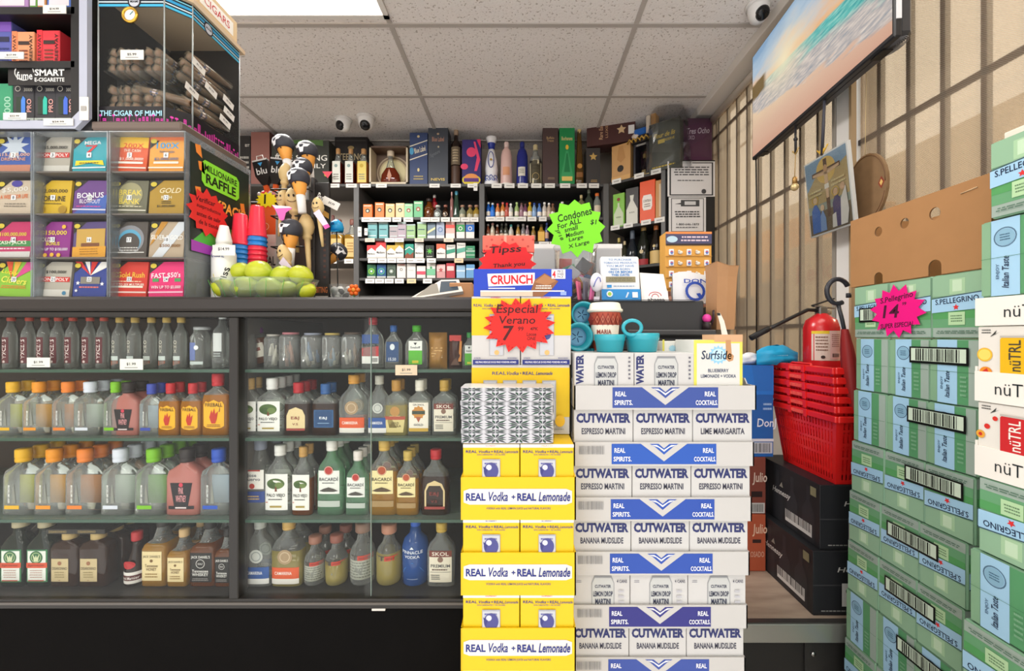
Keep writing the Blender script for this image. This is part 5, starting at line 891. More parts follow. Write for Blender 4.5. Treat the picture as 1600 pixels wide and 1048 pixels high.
# ---- miniatures
z = SL['r'][1]
for i, (px, c, cap, d) in enumerate(((763, '#1f62c0', '#d8dcdc', 'blue'), (769.5, '#2a7ae0', '#e4e8ea', 'bright blue'), (777.5, '#e0894a', '#d0605a', 'orange'), (785.5, '#dc8840', '#d8706a', 'amber-orange'), (792, '#c05a4c', '#d02c34', 'red-brown'), (798, '#d9dcd8', '#f0f0f0', 'white'), (807.5, '#a9c47c', '#b9d48c', 'light green'), (815, '#a07a86', '#6a4a44', 'mauve'), (821, '#7a4a66', '#5a3a34', 'plum'), (828, '#d8b83a', '#f0a81c', 'yellow'), (835, '#8fb0d8', '#2a4a9c', 'pale blue'), (843, '#6a94d4', '#2f5ab0', 'mid blue'), (851, '#d8cfc4', '#f0eeea', 'cream'), (858, '#cdb8a4', '#eeeae6', 'tan-white'), (864, '#8a6a50', '#8a5a44', 'brown'))):
    sb('mini', px, 7.2, 315 + (i * 7 % 3), z, liq(c, .75), None, 0, cap, [('r', 0, .15, 1, .42, ('#e8dfd0', c, '#f0e8dc')[i % 3])], '%s miniature, %s from the left in the upper miniature row' % (d, ORD[i]), group='miniatures in the upper row')
sb('mini', 879, 8, 314, z, liq('#d0ccc4', .6), None, 0, '#ece8e4', None, 'white-capped bottle mostly hidden behind the green star')
sb('tall', 909, 11, 303, z, liq('#a0986c', .5), None, 0, '#c9b486', None, 'gold-topped bottle rising behind the green star')
sb('round', 921, 13, 294, z, liq('#4a5448', .6), None, 0, '#7a8070', None, 'tall dark green bottle rising behind the green star')
sb('mini', 934, 12, 300, z, liq('#b9c0b8', .4), None, 0, '#e07030', [('r', .1, .15, .9, .5, '#d8c8b0')], 'clear bottle with orange cap right of the green star')
z = SL['r'][2]
for i, (px, w, pt, c, cap, d) in enumerate(((762.5, 6.5, 349, '#8a4a30', '#8a807a', 'red-brown'), (769.5, 7.5, 347, '#d8cbb4', '#e0a8a0', 'cream with pink cap'), (777, 6.5, 350, '#6a3a24', '#d8d0c8', 'brown'), (784, 7, 348, '#3c3c34', '#6a6a64', 'dark grey'), (790.5, 7, 348, '#4c4c40', '#8a8a84', 'olive'), (798.5, 8, 350, '#d8d4cc', '#4aa0a0', 'white with teal cap'), (809.5, 7, 350, '#b9904c', '#9a9488', 'gold'), (817.5, 7, 349, '#8a8688', '#b9b4b4', 'grey'), (824, 6.5, 351, '#a08890', '#c0b4b8', 'mauve'), (833.5, 7, 353, '#9a7a3c', '#c9b47c', 'bronze'))):
    sb('mini', px, w, pt, z, liq(c, .75), None, 0, cap, [('r', 0, .15, 1, .45, ('#e0d8c8', '#d8b8a0')[i % 2])], '%s miniature, %s from the left in the lower miniature row' % (d, ORD[i]), group='miniatures in the lower row')
sb('square', 846, 11.5, 349, z, liq('#c09038', .7), None, 0, '#5a4a2c', [('r', .08, .08, .92, .56, '#e2b456')], 'large golden square bottle at the end of the lower miniature row')
sb('mini', 854.5, 6.5, 347, z, liq('#4c5a8c', .6), None, 0, '#4a5aa0', [('r', 0, .2, 1, .5, '#d0a890')], 'blue-capped miniature behind the lower point of the star')
# left unit, lower shelf
z = SL['l'][1]
for px, nm in ((525, 'left'), (547, 'right')): sb('square', px, 20, 340, z, CLR, liq('#b98a2c', .5), .6, '#8a5a50', [('r', .1, .06, .9, .5, '#d8b878'), ('x', .25, .15, .75, .42, 4, '#a87c40')], 'gold square bottle with tan label beside the blue toy helmet, %s one' % nm)
sb('bell', 518, 10, 335, z, BRN, None, 0, '#7a4a44', None, 'slim brown bottle behind the gold square bottles', YS + .14)
# ---- along the top
ZL = ZT
carton('gift_box', 'black gift box with small white lettering at far left of the shelf top', 'box', (348, 212, 391, 287), YS + .02, .14, '#262423', [('t', 'EST', .9, .8, .16, .05, '#d8d4cc'), ('x', .5, .3, .98, .6, 3, '#a8a49c')], base=ZL)
carton('gift_box', 'tall dusty-brown gift box left on the shelf top', 'box', (392, 206, 421, 287), YS + .02, .26, '#8a5c54', [], base=ZL, sidei=[('r', 0, 0, 1, 1, '#5a3a36'), ('r', .5, .3, 1, .7, '#3c5a34')])
carton('gift_box', 'dark green-black gift box with white lettering behind the novelty rack', 'box', (424, 219, 514, 287), YS + .02, .14, '#33352f', [('t', 'THE SPRING', .52, .6, .9, .13, '#e4e2da'), ('t', 'FAMILY', .7, .42, .5, .1, '#e4e2da'), ('p', [(.1, 1), (.3, .9), (.6, .94), (.9, .86), (.9, 1)], '#4a6a34'), ('d', .95, .22, .03, '#b9b83c')], base=ZL)
m = MB(); m.prism(front(xx(512, YS - .04), YS - .04, zz(272, YS - .04), .001), [(-.04, .02), (.035, .02), (0, -.03)], .001, C('#d84a5c')); m.thing('shelf_flag', 'small red triangular flag hanging at the shelf edge by the green-black gift box', 'flag')
for px, d in ((525, 'left'), (545, 'middle'), (565, 'right')): sb('square', px, 16 if px < 560 else 18, 229, ZL, CLR, liq('#5c1c10' if px < 560 else '#a05a20', .6), .62, '#b98d5c', [('r', .14, .06, .9, .62, '#e4e6dc' if px < 560 else '#e2cc6a'), ('d', .5, .5, .16, '#8aa09c' if px < 560 else '#c9a83c'), ('x', .25, .12, .8, .3, 3, '#8a8a80')], '%s of three corked bottles, %s label, before the black framed box' % (d, 'white' if px < 560 else 'yellow'), YS + .02)
carton('gift_box', 'black gift box with gold lettering behind the three corked bottles', 'box', (523, 212, 574, 287), YS + .16, .14, '#272322', [('t', 'TEELING', .5, .62, .76, .12, '#cdbb94'), ('r', .04, .9, .96, .92, '#4a4644'), ('d', .5, .78, .1, '#a08a5c', .06)], base=ZL)
# framed cognac case: deep round-backed tray with a decanter in it
Yc = YS + .02; a, b = pb(577, 228, 637, 287, Yc, .13); z0 = ZL; t = thing('presentation_case', 'open-fronted presentation case with ringed round back', 'case', ((a[0] + b[0]) / 2, Yc + .06, z0)); W = b[0] - a[0]; H = b[2] - z0
m = MB(); fc = C('#cfc0a4', .4); m.box((a[0], Yc, z0), (b[0], Yc + .13, z0 + .02), fc); m.box((a[0], Yc, z0 + H - .012), (b[0], Yc + .13, z0 + H), C('#5a4438', .4)); m.box((a[0], Yc, z0), (a[0] + .012, Yc + .13, z0 + H), fc); m.box((b[0] - .012, Yc, z0), (b[0], Yc + .13, z0 + H), fc); m.obj('frame', t, True)
m = MB(); m.box((a[0] + .012, Yc + .12, z0 + .02), (b[0] - .012, Yc + .13, z0 + H - .012), C('#6a5648', .5)); f = front((a[0] + b[0]) / 2, Yc + .12, z0 + H / 2, .0015)
for r_, c, l_ in ((.128, '#b9a68c', 1), (.118, '#8a765e', 2), (.106, '#c9b88e', 3), (.094, '#dcd0a0', 4)): m.poly(f, ell(0, -.01, r_, r_, 30), C(c, .4), l_)
m.obj('backboard', t, True)
sb('decanter', 608, 32, 232, z0 + .021, CLR, liq('#7a2c14', .6), .48, '#d8c8b0', [('p', [(.4, .22), (.5, .42), (.62, .22), (.5, .06)], '#c08a70')], 'cognac decanter standing in the open presentation case', Yc + .03)
def ybox(label, r, col, its, d=.1, **k): return carton('gift_box', label, 'box', r, YS + .02, d, col, its, base=ZL, **k)
ybox('navy gift box with diagonal label band', (640, 207, 668, 287), '#33436b', [('p', [(0, .72), (1, .84), (1, .86), (0, .74)], '#d8d2c0'), ('p', [(0, .46), (1, .58), (1, .6), (0, .48)], '#d8d2c0'), ('t', 'Blue Label', .58, .67, .66, .1, '#e0d8c4', .28, .2), ('d', .12, .64, .12, '#4a9ac4', .2), ('d', .5, .92, .07, '#c9b98a'), ('d', .5, .28, .06, '#d8c890', .1), ('x', .2, .08, .8, .18, 2, '#b9a468')])
ybox('tallest charcoal gift box beside the navy one', (669, 187, 700, 287), '#41464f', [('t', 'Blue Label', .5, .7, .6, .07, '#b98a74'), ('d', .5, .78, .06, '#c4a888', .05), ('d', .52, .58, .04, '#b9a888', .05), ('t', 'Signature', .35, .47, .55, .07, '#6a7078', .5, .3), ('t', 'NEVIS', .5, .08, .7, .04, '#e0c468')], .13)
sb('tall', 711.5, 17, 195, ZL, liq('#2c1c14', .6), None, 0, '#a89078', [('r', .08, .34, .92, .64, '#6a5c4a'), ('x', .2, .38, .8, .6, 5, '#b9a888'), ('r', .1, .02, .9, .32, '#4a3428')], 'tall brown bottle between the charcoal box and the pink-navy box', YS + .02)
ybox('navy and hot-pink guitar-patterned gift box', (722, 218, 751, 287), '#33286c', [('d', .5, .72, .26, '#e0406c', .26), ('d', .12, .4, .2, '#e0406c', .16), ('p', [(.62, .95), (.72, .95), (.98, .55), (.8, .3), (.66, .3), (.8, .6)], '#e0406c'), ('p', [(.78, 1), (1, 1), (1, .8)], '#d8305c'), ('d', .5, .1, .5, '#d8c42c', .3), ('d', .5, .16, .36, '#e0904c', .2), ('r', .1, .06, .9, .14, '#5a2c7c')])
# talavera bell-top bottle
Y = YS + .03; W = PIX(26, Y); H = zz(207, Y) - ZL; t = thing('bottle', 'white hand-painted blue-patterned ceramic bottle with bell stopper', 'bottle', (xx(767, Y), Y + W / 2, ZL)); CW = C('#eeeef0', .2); CB = C('#2a3a9c', .25)
MB().loft([(0, .5 * W, .5 * W), (.02, .5 * W, .5 * W), (.1 * H, .44 * W, .44 * W), (.24 * H, .36 * W, .36 * W), (.34 * H, .40 * W, .40 * W), (.5 * H, .36 * W, .36 * W), (.68 * H, .22 * W, .22 * W), (.74 * H, .18 * W, .18 * W)], CW, 24).obj('body', t)
MB().loft([(.735 * H, .18 * W, .18 * W, 2, CB), (.8 * H, .2 * W, .2 * W, 2), (.86 * H, .24 * W, .24 * W, 2, CW), (.93 * H, .33 * W, .33 * W, 2), (.97 * H, .34 * W, .34 * W, 2), (1 * H, .16 * W, .16 * W)], CB, 20).obj('stopper', t)
m = MB(); f = Fr((0, 0, 0), (1, 0, 0), (0, 0, 1), .0015, (.42 * W, .42 * W, 2))
for v in (.1, .16): 
    for u in (-.26, 0, .26): m.tube([f.p(W * (u + .1 * math.cos(a)), H * (v + .05 * math.sin(a)), 1) for a in [.7 * k for k in range(8)]], .003, C('#4a5fa8', .3), 5)
m.tube([f.p(W * .17 * math.cos(a), H * (.5 + .15 * math.sin(a)), 1) for a in [.35 * k for k in range(19)]], .003, C('#3a4a9c', .3), 5); m.poly(f, ell(0, H * .5, W * .07, W * .07), C('#b99a4c', .3, .6), 2); m.obj('painted_pattern', t)
sb('dome', 791, 19, 218, ZL, C('#d9b4ac', .3), None, 0, '#e6ccc6', [('r', .22, .22, .78, .4, '#d89a74'), ('r', -.02, 0, 1.02, .05, '#e8e0d8')], 'pale pink domed bottle with copper label', YS + .02)
sb('dome', 816, 19, 218, ZL, C('#232c7c', .2), None, 0, '#232c7c', [('r', .16, .2, .74, .4, '#d8d4c8'), ('x', .22, .25, .68, .36, 3, '#8a8478'), ('r', -.02, 0, 1.02, .04, '#d8d8d8')], 'cobalt domed bottle with white label', YS + .02)
sb('round', 837, 20, 222, ZL, CLR, liq('#8a8470', .3), .58, '#c9b88c', [('p', [(.06, .08), (.06, .52), (.3, .6), (.7, .6), (.94, .52), (.94, .08), (.7, .03), (.3, .03)], '#e2d8b4'), ('x', .2, .36, .8, .5, 2, '#4a4434'), ('o', .5, .2, .28, .03, '#b9a468')], 'clear bottle with large cream label and wooden stopper', YS + .02)
ybox('tall dark brown gift box', (848, 190, 872, 287), '#4c3a38', [('t', 'Buffalo\nTrace', .5, .72, .5, .08, '#b99a6c'), ('x', .3, .08, .8, .12, 2, '#a08a6a')])
ybox('tall emerald green gift box with bottle outline', (874, 191, 898, 287), '#1f8a4c', [('t', 'Buchanans', .5, .74, .7, .06, '#e0d08c'), ('d', .5, .6, .1, '#e0b83c', .16), ('p', [(.42, .54), (.58, .54), (.92, .1), (.08, .1)], '#3a9c60'), ('p', [(.46, .5), (.54, .5), (.7, .2), (.3, .2)], '#1c7a44'), ('r', .16, .06, .84, .13, '#e0c46a')])
sb('obelisk', 906, 13, 191, ZL, liq('#6a4a1c', .6), None, 0, '#d8bc7c', [('d', .5, .3, .3, '#c08a3c', .3), ('r', .1, .12, .9, .2, '#8a5a2c')], 'slender tall golden-brown bottle right of the green box', YS + .02)
ybox('charcoal gift box with gold emblem under the maroon box', (916, 231, 938, 287), '#3c3837', [('s', .5, .76, .3, .14, 5, '#c9a45c'), ('x', .3, .06, .8, .14, 2, '#b9985c')], .12)
# ---- corner unit, turned 39 degrees, and the end panel with notices
A = V((xx(950, 3.05), 3.05, 0)); Bc = V((xx(1040, 2.79), 2.79, 0)); dv = (Bc - A).normalized(); LC = (Bc - A).length; ang = math.atan2(dv.y, dv.x)
TC = Matrix.Translation(A) @ Matrix.Rotation(ang, 4, 'Z')      # local x along the shelf front, local y into the corner
t = thing('shelving_unit', 'black corner shelving unit set at an angle, holding boxed spirits', 'shelves', (A.x + .3, 3.0, 0)); ZC = [ZT + .004, CZ + .795, CZ + .5, CZ + .15]
def cpart(m, name, par=t): m.v = [TC @ v for v in m.v]; return m.obj(name, par, True)
for z in ZC: cpart(MB().box((.015, 0, z - .02), (LC - .01, .3, z), C('#3a3938', .45), .002), 'shelf')
cpart(MB().box((.0, .29, 0), (LC, .3, ZT), SB), 'back_panel'); cpart(MB().box((LC - .03, -.004, 0), (LC, .3, ZT), SG_, .002), 'upright')
for px_, zt_, in ((.07, 0), (.24, 0), (.36, 0), (.06, 1), (.16, 1), (.29, 1), (.385, 1)):
    m = MB(); f = Fr((px_, -.006, ZC[zt_] - .004), (1, 0, 0), (0, 0, 1), .0012); m.box((px_ - .035, -.006, ZC[zt_] - .02), (px_ + .035, -.004, ZC[zt_] + .014), TAG); m.rect(f, -.02, -.004, .02, .004, C('#a9a5a0'), 1); cpart(m, 'price_tag')
def cbox(label, s0, s1, zi, h, col, its, dy=.02, d=.12, name='gift_box', cat='box', sidec=None):
    m = MB(); m.box((s0, dy, ZC[zi]), (s1, dy + d, ZC[zi] + h), C(col, .4), .002); draw(m, front(s0, dy, ZC[zi], .0012), s1 - s0, h, its); m.v = [TC @ v for v in m.v]; return m.thing(name, label, cat)
cbox('tan wooden gift box with round hole on the corner unit', .0 + .02, .165, 0, .27, '#c99a62', [('d', .48, .34, .17, '#2a2420', .17), ('p', [(.4, .95), (.6, .95), (.75, .6), (.5, .5), (.3, .6)], '#bb8a54'), ('r', 0, 0, 1, .14, '#d8a868')])
m = MB(); z1 = ZT + .285; m.box((-.16, -.0, z1), (.19, .14, z1 + .185), C('#4a2a28', .4), .002); f = front(-.16, 0, z1, .0012); draw(m, f, .35, .185, [('t', 'Don Ramon', .33, .5, .07, .42, '#c9a078') if 0 else ('t', 'Rare Eau', .3, .5, .6, .08, '#c9a07c', math.pi / 2, .2), ('t', 'LUXE', .42, .5, .5, .05, '#b9906c', math.pi / 2), ('s', .72, .5, .1, .05, 5, '#d8b88c'), ('r', .86, .28, .98, .62, '#e8e6e2')])
T2 = Matrix.Translation(A + V((0, -.02, 0))) @ Matrix.Rotation(ang * .45, 4, 'Z'); m.v = [T2 @ v for v in m.v]; m.thing('gift_box', 'maroon gift box lying across the charcoal and tan boxes', 'box')
# charcoal XO case with a window and its own bottle
z0 = ZC[0]; m = MB(); bc = C('#2c2b33', .35)
for a_, b_ in (((.185, .03, z0), (.2, .15, z0 + .235)), ((.28, .03, z0), (.3, .15, z0 + .235)), ((.185, .03, z0 + .22), (.3, .15, z0 + .24)), ((.185, .03, z0), (.3, .15, z0 + .015)), ((.185, .14, z0), (.3, .15, z0 + .235))): m.box(a_, b_, bc)
m.box((.2, .135, z0 + .015), (.28, .139, z0 + .22), C('#5a1c3a', .4)); m.box((.18, .024, z0), (.305, .032, z0 + .012), C('#c9ab6a', .3, .6)); m.text(front(.2, .03, z0 + .226, .0012), 'HENNESSY', .04, .002, .07, .012, C('#d8d0c4'), 1); m.v = [TC @ v for v in m.v]; m.thing('display_case', 'dark gift case with open window and gold base on the corner unit', 'case')
b = make_bottle('decanter', .07, .17, liq('#3a141c', .6), None, 0, '#c9ab6a', [('r', .3, .1, .7, .3, '#c9ab6a')]); b.location = TC @ V((.24, .1, z0 + .016)); b.rotation_euler = (0, 0, ang); b['label'] = 'dark decanter with gold collar inside the windowed gift case'
cbox('charcoal-green gift box in clear film with gold script', .31, .52, 0, .33, '#4d5049', [('t', 'Fleur de lis', .5, .72, .7, .1, '#c0a84c', 0, .3), ('r', .3, .55, .52, .63, '#b9a248'), ('t', 'RESERVE', .68, .6, .3, .05, '#b9a248'), ('x', .1, .04, .9, .1, 1, '#b9a248')], .0, .16)
m = MB(); bx = C('#2a2422', .4); zt = z0 + .245
m.box((.17, .02, zt), (.3, .14, zt + .05), bx, .003); m.box((.19, .015, zt + .05), (.28, .12, zt + .1), C('#2560b0', .3), .01); m.box((.28, .02, zt + .04), (.31, .1, zt + .17), C('#d0c4b4', .4), .003); m.box((.31, .03, zt + .1), (.345, .1, zt + .18), C('#d8a04c', .4), .003); m.ball((.33, .06, zt + .19), .02, C('#4a3a34', .3), 10); m.ball((.2, .03, zt + .05), .03, C('#d8ccc0', .4), 10, (1, .6, .8))
for k in range(5): m.tube([(.15 + .03 * k, .0, zt - .002 + .01 * (k % 2)), (.17 + .03 * k, -.006, zt + .025), (.19 + .03 * k, .0, zt)], .006, C('#c9a04a', .3, .5), 6)
m.v = [TC @ v for v in m.v]; m.thing('gift_hamper', 'jumble of a blue bag, cartons and gold cord on the windowed case', 'hamper')
cbox('lime green gift box picturing a clear bottle', .03, .12, 1, .25, '#7cb83a', [('p', [(.1, .05), (.1, .4), (.42, .62), (.42, .72), (.58, .72), (.58, .62), (.9, .4), (.9, .05)], '#c9d4b4'), ('d', .5, .82, .14, '#8a3a30', .14), ('t', 'PATRON', .5, .3, .4, .04, '#6a7a5a')])
cbox('charcoal gift box picturing a white bottle', .13, .225, 1, .27, '#3a3837', [('p', [(.06, .03), (.06, .42), (.38, .66), (.34, .8), (.66, .8), (.6, .66), (.94, .42), (.94, .03)], '#d8d8cc'), ('t', 'PATRON', .5, .34, .4, .04, '#6a6a60')])
cbox('orange-red gift box with rounded white panel', .235, .345, 1, .295, '#e8521c', [('p', rr(.18, .3, .82, .66, .08), '#f0e8e0'), ('t', 'COINTREAU', .5, .52, .5, .06, '#6a5a50'), ('x', .28, .36, .72, .46, 2, '#8a7a70')])
cbox('narrow tan gift box right of the orange-red one', .348, .39, 1, .28, '#c08a4c', [('r', .6, .1, 1, .9, '#e0c4a0')])
for s_, w, h, g_, fc, lab, it in ((.055, .05, .23, liq('#5a5a2c', .6), '#c9b46a', 'dark bottle with gold foil behind the date sign', None), (.1, .045, .2, liq('#3c3c2c', .6), '#c9b890', 'small dark bottle behind the date sign', None), (.16, .085, .27, liq('#2a3038', .6), '#5a6470', 'broad dark bottle right of the date sign', None), (.245, .09, .33, liq('#20241c', .75), '#a8864c', 'champagne bottle with red label and gold foil', [('r', .05, .0, .95, .14, '#a02c34'), ('d', .5, .3, .16, '#c9b890')]), (.335, .085, .32, liq('#241c14', .75), '#c0703c', 'champagne bottle with cream label and copper foil', [('r', .02, .02, .98, .3, '#d8b878'), ('s', .5, .4, .16, .08, 6, '#e0c890')]), (.39, .045, .27, liq('#241c14', .75), '#b0603c', 'slim copper-foil bottle beside the upright', None)):
    b = make_bottle('champ' if w > .06 else 'tall', w, h, g_, None, 0, fc, it, None, .0012); b.location = TC @ V((s_, .07, ZC[2])); b.rotation_euler = (0, 0, ang); b['label'] = lab
# end panel
Yp = 2.78; x0, x1 = xx(1041, Yp), xx(1117, Yp)
t = thing('shelf_end_panel', 'black shelf end panel carrying two printed notices beside the far window', 'panel', ((x0 + x1) / 2, Yp + .1, 0)); zp = zz(250, Yp)
MB().prism(Fr((0, 0, zp), (1, 0, 0), (0, 1, 0)), [(x0 + .012, Yp), (x1, Yp), (x1, Yp + .27), (x0 + .24, Yp + .27)], zp, C('#2a2928', .5)).obj('panel', t, True)
def notice(r, Y, label, its, par=None):
    a, b = pb(*r, Y, .001); m = MB(); m.box(a, b, C('#eceae8', .5)); draw(m, front(a[0], Y, a[2], .0012), b[0] - a[0], b[2] - a[2], its); return m.thing('paper_notice', label, 'notice')
notice((1043, 252, 1117, 307), Yp - .004, 'black-bordered white notice, upper of two on the end panel', [('r', .04, .03, .96, .97, '#3a3a3c'), ('r', .07, .06, .93, .94, '#e2e0e0'), ('r', .3, .93, .52, 1.0, '#c8c8c8'), ('x', .12, .58, .88, .86, 4, '#5a5a5c'), ('x', .2, .42, .8, .48, 1, '#6a6a6c'), ('d', .76, .14, .05, '#4a4a4c', .05)])
notice((1045, 308, 1103, 364), Yp - .006, 'white notice with pointing-hand card, lower of two on the end panel', [('r', .06, .03, .94, .97, '#4a4a4c'), ('r', .08, .05, .92, .95, '#e8e6e6'), ('r', .32, .74, .82, .92, '#4a4a4c'), ('r', .42, .78, .72, .88, '#d8d8d8'), ('p', [(.16, .81), (.4, .85), (.4, .79)], '#4a4a4c'), ('x', .14, .42, .86, .62, 3, '#3a3a3c'), ('t', '1-800-646-1873', .5, .24, .6, .06, '#3a3a3c'), ('x', .18, .12, .82, .18, 1, '#7a7a7c')])
m = MB(); m.box((xx(1069, Yp), Yp + .01, zp), (xx(1114, Yp), Yp + .2, zz(183, Yp)), C('#5e3350', .4), .003); f = front(xx(1069, Yp), Yp + .01, zp, .0012); draw(m, f, xx(1114, Yp) - xx(1069, Yp), zz(183, Yp) - zp, [('t', 'Tres Ocho', .5, .7, .8, .14, '#d8c8d4', .05, .3), ('t', 'XO', .28, .54, .2, .1, '#c9b4c4')]); m.thing('gift_box', 'purple gift box in clear film on top of the end panel', 'box')
def crumple(name, label, x0, x1, y0, y1, z0, z1, seed):
    rr_ = random.Random(seed); m = MB(); N = 12; vs_ = []
    cx, cy = (x0 + x1) / 2, (y0 + y1) / 2
    for k in range(7):
        z = z0 + (z1 - z0) * k / 6; s_ = (1, 1.05, 1.03, 1, .98, .8, .75)[k]
        for i in range(N):
            a = 2 * math.pi * i / N; c_, q = math.cos(a), math.sin(a); j = 1 + rr_.uniform(-.06, .1)
            vs_.append((cx + math.copysign(abs(c_) ** .4, c_) * (x1 - x0) / 2 * s_ * j, cy + math.copysign(abs(q) ** .4, q) * (y1 - y0) / 2 * s_ * j, z + rr_.uniform(-.01, .015)))
    fs = [[k * N + i, k * N + (i + 1) % N, (k + 1) * N + (i + 1) % N, (k + 1) * N + i] for k in range(6) for i in range(N)]
    m.add(vs_, fs, glass('#fafafb', .0, .1, .8, .03)); m.thing(name, label, 'bag')
crumple('plastic_bag', 'crumpled clear plastic bag around the purple gift box', xx(1064, Yp), xx(1132, Yp), Yp - .02, Yp + .24, zp + .002, zz(168, Yp), 3)
q = TC @ V((.31, 0, 0)); q2 = TC @ V((.55, 0, 0)); crumple('plastic_bag', 'crumpled clear plastic bag around the charcoal-green gift box', q.x - .02, q2.x + .05, q2.y - .02, q.y + .2, ZC[0] + .002, ZC[0] + .4, 5)
# cameras under the ceiling
def dome(px, py, Y, r, look, lab):
    t = thing('security_camera', lab, 'camera', (xx(px, Y), Y, CEIL)); MB().loft([(-.012, r * 1.25, r * 1.25), (0, r * 1.3, r * 1.3)], C('#e6e4e2', .3), 24).obj('mount', t)
    m = MB(); m.loft([(-r * 1.9, .001, .001), (-r * 1.8, r * .5, r * .5), (-r * 1.5, r * .85, r * .85), (-r, r, r), (-r * .5, r * 1.08, r * 1.08), (-.01, r * 1.15, r * 1.15)], C('#eceae8', .3), 24); m.obj('housing', t)
    m = MB(); L = V(look).normalized(); c = V((0, 0, -r)); T = Matrix.Translation(c + L * r * .62) @ V((0, 0, 1)).rotation_difference(L).to_matrix().to_4x4(); m.loft([(0, r * .72, r * .72), (r * .34, r * .64, r * .64), (r * .46, r * .45, r * .45), (r * .5, .001, .001)], C('#18181a', .15), 20, T=T); m.obj('lens', t)
dome(537, 200, 2.95, .046, (-.5, -1, -.3), 'white dome camera on the ceiling, left of the back pair')
dome(572, 201, 2.92, .05, (.1, -1, -.7), 'white dome camera on the ceiling, right of the back pair')
# ================================================ centre: register cabinet, counter clutter, drink stacks
Y0 = 1.14
t = thing('register_cabinet', 'black cabinet with ledges behind the white cocktail stack', 'cabinet', (.36, 1.3, 0)); BK_ = C('#343436', .45, noise=.06, scale=9)
xa, xb = .125, xx(1100, Y0)
MB().box((xa, Y0, CZ - .04), (xb, 1.5, CT), BK_, .003).obj('upper_body', t, True)
m = MB(); m.box((xa, Y0 - .01, zz(469, Y0)), (xx(1087, Y0), Y0 + .002, CT + .002), C('#232325', .4), .002); m.obj('top_edge', t, True)
m = MB(); m.box((xx(980, Y0 - .03), Y0 - .03, zz(524, Y0 - .03)), (xx(1120, Y0 - .03), 1.5, zz(515, Y0 - .03)), C('#3e3e40', .4), .003); m.obj('ledge', t, True)
MB().box((xa, Y0 - .02, 0), (xx(1120, Y0 - .02), 1.5, CZ - .04), C('#2c2c2e', .4), .003).obj('lower_body', t, True)
MB().box((xx(1000, Y0 - .01), Y0 - .015, zz(545, Y0)), (xx(1118, Y0 - .01), Y0 + .1, zz(528, Y0)), C('#39393b', .4), .002).obj('lower_ledge', t, True)
# monitor back, sign, cards, jar
m = MB(); Y = 1.5; a, b = pb(800, 381, 972, 466, Y, .02); m.box(a, b, C('#c9cbd0', .4), .004); draw(m, front(a[0], Y, a[2]), b[0] - a[0], b[2] - a[2], [('r', 0, .92, 1, 1, '#f0f0f2'), ('r', .02, .02, .98, .9, '#b4b6bc')]); m.box((a[0] + .1, Y + .02, CT), (a[0] + .2, Y + .03, a[2] + .05), C('#a8aab0')); m.thing('monitor', 'light grey monitor standing behind the green star', 'monitor')
m = MB(); q = MB(); Y = 1.18; W = PIX(61, Y); H = PIX(74, Y); q.box((-W / 2, 0, 0), (W / 2, .03, H), C('#e4e6ea', .4), .004)
draw(q, front(-W / 2, 0, 0), W, H, [('r', 0, .02, 1, .27, '#2d8fd4'), ('t', 'TO PURCHASE', .5, .92, .6, .045, '#5a8ac0'), ('t', 'TOBACCO PRODUCTS', .5, .85, .86, .045, '#5a8ac0'), ('t', 'YOU MUST HAVE', .5, .78, .72, .045, '#5a8ac0'), ('t', 'BEEN BORN', .5, .71, .5, .045, '#5a8ac0'), ('t', 'ON OR BEFORE', .5, .645, .62, .05, '#2f7fc4', 0, 0, .03), ('t', 'THIS DATE:', .5, .58, .48, .05, '#2f7fc4', 0, 0, .03), ('r', .12, .42, .88, .54, '#8a8468'), ('x', .16, .44, .84, .52, 2, '#6a654c'), ('r', .14, .3, .26, .36, '#2d8fd4'), ('x', .3, .31, .9, .35, 1, '#7a9ac0'), ('d', .2, .16, .08, '#a8d048', .08), ('o', .2, .16, .08, .03, '#e8f0f4'), ('r', .78, .08, .92, .2, '#e8f0f4'), ('p', [(.6, .08), (.66, .2), (.7, .19), (.64, .08)], '#cfe4f4')])
q.v = [Matrix.Translation((xx(971, Y), Y, CT + .001)) @ Matrix.Rotation(-.16, 4, 'X') @ Matrix.Rotation(-.1, 4, 'Y') @ Matrix.Rotation(.1, 4, 'Y') @ v for v in q.v]; q.thing('date_sign', 'white counter sign with grey date window and blue foot', 'sign')
m = MB(); Y = 1.2; m.prism(Fr((xx(1003, Y), Y, CT), (1, 0, 0), (0, .25, 1)), [(0, 0), (.08, 0), (.07, .088), (0, .093)], .0015, C('#eceaea')); f = Fr((xx(1003, Y), Y, CT), (1, 0, 0), (0, .25, 1)); m.rect(f, .008, 0, .078, .036, C('#f6f4f4'), 1)
m.tube([f.p(.04 + .018 * math.cos(a), .02 + .012 * math.sin(a), 2) for a in [math.pi * k / 8 for k in range(9)]], .0011, C('#d0525c'), 5); m.tube([f.p(.04 + .01 * math.cos(a), .016 + .01 * math.sin(a), 2) for a in [math.pi * k / 8 for k in range(9)]], .0011, C('#d0525c'), 5); m.text(f, 'ahassa', .042, .009, .05, .01, C('#3a3a42'), 2, 0, 0, .02); m.thing('folded_card', 'white folded card with red logo right of the date sign', 'card')
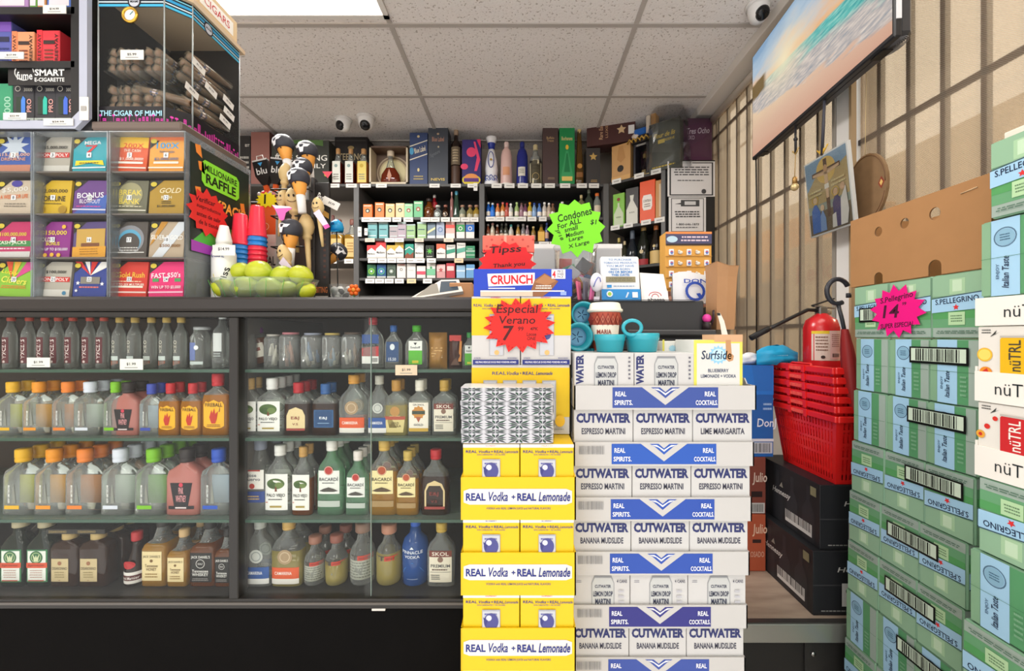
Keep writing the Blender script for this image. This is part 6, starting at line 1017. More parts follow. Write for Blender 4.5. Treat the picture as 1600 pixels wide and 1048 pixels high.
# lighter display
Y = 1.36; a, b = pb(1040, 362, 1112, 476, Y, .06); a = (a[0], Y, CT); t = thing('lighter_display', 'orange card display of small white lighters in a grid', 'display', ((a[0] + b[0]) / 2, Y + .03, CT)); W = b[0] - a[0]; H = b[2] - CT
m = MB(); m.box(a, b, C('#d8a04c', .5), .002); draw(m, front(a[0], Y, CT), W, H, [('r', 0, .84, 1, .98, '#4a4a6a'), ('d', .14, .9, .12, '#b9d4e4', .07), ('x', .3, .86, .96, .95, 2, '#d8c4d0'), ('r', 0, .97, 1, 1, '#e08a4c'), ('r', 0, .815, 1, .84, '#3a2c24'), ('r', 0, 0, 1, .2, '#8a5a4c')] + [('d', .1 + .13 * k, .1 + .05 * (k % 2), .07, ('#d8a08c', '#4a3a44', '#c9b46a')[k % 3], .06) for k in range(7)]); m.obj('card', t, True)
for r_ in range(4):
    z = CT + H * (.72 - .145 * r_)
    m = MB(); m.box((a[0], Y - .003, z - .013), (b[0], Y, z - .011), C('#b98438', .5)); m.obj('row_divider', t, True)
    for c_ in range(5):
        m = MB(); x = a[0] + W * (.12 + .19 * c_)
        if c_ % 2 == 0: m.box((x - .008, Y - .006, z - .009), (x + .008, Y, z + .011), C('#eceaf0', .3), .002); f = front(x, Y - .006, z); m.poly(f, ell(0, 0, .005, .006, 10), C('#5a7ac0'), 1); m.rect(f, -.004, .001, .003, .004, C('#d0525c'), 1.5)
        else: m.ball((x, Y - .004, z), .007, C('#ece6dc', .3), 8, (1.2, .5, .8)); m.ball((x - .005, Y - .006, z + .004), .004, C('#e0d8cc', .3), 6)
        m.obj('lighter', t, True)
# plastic carrier bag, kraft bag, magenta trinket
Y = 1.23; m = MB(); N = 10; x0, x1 = xx(1056, Y), xx(1116, Y); z0, z1 = CT + .001, zz(425, Y); vs_ = []; rr_ = random.Random(8)
for s_ in (-1, 1):
    for j in range(7):
        for i in range(N): u = i / (N - 1); v = j / 6; vs_.append((x0 + (x1 - x0) * u + rr_.uniform(-.002, .002), Y + .03 + s_ * .03 * (1 - .75 * v) * math.sin(math.pi * (u * .96 + .02)) ** .5, z0 + (z1 - z0) * v * (1 + .06 * math.sin(u * 5)) ))
fs = [[s_ * 70 + j * N + i, s_ * 70 + j * N + i + 1, s_ * 70 + (j + 1) * N + i + 1, s_ * 70 + (j + 1) * N + i] for s_ in (0, 1) for j in range(6) for i in range(N - 1)]
m.add(vs_, fs, C('#dcdcdf', .35), True); f = Fr((x0, Y - .004, z0), (1, 0, 0), (0, .12, 1)); W = x1 - x0; H = z1 - z0
draw(m, f, W, H, [('t', 'DON', .52, .72, .6, .14, '#2a4aa8', 0, 0, .02), ('o', .5, .38, .26, .07, '#2a4aa8'), ('p', [(.52, .3), (.62, .32), (.7, .14), (.6, .14)], '#2a4aa8')], 4); m.thing('plastic_carrier', 'white plastic carrier with blue ring logo at the cabinet end', 'bag')
Y = 1.13; z0 = zz(515, Y0 - .03) + .001; m = MB(); x0, x1 = xx(1119, Y) , xx(1150, Y); kr = C('#a97e58', .7, noise=.08, scale=30); zt = zz(415, Y); vs_ = []
for z, s_, o_ in ((z0, .9, 0), (z0 + .06, .95, .001), (zt - .03, 1, .003), (zt - .002, 1.08, .004), (zt, 1.12, .004)):
    vs_ += [((x0 + x1) / 2 + sx * (x1 - x0) / 2 * s_ + o_, Y + .035 + sy * .035 * s_, z + (.012 if sx < 0 and z >= zt - .002 else 0)) for sx, sy in ((-1, -1), (0, -1.12), (1, -1), (1, 1), (0, .9), (-1, 1))]
fs = [[k * 6 + i, k * 6 + (i + 1) % 6, (k + 1) * 6 + (i + 1) % 6, (k + 1) * 6 + i] for k in range(4) for i in range(6)] + [[5, 4, 3, 2, 1, 0]]
m.add(vs_, fs, kr); m.thing('paper_bag', 'brown kraft paper bag standing open beside the register cabinet', 'bag')
m = MB(); Y = 1.1; f = Fr((xx(1128, Y), Y, zz(524, Y)), (1, 0, 0), (-.18, 0, 1)); m.prism(f, [(0, 0), (.016, .002), (.013, .04), (.006, .062), (-.002, .06), (.001, .03)], .001, C('#efe6da')); m.rect(f, -.003, .054, .006, .061, C('#2c2a2a'), 1); m.thing('receipt_strip', 'curled white paper strip hanging in front of the kraft bag', 'receipt')
m = MB(); a = P(1107, 497, Y0 - .02); zl = zz(515, Y0 - .03) + .001; m.loft([(0, .012, .012), (.02, .012, .012)], C('#2a2022', .4), 12, (a.x, Y0 - .01, zl)); m.ball((a.x, Y0 - .01, a.z), .012, C('#e0409c', .3), 10); m.tube([(a.x + .01, Y0 - .012, zl + .01), (a.x + .014, Y0 - .02, a.z), (a.x + .016, Y0 - .015, a.z + .022)], .003, C('#2a1a20', .3), 6); m.thing('trinket', 'small magenta trinket on the cabinet ledge beside the kraft bag', 'trinket')
# condom jar with green star
Y = 1.18; a = P(903, 466, Y); t = thing('clear_jar', 'clear jar of colourful foil packets behind the green star', 'jar', (a.x, Y + .06, CT)); MB().loft([(0, .058, .05, 3), (.003, .06, .052, 3), (.16, .062, .054, 3), (.17, .066, .057, 3)], glass('#eef0f2', .08, .05, 1.2, .3), 24, cap=False).obj('jar', t)
m = MB(); rr_ = random.Random(4)
for k in range(26):
    c = rr_.choice(('#d0502c', '#a04a2c', '#3c3c44', '#d8a030', '#d8d4d8', '#4a7ab0', '#e060a0', '#5a9a6a')); T = Matrix.Translation((rr_.uniform(-.036, .036), rr_.uniform(-.034, .03), .03 + rr_.uniform(0, .085))) @ Matrix.Rotation(rr_.uniform(-1, 1), 4, 'Y') @ Matrix.Rotation(rr_.uniform(-.4, .4), 4, 'X'); m.box((-.019, -.0025, -.019), (.019, .0025, .019), C(c, .25), .002, T)
o = m.obj('foil_packets', t); o['kind'] = 'stuff'
for k, (px, c, nm) in enumerate(((907, '#d86a8c', 'rose'), (915, '#6a6a78', 'grey'), (924, '#e070a8', 'pink'))):
    m = MB(); q = P(px, 448, 1.16); m.box((-.003, -.014, 0), (.003, .014, .056), C(c, .25), .0025, Matrix.Translation((q.x, 1.166, CT + .001)) @ Matrix.Rotation(-.5, 4, 'Z') @ Matrix.Rotation(.12 * (k - 1), 4, 'Y')); m.thing('sachet', '%s foil sachet leaning at the front of the jar' % nm, 'sachet', 'sachets before the jar')
m = MB(); q = P(932, 441, 1.152); m.ball((q.x, 1.152, q.z), .018, C('#e6e4ee', .3), 14, (1, .5, 1.5)); m.box((q.x - .008, 1.147, CT), (q.x + .008, 1.157, CT + .012), C('#d8d4e0')); f = front(q.x, 1.1425, q.z); m.tube([f.p(.01 * math.cos(.6 * k), .014 * math.sin(.9 * k), 1) for k in range(9)], .0012, C('#5a6ac0'), 5); m.thing('keepsake_egg', 'white egg-shaped trinket with blue scribble beside the jar', 'trinket')
handstar('price_star', 'lime green handwritten starburst on the jar', front(xx(900, 1.178), 1.178, zz(356, 1.178)), .085, .069, 12, '#7cdc24', [('Condones', -.004, .038, .1, .022, .25), ('For ALL', -.02, .012, .07, .015, .28), ('$1', .05, .016, .018, .016, 0), ('small', -.014, -.002, .04, .013, .25), ('Medium', -.004, -.016, .052, .013, .25), ('Large', .0, -.031, .042, .013, .25), ('X Large', .008, -.048, .062, .014, .25), ('JF18', -.048, -.02, .035, .012, -1.1)], 1, .98, '#16280c', False, .05)
# tips box and star
Y = 1.12; a, b = pb(756, 392, 833, 470, Y, .12); a = (a[0], Y, CT); t = thing('tip_box', 'white tip box with coral dotted lid behind the chocolate box', 'box', ((a[0] + b[0]) / 2, Y + .06, CT))
m = MB(); m.box(a, b, C('#eae6e0', .5), .002); draw(m, Fr((b[0], Y, CT), (0, 1, 0), (0, 0, 1)), .12, b[2] - CT, [('x', .05, .05, .95, .95, 9, '#b9b4ae')]); m.obj('body', t, True)
zt = zz(368, Y); m = MB(); m.box((a[0] - .003, Y - .003, b[2] - .005), (b[0] + .003, Y + .123, zt), C('#ee6a58', .4), .002); f = front(a[0], Y - .003, b[2])
for k in range(10): m.poly(f, ell(.008 + .014 * k, .012 + .018 * (k % 2), .0035, .0035, 10), C('#c44a40'), 1)
m.rect(f, .055, 0, .062, .04, C('#d8a08c'), 1.5); m.obj('lid', t, True)
handstar('price_star', 'red handwritten tips starburst before the tip box', front(xx(792, Y - .02), Y - .02, zz(412, Y - .02)), .078, .066, 15, '#e01a20', [('Tipss', -.004, .036, .085, .024, .06), ('Thank you', .006, -.004, .085, .014, .08), (':)', -.062, .032, .014, .014, -1.4)], 1, .78, '#3a1012', False)
# open book-like tray on the counter left of the chocolate box
m = MB(); Y = 1.12; fr = Fr((xx(637, Y), Y, CT + .002), (1, 0, .08), (-.02, .6, .8)); m.prism(fr, [(0, 0), (.15, .014), (.135, .06), (.085, .064)], .012, C('#e0d8cc')); m.poly(fr, [(.02, .008), (.085, .014), (.075, .05), (.06, .05)], C('#8a8478'), 1); m.poly(fr, [(.085, .015), (.138, .02), (.128, .055), (.085, .058)], C('#34424e'), 1); m.box((xx(700, Y), Y + .02, CT), (xx(737, Y), Y + .1, CT + .05), C('#b9875c', .6), .002); m.thing('open_box', 'open flat white box with dark panels leaning beside the chocolate box', 'box')
# ---- yellow lemonade stack
YL = .85; xl0, xl1 = xx(720, YL), xx(900, YL); YE = '#dfba14'; P0 = CZ - .3788; PIT = .1557
def can(u0, u1, v0, v1): return [('r', u0, v0, u1, v1, '#a0a2a8'), ('r', u0 + .01, v0, u1 - .01, v1 - .02, '#bec0c6'), ('d', (u0 + u1) / 2, (v0 + v1) / 2, (u1 - u0) * .3, '#4a4a86', (u1 - u0) * .34), ('d', (u0 + u1) / 2 - .02, (v0 + v1) / 2 + .05, (u1 - u0) * .14, '#b9bcd0', (u1 - u0) * .12), ('x', u0 + .04, v1 - .08, u1 - .04, v1 - .04, 1, '#5a5aa0')]
def lemcard(fl, flc): return [('r', 0, .955, 1, 1, '#ece8dc'), ('t', fl, .5, .978, .2, .018, flc), ('t', 'REAL', .15, .9, .2, .036, NAVY), ('t', 'Vodka', .38, .9, .2, .036, NAVY, 0, .3), ('t', '+', .515, .9, .04, .026, NAVY), ('t', 'REAL', .64, .9, .18, .036, NAVY), ('t', 'Lemonade', .86, .9, .24, .036, NAVY, 0, .3), ('t', 'NON CARBONATED + 100 CALORIES', .5, .86, .5, .018, NAVY)] + can(.34, .66, .1, .80) + [('d', .5, .64, .13, '#4a4a86', .15), ('d', .46, .69, .05, '#c9cbd8'), ('p', [(.4, .57), (.36, .7), (.44, .66)], '#3a3a76')]
def tray(name, label, x0, x1, Y0_, d, z0, h, hb, col, its, side=None, group=None, inner='#c9a06a'):
    t = thing(name, label, 'tray', ((x0 + x1) / 2, Y0_ + d / 2, z0), group); th = .003; k = C(col, .5); m = MB()
    m.box((x0, Y0_, z0), (x1, Y0_ + th, z0 + h), k); m.box((x0, Y0_ + d - th, z0), (x1, Y0_ + d, z0 + h), k); m.box((x0, Y0_ + th, z0), (x1, Y0_ + d - th, z0 + th), C(inner, .6))
    for x in (x0, x1 - th): m.prism(Fr((x + th if x > x0 else x, Y0_, z0), (0, 1, 0), (0, 0, 1)) if x > x0 else Fr((x, Y0_ + d, z0), (0, -1, 0), (0, 0, 1)), [(0, 0), (d, 0), (d, h), (d * .75, h), (d * .68, h + hb), (d * .32, h + hb), (d * .25, h), (0, h)], th, k)
    draw(m, front(x0, Y0_, z0), x1 - x0, h, its)
    m.obj('tray', t, True); return t
LEMT = [('p', rr(.025, .36, .965, .73, .05), '#dcdad4'), ('t', 'REAL', .13, .54, .172, .18, NAVY, 0, 0, .035), ('t', 'Vodka', .325, .55, .168, .22, NAVY, 0, .25, .02), ('t', '+', .457, .54, .035, .09, NAVY, 0, 0, .03), ('t', 'REAL', .572, .54, .165, .18, NAVY, 0, 0, .035), ('t', 'Lemonade', .812, .55, .275, .22, NAVY, 0, .25, .02), ('t', 'VODKA with REAL LEMON JUICE and NATURAL FLAVORS', .5, .27, .56, .06, NAVY)]
FLV = [('RASPBERRY', '#c0405c', 'PEACH', '#d87a3c'), ('BLUEBERRY', '#3a4a9c', 'BLUEBERRY', '#3a4a9c'), ('RASPBERRY', '#c0405c', 'RASPBERRY', '#c0405c'), ('PEACH', '#d87a3c', 'PEACH', '#d87a3c'), ('PEACH', '#d87a3c', 'PEACH', '#d87a3c')]
LVL = ['top', 'middle', 'lowest visible', 'fourth', 'fifth']
mid = (xl0 + xl1) / 2 + .003
for k in range(5):
    z = P0 - PIT * k; 
    if z < .05: break
    tray('drink_tray', 'yellow cardboard tray with white lettering strip, %s in the lemonade stack' % LVL[k], xl0, xl1, YL, .17, z, .088, .016, YE, LEMT, None, 'yellow trays of the lemonade stack')
    for j, (a, b) in enumerate(((xl0 + .004, mid - .001), (mid + .001, xl1 - .004))):
        m = MB(); m.box((a, YL + .005, z + .003), (b, YL + .165, z + PIT - .001), C(YE, .45), .001); draw(m, front(a, YL + .005, z + .003), b - a, PIT - .004, lemcard(FLV[k][2 * j], FLV[k][2 * j + 1]))
        m.thing('drink_carton', 'yellow lemonade carton, %s one in the %s yellow tray' % (('left', 'right')[j], LVL[k]), 'drink carton', 'lemonade cartons in the yellow trays')
# base pallets under both stacks
MB().box((xl0, YL, 0), (xl1, YL + .17, P0 - PIT * (k if z < .05 else 4) + (PIT if z < .05 else 0) - .0005), C('#c9a870', .6)).thing('base_carton', 'plain carton at the foot of the lemonade stack', 'box')
zt = P0 + PIT
m = MB(); Y = .937; a, b = pb(737, 570, 890, 690, Y, .085); a = (a[0], Y, zt); b = (b[0], b[1], CZ - .0653); m.box(a, b, C('#c4c2bd', .45), .001)
draw(m, front(*a), b[0] - a[0], b[2] - a[2], [('r', 0, .25, 1, .96, YE), ('t', 'REAL', .28, .88, .14, .045, NAVY), ('t', 'Vodka', .42, .88, .12, .05, NAVY, 0, .3), ('d', .5, .88, .006, NAVY), ('t', 'REAL', .58, .88, .12, .045, NAVY), ('t', 'Lemonade', .74, .88, .17, .05, NAVY, 0, .3)] + sum([can(.12 + .2 * k, .26 + .2 * k, .2, .78) for k in range(4)], []) + [('d', .9, .2, .05, '#e0b020', .06), ('x', .8, .06, .95, .1, 1, '#8a8a84')])
m.thing('drink_carton', 'wide yellow and white carton showing four cans behind the tins', 'drink carton')
for j, (p0, p1) in enumerate(((737, 812.5), (814, 892))):
    a, b = pb(p0, 463, p1, 567, Y, .085); a = (a[0], Y, CZ - .0651); m = MB(); m.box(a, b, C('#c4c2c0', .45), .001); flav = ('RASPBERRY', 'RASPBERRY')[j]
    draw(m, front(*a), b[0] - a[0], b[2] - a[2], [('r', 0, .43, 1, .97, YE), ('t', flav, .5, .985, .2, .018, '#d0405c'), ('t', 'REAL', .13, .87, .18, .04, NAVY), ('t', 'Vodka', .35, .87, .18, .045, NAVY, 0, .3), ('d', .49, .87, .01, NAVY), ('t', 'REAL', .62, .87, .17, .04, NAVY), ('t', 'Lemonade', .85, .87, .25, .045, NAVY, 0, .3), ('t', 'NON CARBONATED - 100 CALORIES', .5, .82, .56, .018, NAVY)] + can(.37, .66, .14, .74) + [('d', .52, .18, .05, '#e8b070'), ('t', '4 PACK', .12, .1, .14, .02, NAVY), ('x', .74, .09, .96, .11, 1, NAVY), ('r', .03, .005, .97, .075, NAVY), ('t', 'HELPING RESCUE DOGS FIND FOREVER HOMES', .5, .04, .84, .028, '#e8e6f0')])
    m.thing('drink_carton', 'yellow and white four-pack carton behind the red price star, %s of the pair' % ('left', 'right')[j], 'drink carton', 'upright cartons behind the price star')
handstar('price_star', 'large red handwritten starburst on the upper lemonade cartons', front(xx(811, .93), .93, zz(508, .93)), .083, .063, 16, '#e3221c', [('Especial', -.004, .034, .095, .025, .0), ('Verano', -.004, .012, .082, .018, 0), ('7', -.024, -.018, .026, .034, 0), ('99', .004, -.008, .013, .01, 0), ('4PK', .034, -.008, .018, .008, 0), ('Loose', .028, -.02, .022, .009, 0), ('ONE', .028, -.03, .02, .008, 0)], 1, .76, '#4a1014')
# chocolate box
a, b = pb(740, 420, 894, 462, Y, .085); a = (a[0], Y, b[2] - PIX(43, Y) + .0005); a = (a[0], Y, zz(463, Y)); m = MB(); m.box(a, b, C('#1e3fb4', .35), .001)
draw(m, front(*a), b[0] - a[0], b[2] - a[2], [('p', [(.15, .36), (.62, .42), (.62, .86), (.14, .82)], '#eceaf0'), ('t', 'CRUNCH', .385, .61, .43, .34, '#d8202c', .02, 0, .035), ('p', [(.58, .2), (.62, .6), (.72, .84), (.86, .55), (.78, .2), (.7, 0), (.6, 0)], '#8a5a3c'), ('p', [(.62, .52), (.72, .8), (.84, .56), (.74, .4)], '#a8744c'), ('x', .62, .26, .8, .42, 2, '#efe6da'), ('r', .79, .64, .93, .98, '#f0ecec'), ('t', '4', .815, .8, .035, .26, '#d8202c', 0, 0, .03), ('t', 'PIECE\nSHARE\nPACK', .88, .81, .07, .28, '#3a3a5a'), ('r', .07, 0, .6, .2, '#c8b8a4'), ('r', .07, .17, .92, .215, '#eceae6'), ('r', .15, .27, .42, .31, '#d8dcf0'), ('r', .88, .04, .94, .18, '#8aa0e0')])
m.thing('chocolate_box', 'blue chocolate bar box with white and red lettering on the cartons', 'box')
# patterned tins
TP = C('#c2c2c8', .3); Yt = .853; xa, xb = xx(719, Yt), xx(866, Yt); z = zt + .001; TH = (zz(605, Yt) - z) / 4
TN = None
for k in range(4):
    lab = 'green and white starburst-patterned tin, %s in its stack of four' % ('lowest', 'second from bottom', 'third from bottom', 'topmost')[k]
    if TN is None:
        TN = thing('patterned_tin', lab, 'tin', (xa, Yt, z), 'patterned tins'); W = xb - xa; m = MB(); m.loft([(0, W / 2 - .001, .039, 14), (TH * .7, W / 2 - .001, .039, 14)], TP, 32, (W / 2, .04, 0), smooth=False); rows = [(m, TH * .36, TH * .66)]
        m2 = MB(); m2.loft([(TH * .7, W / 2, .04, 14), (TH * .97, W / 2, .04, 14), (TH - .0005, W / 2 - .002, .038, 14)], TP, 32, (W / 2, .04, 0), smooth=False)
        def petals(mm, f, cx, cy, ry, w):
            for q in range(12):
                an = math.pi * 2 * (q + .5) / 12
                def pp(t, k): c_, s_ = math.cos(t), math.sin(t); g_ = k / max(abs(c_), abs(s_)); return (cx + w * c_ * g_, cy + ry * s_ * g_)
                mm.poly(f, [pp(an, .1), pp(an - .2, .62), pp(an, .97), pp(an + .2, .62)], C('#2c4a3a' if q % 2 else '#3a3c44', .35), 1)
        f = front(0, .001, 0, .0005); f2 = Fr((0, 0, 0), (1, 0, 0), (0, 0, 1), .0005)
        for q in range(4): petals(m, f, W * (.125 + .25 * q), TH * .35, TH * .34, W * .122); petals(m2, f2, W * (.125 + .25 * q), TH * .84, TH * .145, W * .124)
        fx = Fr((W, .002, 0), (0, 1, 0), (0, 0, 1), .0005)
        for q in range(2): petals(m, fx, .02 + .036 * q, TH * .35, TH * .33, .016)
        m.obj('tin', TN); m2.obj('lid', TN)
    else: dup(TN, (xa + RN.uniform(-.002, .002), Yt + RN.uniform(-.001, .001), z + TH * k), lab)
# ---- white cocktail stack
CUT = '#2c3266'; BLU_ = '#2b4da6'; TRW = .4; CWID = .1315
def cz_(k): return CZ - .1616 - .1262 * k
def cy_(k): return .905 + .0088 * k
TRI = lambda blue: [('p', [(.2, .1), (.2, .92), (.4, .92), (.48, .25), (.52, .25), (.6, .92), (.86, .92), (.86, .1)], blue) if 0 else ('r', .21, .08, .79, .93, blue), ('p', [(.36, 1), (.5, .2), (.64, 1)], '#bfbdbb'), ('p', [(.42, .93), (.47, .93), (.5, .74), (.53, .93), (.58, .93), (.55, .8), (.5, .48), (.45, .8)], blue), ('p', [(.43, .88), (.46, .88), (.5, .68), (.54, .88), (.57, .88), (.53, .78), (.5, .6), (.47, .78)], '#e6e6e8'), ('t', 'REAL', .255, .66, .06, .2, '#e9ebf4', 0, 0, .02), ('t', 'SPIRITS.', .27, .3, .1, .2, '#e9ebf4', 0, 0, .02), ('t', 'REAL', .745, .66, .06, .2, '#e9ebf4', 0, 0, .02), ('t', 'COCKTAILS.', .725, .3, .12, .2, '#e9ebf4', 0, 0, .02)]
def cutc(fl): return [('t', 'CUTWATER', .5, .84, .92, .18, CUT, 0, 0, .05), ('t', fl, .5, .6, .74 if len(fl) > 13 else .62, .115, '#3a3a4c', 0, 0, .02), ('x', .3, .3, .7, .34, 1, '#9a9aa4')]
LD = lambda full: [('r', .02, .02, .34, .98, '#e8e8e4') if full else ('x', .06, .8, .16, .86, 2, '#8a8a94'), ('p', [(.33, .0), (.33, .8), (.38, .94), (.68, .94), (.73, .8), (.73, .0)], '#96989a'), ('p', [(.345, .0), (.345, .8), (.39, .9), (.67, .9), (.715, .8), (.715, .0)], '#bcbebd'), ('r', .38, .91, .68, .94, '#8a8c90'), ('t', 'CUTWATER', .53, .74, .28, .06, '#32364c', 0, 0, .03), ('t', 'LEMON DROP', .53, .6, .34, .1, '#2c3048', 0, 0, .03), ('t', 'MARTINI', .53, .46, .27, .1, '#2c3048', 0, 0, .03), ('p', [(.58, .0), (.715, .0), (.715, .2), (.66, .24)], '#e6d440'), ('t', '4 CANS', .86, .84, .18, .06, '#4a4a5c'), ('x', .8, .4, .9, .7, 3, '#b9b9c0')]
def cutbox(k, j, its, name, lab, col='#c4c3c2'):
    x = .3155 + (j - 1) * .133; y = cy_(k) + .006; z = cz_(k) + .003; m = MB(); m.box((x - CWID / 2, y, z), (x + CWID / 2, y + .131, z + .1215), C(col, .5, noise=.02, scale=30), .001); draw(m, front(x - CWID / 2, y, z), CWID, .1215, its); return m.thing('drink_carton', lab, 'drink carton', 'white cartons of the cocktail stack')
ES, LM_, BM = 'ESPRESSO MARTINI', 'LIME MARGARITA', 'BANANA MUDSLIDE'
TIERS = [None, [ES, ES, LM_], [ES, ES, ES], [BM, BM, BM], None, [BM, BM, BM], [BM, BM, BM], [BM, BM, BM]]
nk = 8; POS = ('left', 'middle', 'right')
for k in range(nk):
    if cz_(k) < .05: break
    blue = ('#3a4f96', '#2a56b0', '#2b4da6', '#2b4da6', '#31307c', '#3a4f9c', '#2b4da6', '#2b4da6')[k]
    tray('drink_tray', 'white corrugated tray with blue winged emblem, %s from the top of the cocktail stack' % ORD[k], .1155, .5155, cy_(k), .14, cz_(k), .053, .012, '#bfbdbb', TRI(blue) + ([('b', .03, .5, .17, .85, '#8a8a8c')] if k else []), None, 'white trays of the cocktail stack', '#d8cdb8')
    for j in range(3):
        if k == 0:
            if j == 2: continue
            cutbox(0, j, [('t', 'WATER', .09, .7, .54, .13, CUT, math.pi / 2, 0, .05)] + LD(True)[1:-2] + [('x', .9, .5, .94, .95, 6, '#5a5a6a')], 'c', 'white four-pack showing a lemon can, %s in the top tray' % POS[j])
        elif TIERS[k] is None: cutbox(k, j, LD(False), 'c', 'white four-pack showing a lemon can, %s in the fifth tray' % POS[j])
        else: cutbox(k, j, cutc(TIERS[k][j]), 'c', 'white %s four-pack, %s in the %s tray from the top' % (TIERS[k][j].lower(), POS[j], ORD[k]))
kk = k if cz_(k) < .05 else k + 1
MB().box((.1155, cy_(kk - 1), 0), (.5155, cy_(kk - 1) + .14, cz_(kk - 1) - .0005), C('#d9d3c8', .6)).thing('base_carton', 'plain carton at the foot of the cocktail stack', 'box')
# boxed lemonade with blue sun in the top tray
y = cy_(0) + .006; z = cz_(0) + .003; x0, x1 = xx(1084, y), xx(1160, y); zt = zz(531, y); t = thing('drink_carton', 'grey-white carton with yellow border and blue sun in the top tray', 'drink carton', ((x0 + x1) / 2, y + .05, z))
m = MB(); m.box((x0, y, z), (x1, y + .11, zt), C('#cfcfca', .5), .001); W = x1 - x0; H = zt - z
draw(m, front(x0, y, z), W, H, [('r', .0, 0, 1, 1, '#d6cf5c'), ('r', .06, .04, .94, .95, '#d0d0cc'), ('s', .5, .78, .2, .15, 14, '#8cc0e0'), ('d', .5, .78, .13, '#b9dcee'), ('t', 'Surfside', .46, .78, .62, .13, '#2c3650', 0, .15), ('t', 'BLUEBERRY', .5, .55, .42, .05, '#3a4664'), ('t', 'LEMONADE + VODKA', .5, .47, .72, .05, '#3a4664')]); m.obj('carton', t, True)
m = MB(); m.box((x0 + .045, y - .0012, zt - .004), (x1, y + .06, zt + .012), C('#c9a07c', .6)); f = front(x0 + .07, y - .0014, zt); m.prism(f, [(0, 0), (.011, 0), (.013, -.03), (.018, -.035), (.016, -.045), (.007, -.048), (.001, -.042)], .001, C('#b98a62', .6)); m.obj('torn_flap', t, True)
x2 = xx(1062, y); m = MB(); m.box((x2 - .0, y + .112, z), (x0 + .02, y + .17, zt - .004), C('#dcdcd6', .5), .001); draw(m, front(x2, y + .112, z), .05, zt - z, [('r', 0, .7, .1, 1, '#d6cf5c'), ('s', .5, .85, .2, .14, 12, '#9cc8d8')]); m.thing('drink_carton', 'pale carton half hidden behind the blue-sun carton', 'drink carton')
# cups standing on the cartons
zc = cz_(0) + .003 + .1215; TL = C('#2fa3b4', .25, spec=.5)
def tealcup(px, w, pt, Y, lab, ring=False):
    W = PIX(w, Y); H = zz(pt, Y) - zc; t = thing('measuring_cup', lab, 'cup', (xx(px, Y), Y + W / 2, zc)); m = MB()
    m.loft([(0, .40 * W, .40 * W), (.002, .42 * W, .42 * W), (H * .62, .47 * W, .47 * W), (H * .64, .49 * W, .49 * W), (H * .97, .5 * W, .5 * W), (H, .48 * W, .48 * W), (H * .96, .46 * W, .46 * W), (H * .15, .40 * W, .40 * W), (.003, .38 * W, .38 * W)], TL, 28); m.obj('bowl', t)
    if ring: m = MB(); m.tube([(-W * .38 + .021 * math.cos(a), -W * .36, H + .012 + .017 * math.sin(a)) for a in [2 * math.pi * k / 20 for k in range(20)]], .0042, TL, 8, True); m.obj('handle', t)
    return t
tealcup(958, 50, 522, .93, 'teal measuring cup left of the ring-handled one'); tealcup(1011, 55, 520, .935, 'teal measuring cup with ring handle', True)
def lying(px, py, r, Y, lab, zb_):
    W = PIX(2 * r, Y); a = P(px, py, Y); t = thing('measuring_cup', lab, 'cup', (a.x, Y + .02, a.z)); T = Matrix.Rotation(math.pi / 2, 4, 'X'); m = MB(); m.loft([(-.03, .36 * W, .36 * W), (0, .47 * W, .47 * W), (.012, .5 * W, .5 * W), (.012, .42 * W, .42 * W), (-.024, .34 * W, .34 * W)], TL, 28, T=T); m.obj('bowl', t)
    m = MB(); f = Fr((0, .023, 0), (1, 0, 0), (0, 0, 1)); m.poly(f, ell(0, 0, .33 * W, .33 * W, 24), C('#5f9cc0', .4), 1); m.poly(f, ell(0, 0, .27 * W, .27 * W, 24), C('#7ab0d0', .4), 2)
    for k in range(5): q = k * 1.25; m.tube([f.p(.05 * W * math.cos(q), .05 * W * math.sin(q), 3), f.p(.2 * W * math.cos(q), .2 * W * math.sin(q), 3)], .0012, C('#3a5a80'), 5)
    m.obj('dial', t)
    m = MB(); m.tube([(.3 * W, .01, -.42 * W), (.5 * W, .008, -.7 * W), (.52 * W, .01, zb_ - a.z + .006)], [.009, .009, .007], TL, 8); m.obj('handle', t)
lying(913, 490, 20, 1.03, 'teal measuring cup facing out, upper of two left of the paper cup', zc); lying(905, 526, 23, 1.0, 'teal measuring cup facing out, lower of two left of the paper cup', zc)
Y = .99; px = 951; W = PIX(52, Y); H = zz(471, Y) - zc; t = thing('paper_cup', 'red-patterned paper coffee cup with cream lid', 'cup', (xx(px, Y), Y + W / 2 + .005, zc)); m = MB(); m.loft([(0, .36 * W, .36 * W), (.004, .37 * W, .37 * W), (H * .82, .48 * W, .48 * W)], C('#efe6d6', .5), 32); m.obj('cup', t)
m = MB(); m.loft([(H * .8, .5 * W, .5 * W), (H * .82, .55 * W, .55 * W), (H * .86, .55 * W, .55 * W), (H * .88, .5 * W, .5 * W), (H * .98, .46 * W, .46 * W), (H, .42 * W, .42 * W)], C('#f0ead8', .35), 32); m.obj('lid', t)
f = Fr((0, 0, 0), (1, 0, 0), (0, 0, 1), .0004, (.465 * W, .465 * W, 2)); m = MB(); q = .46 * W; m.loft([(H * .5, .435 * W, .435 * W), (H * .8, .479 * W, .479 * W)], C('#b5503c', .5), 32, cap=False)
for k in range(-3, 4):
    for l_, c in ((1, '#8c2f28'), (.66, '#c9785c'), (.36, '#8c2f28')): u = k * .28 * W * .55; m.poly(f, [(u - .075 * W * l_, H * .65), (u, H * (.65 - .13 * l_)), (u + .075 * W * l_, H * .65), (u, H * (.65 + .13 * l_))], C(c), 4 + (1 - l_) * 4)
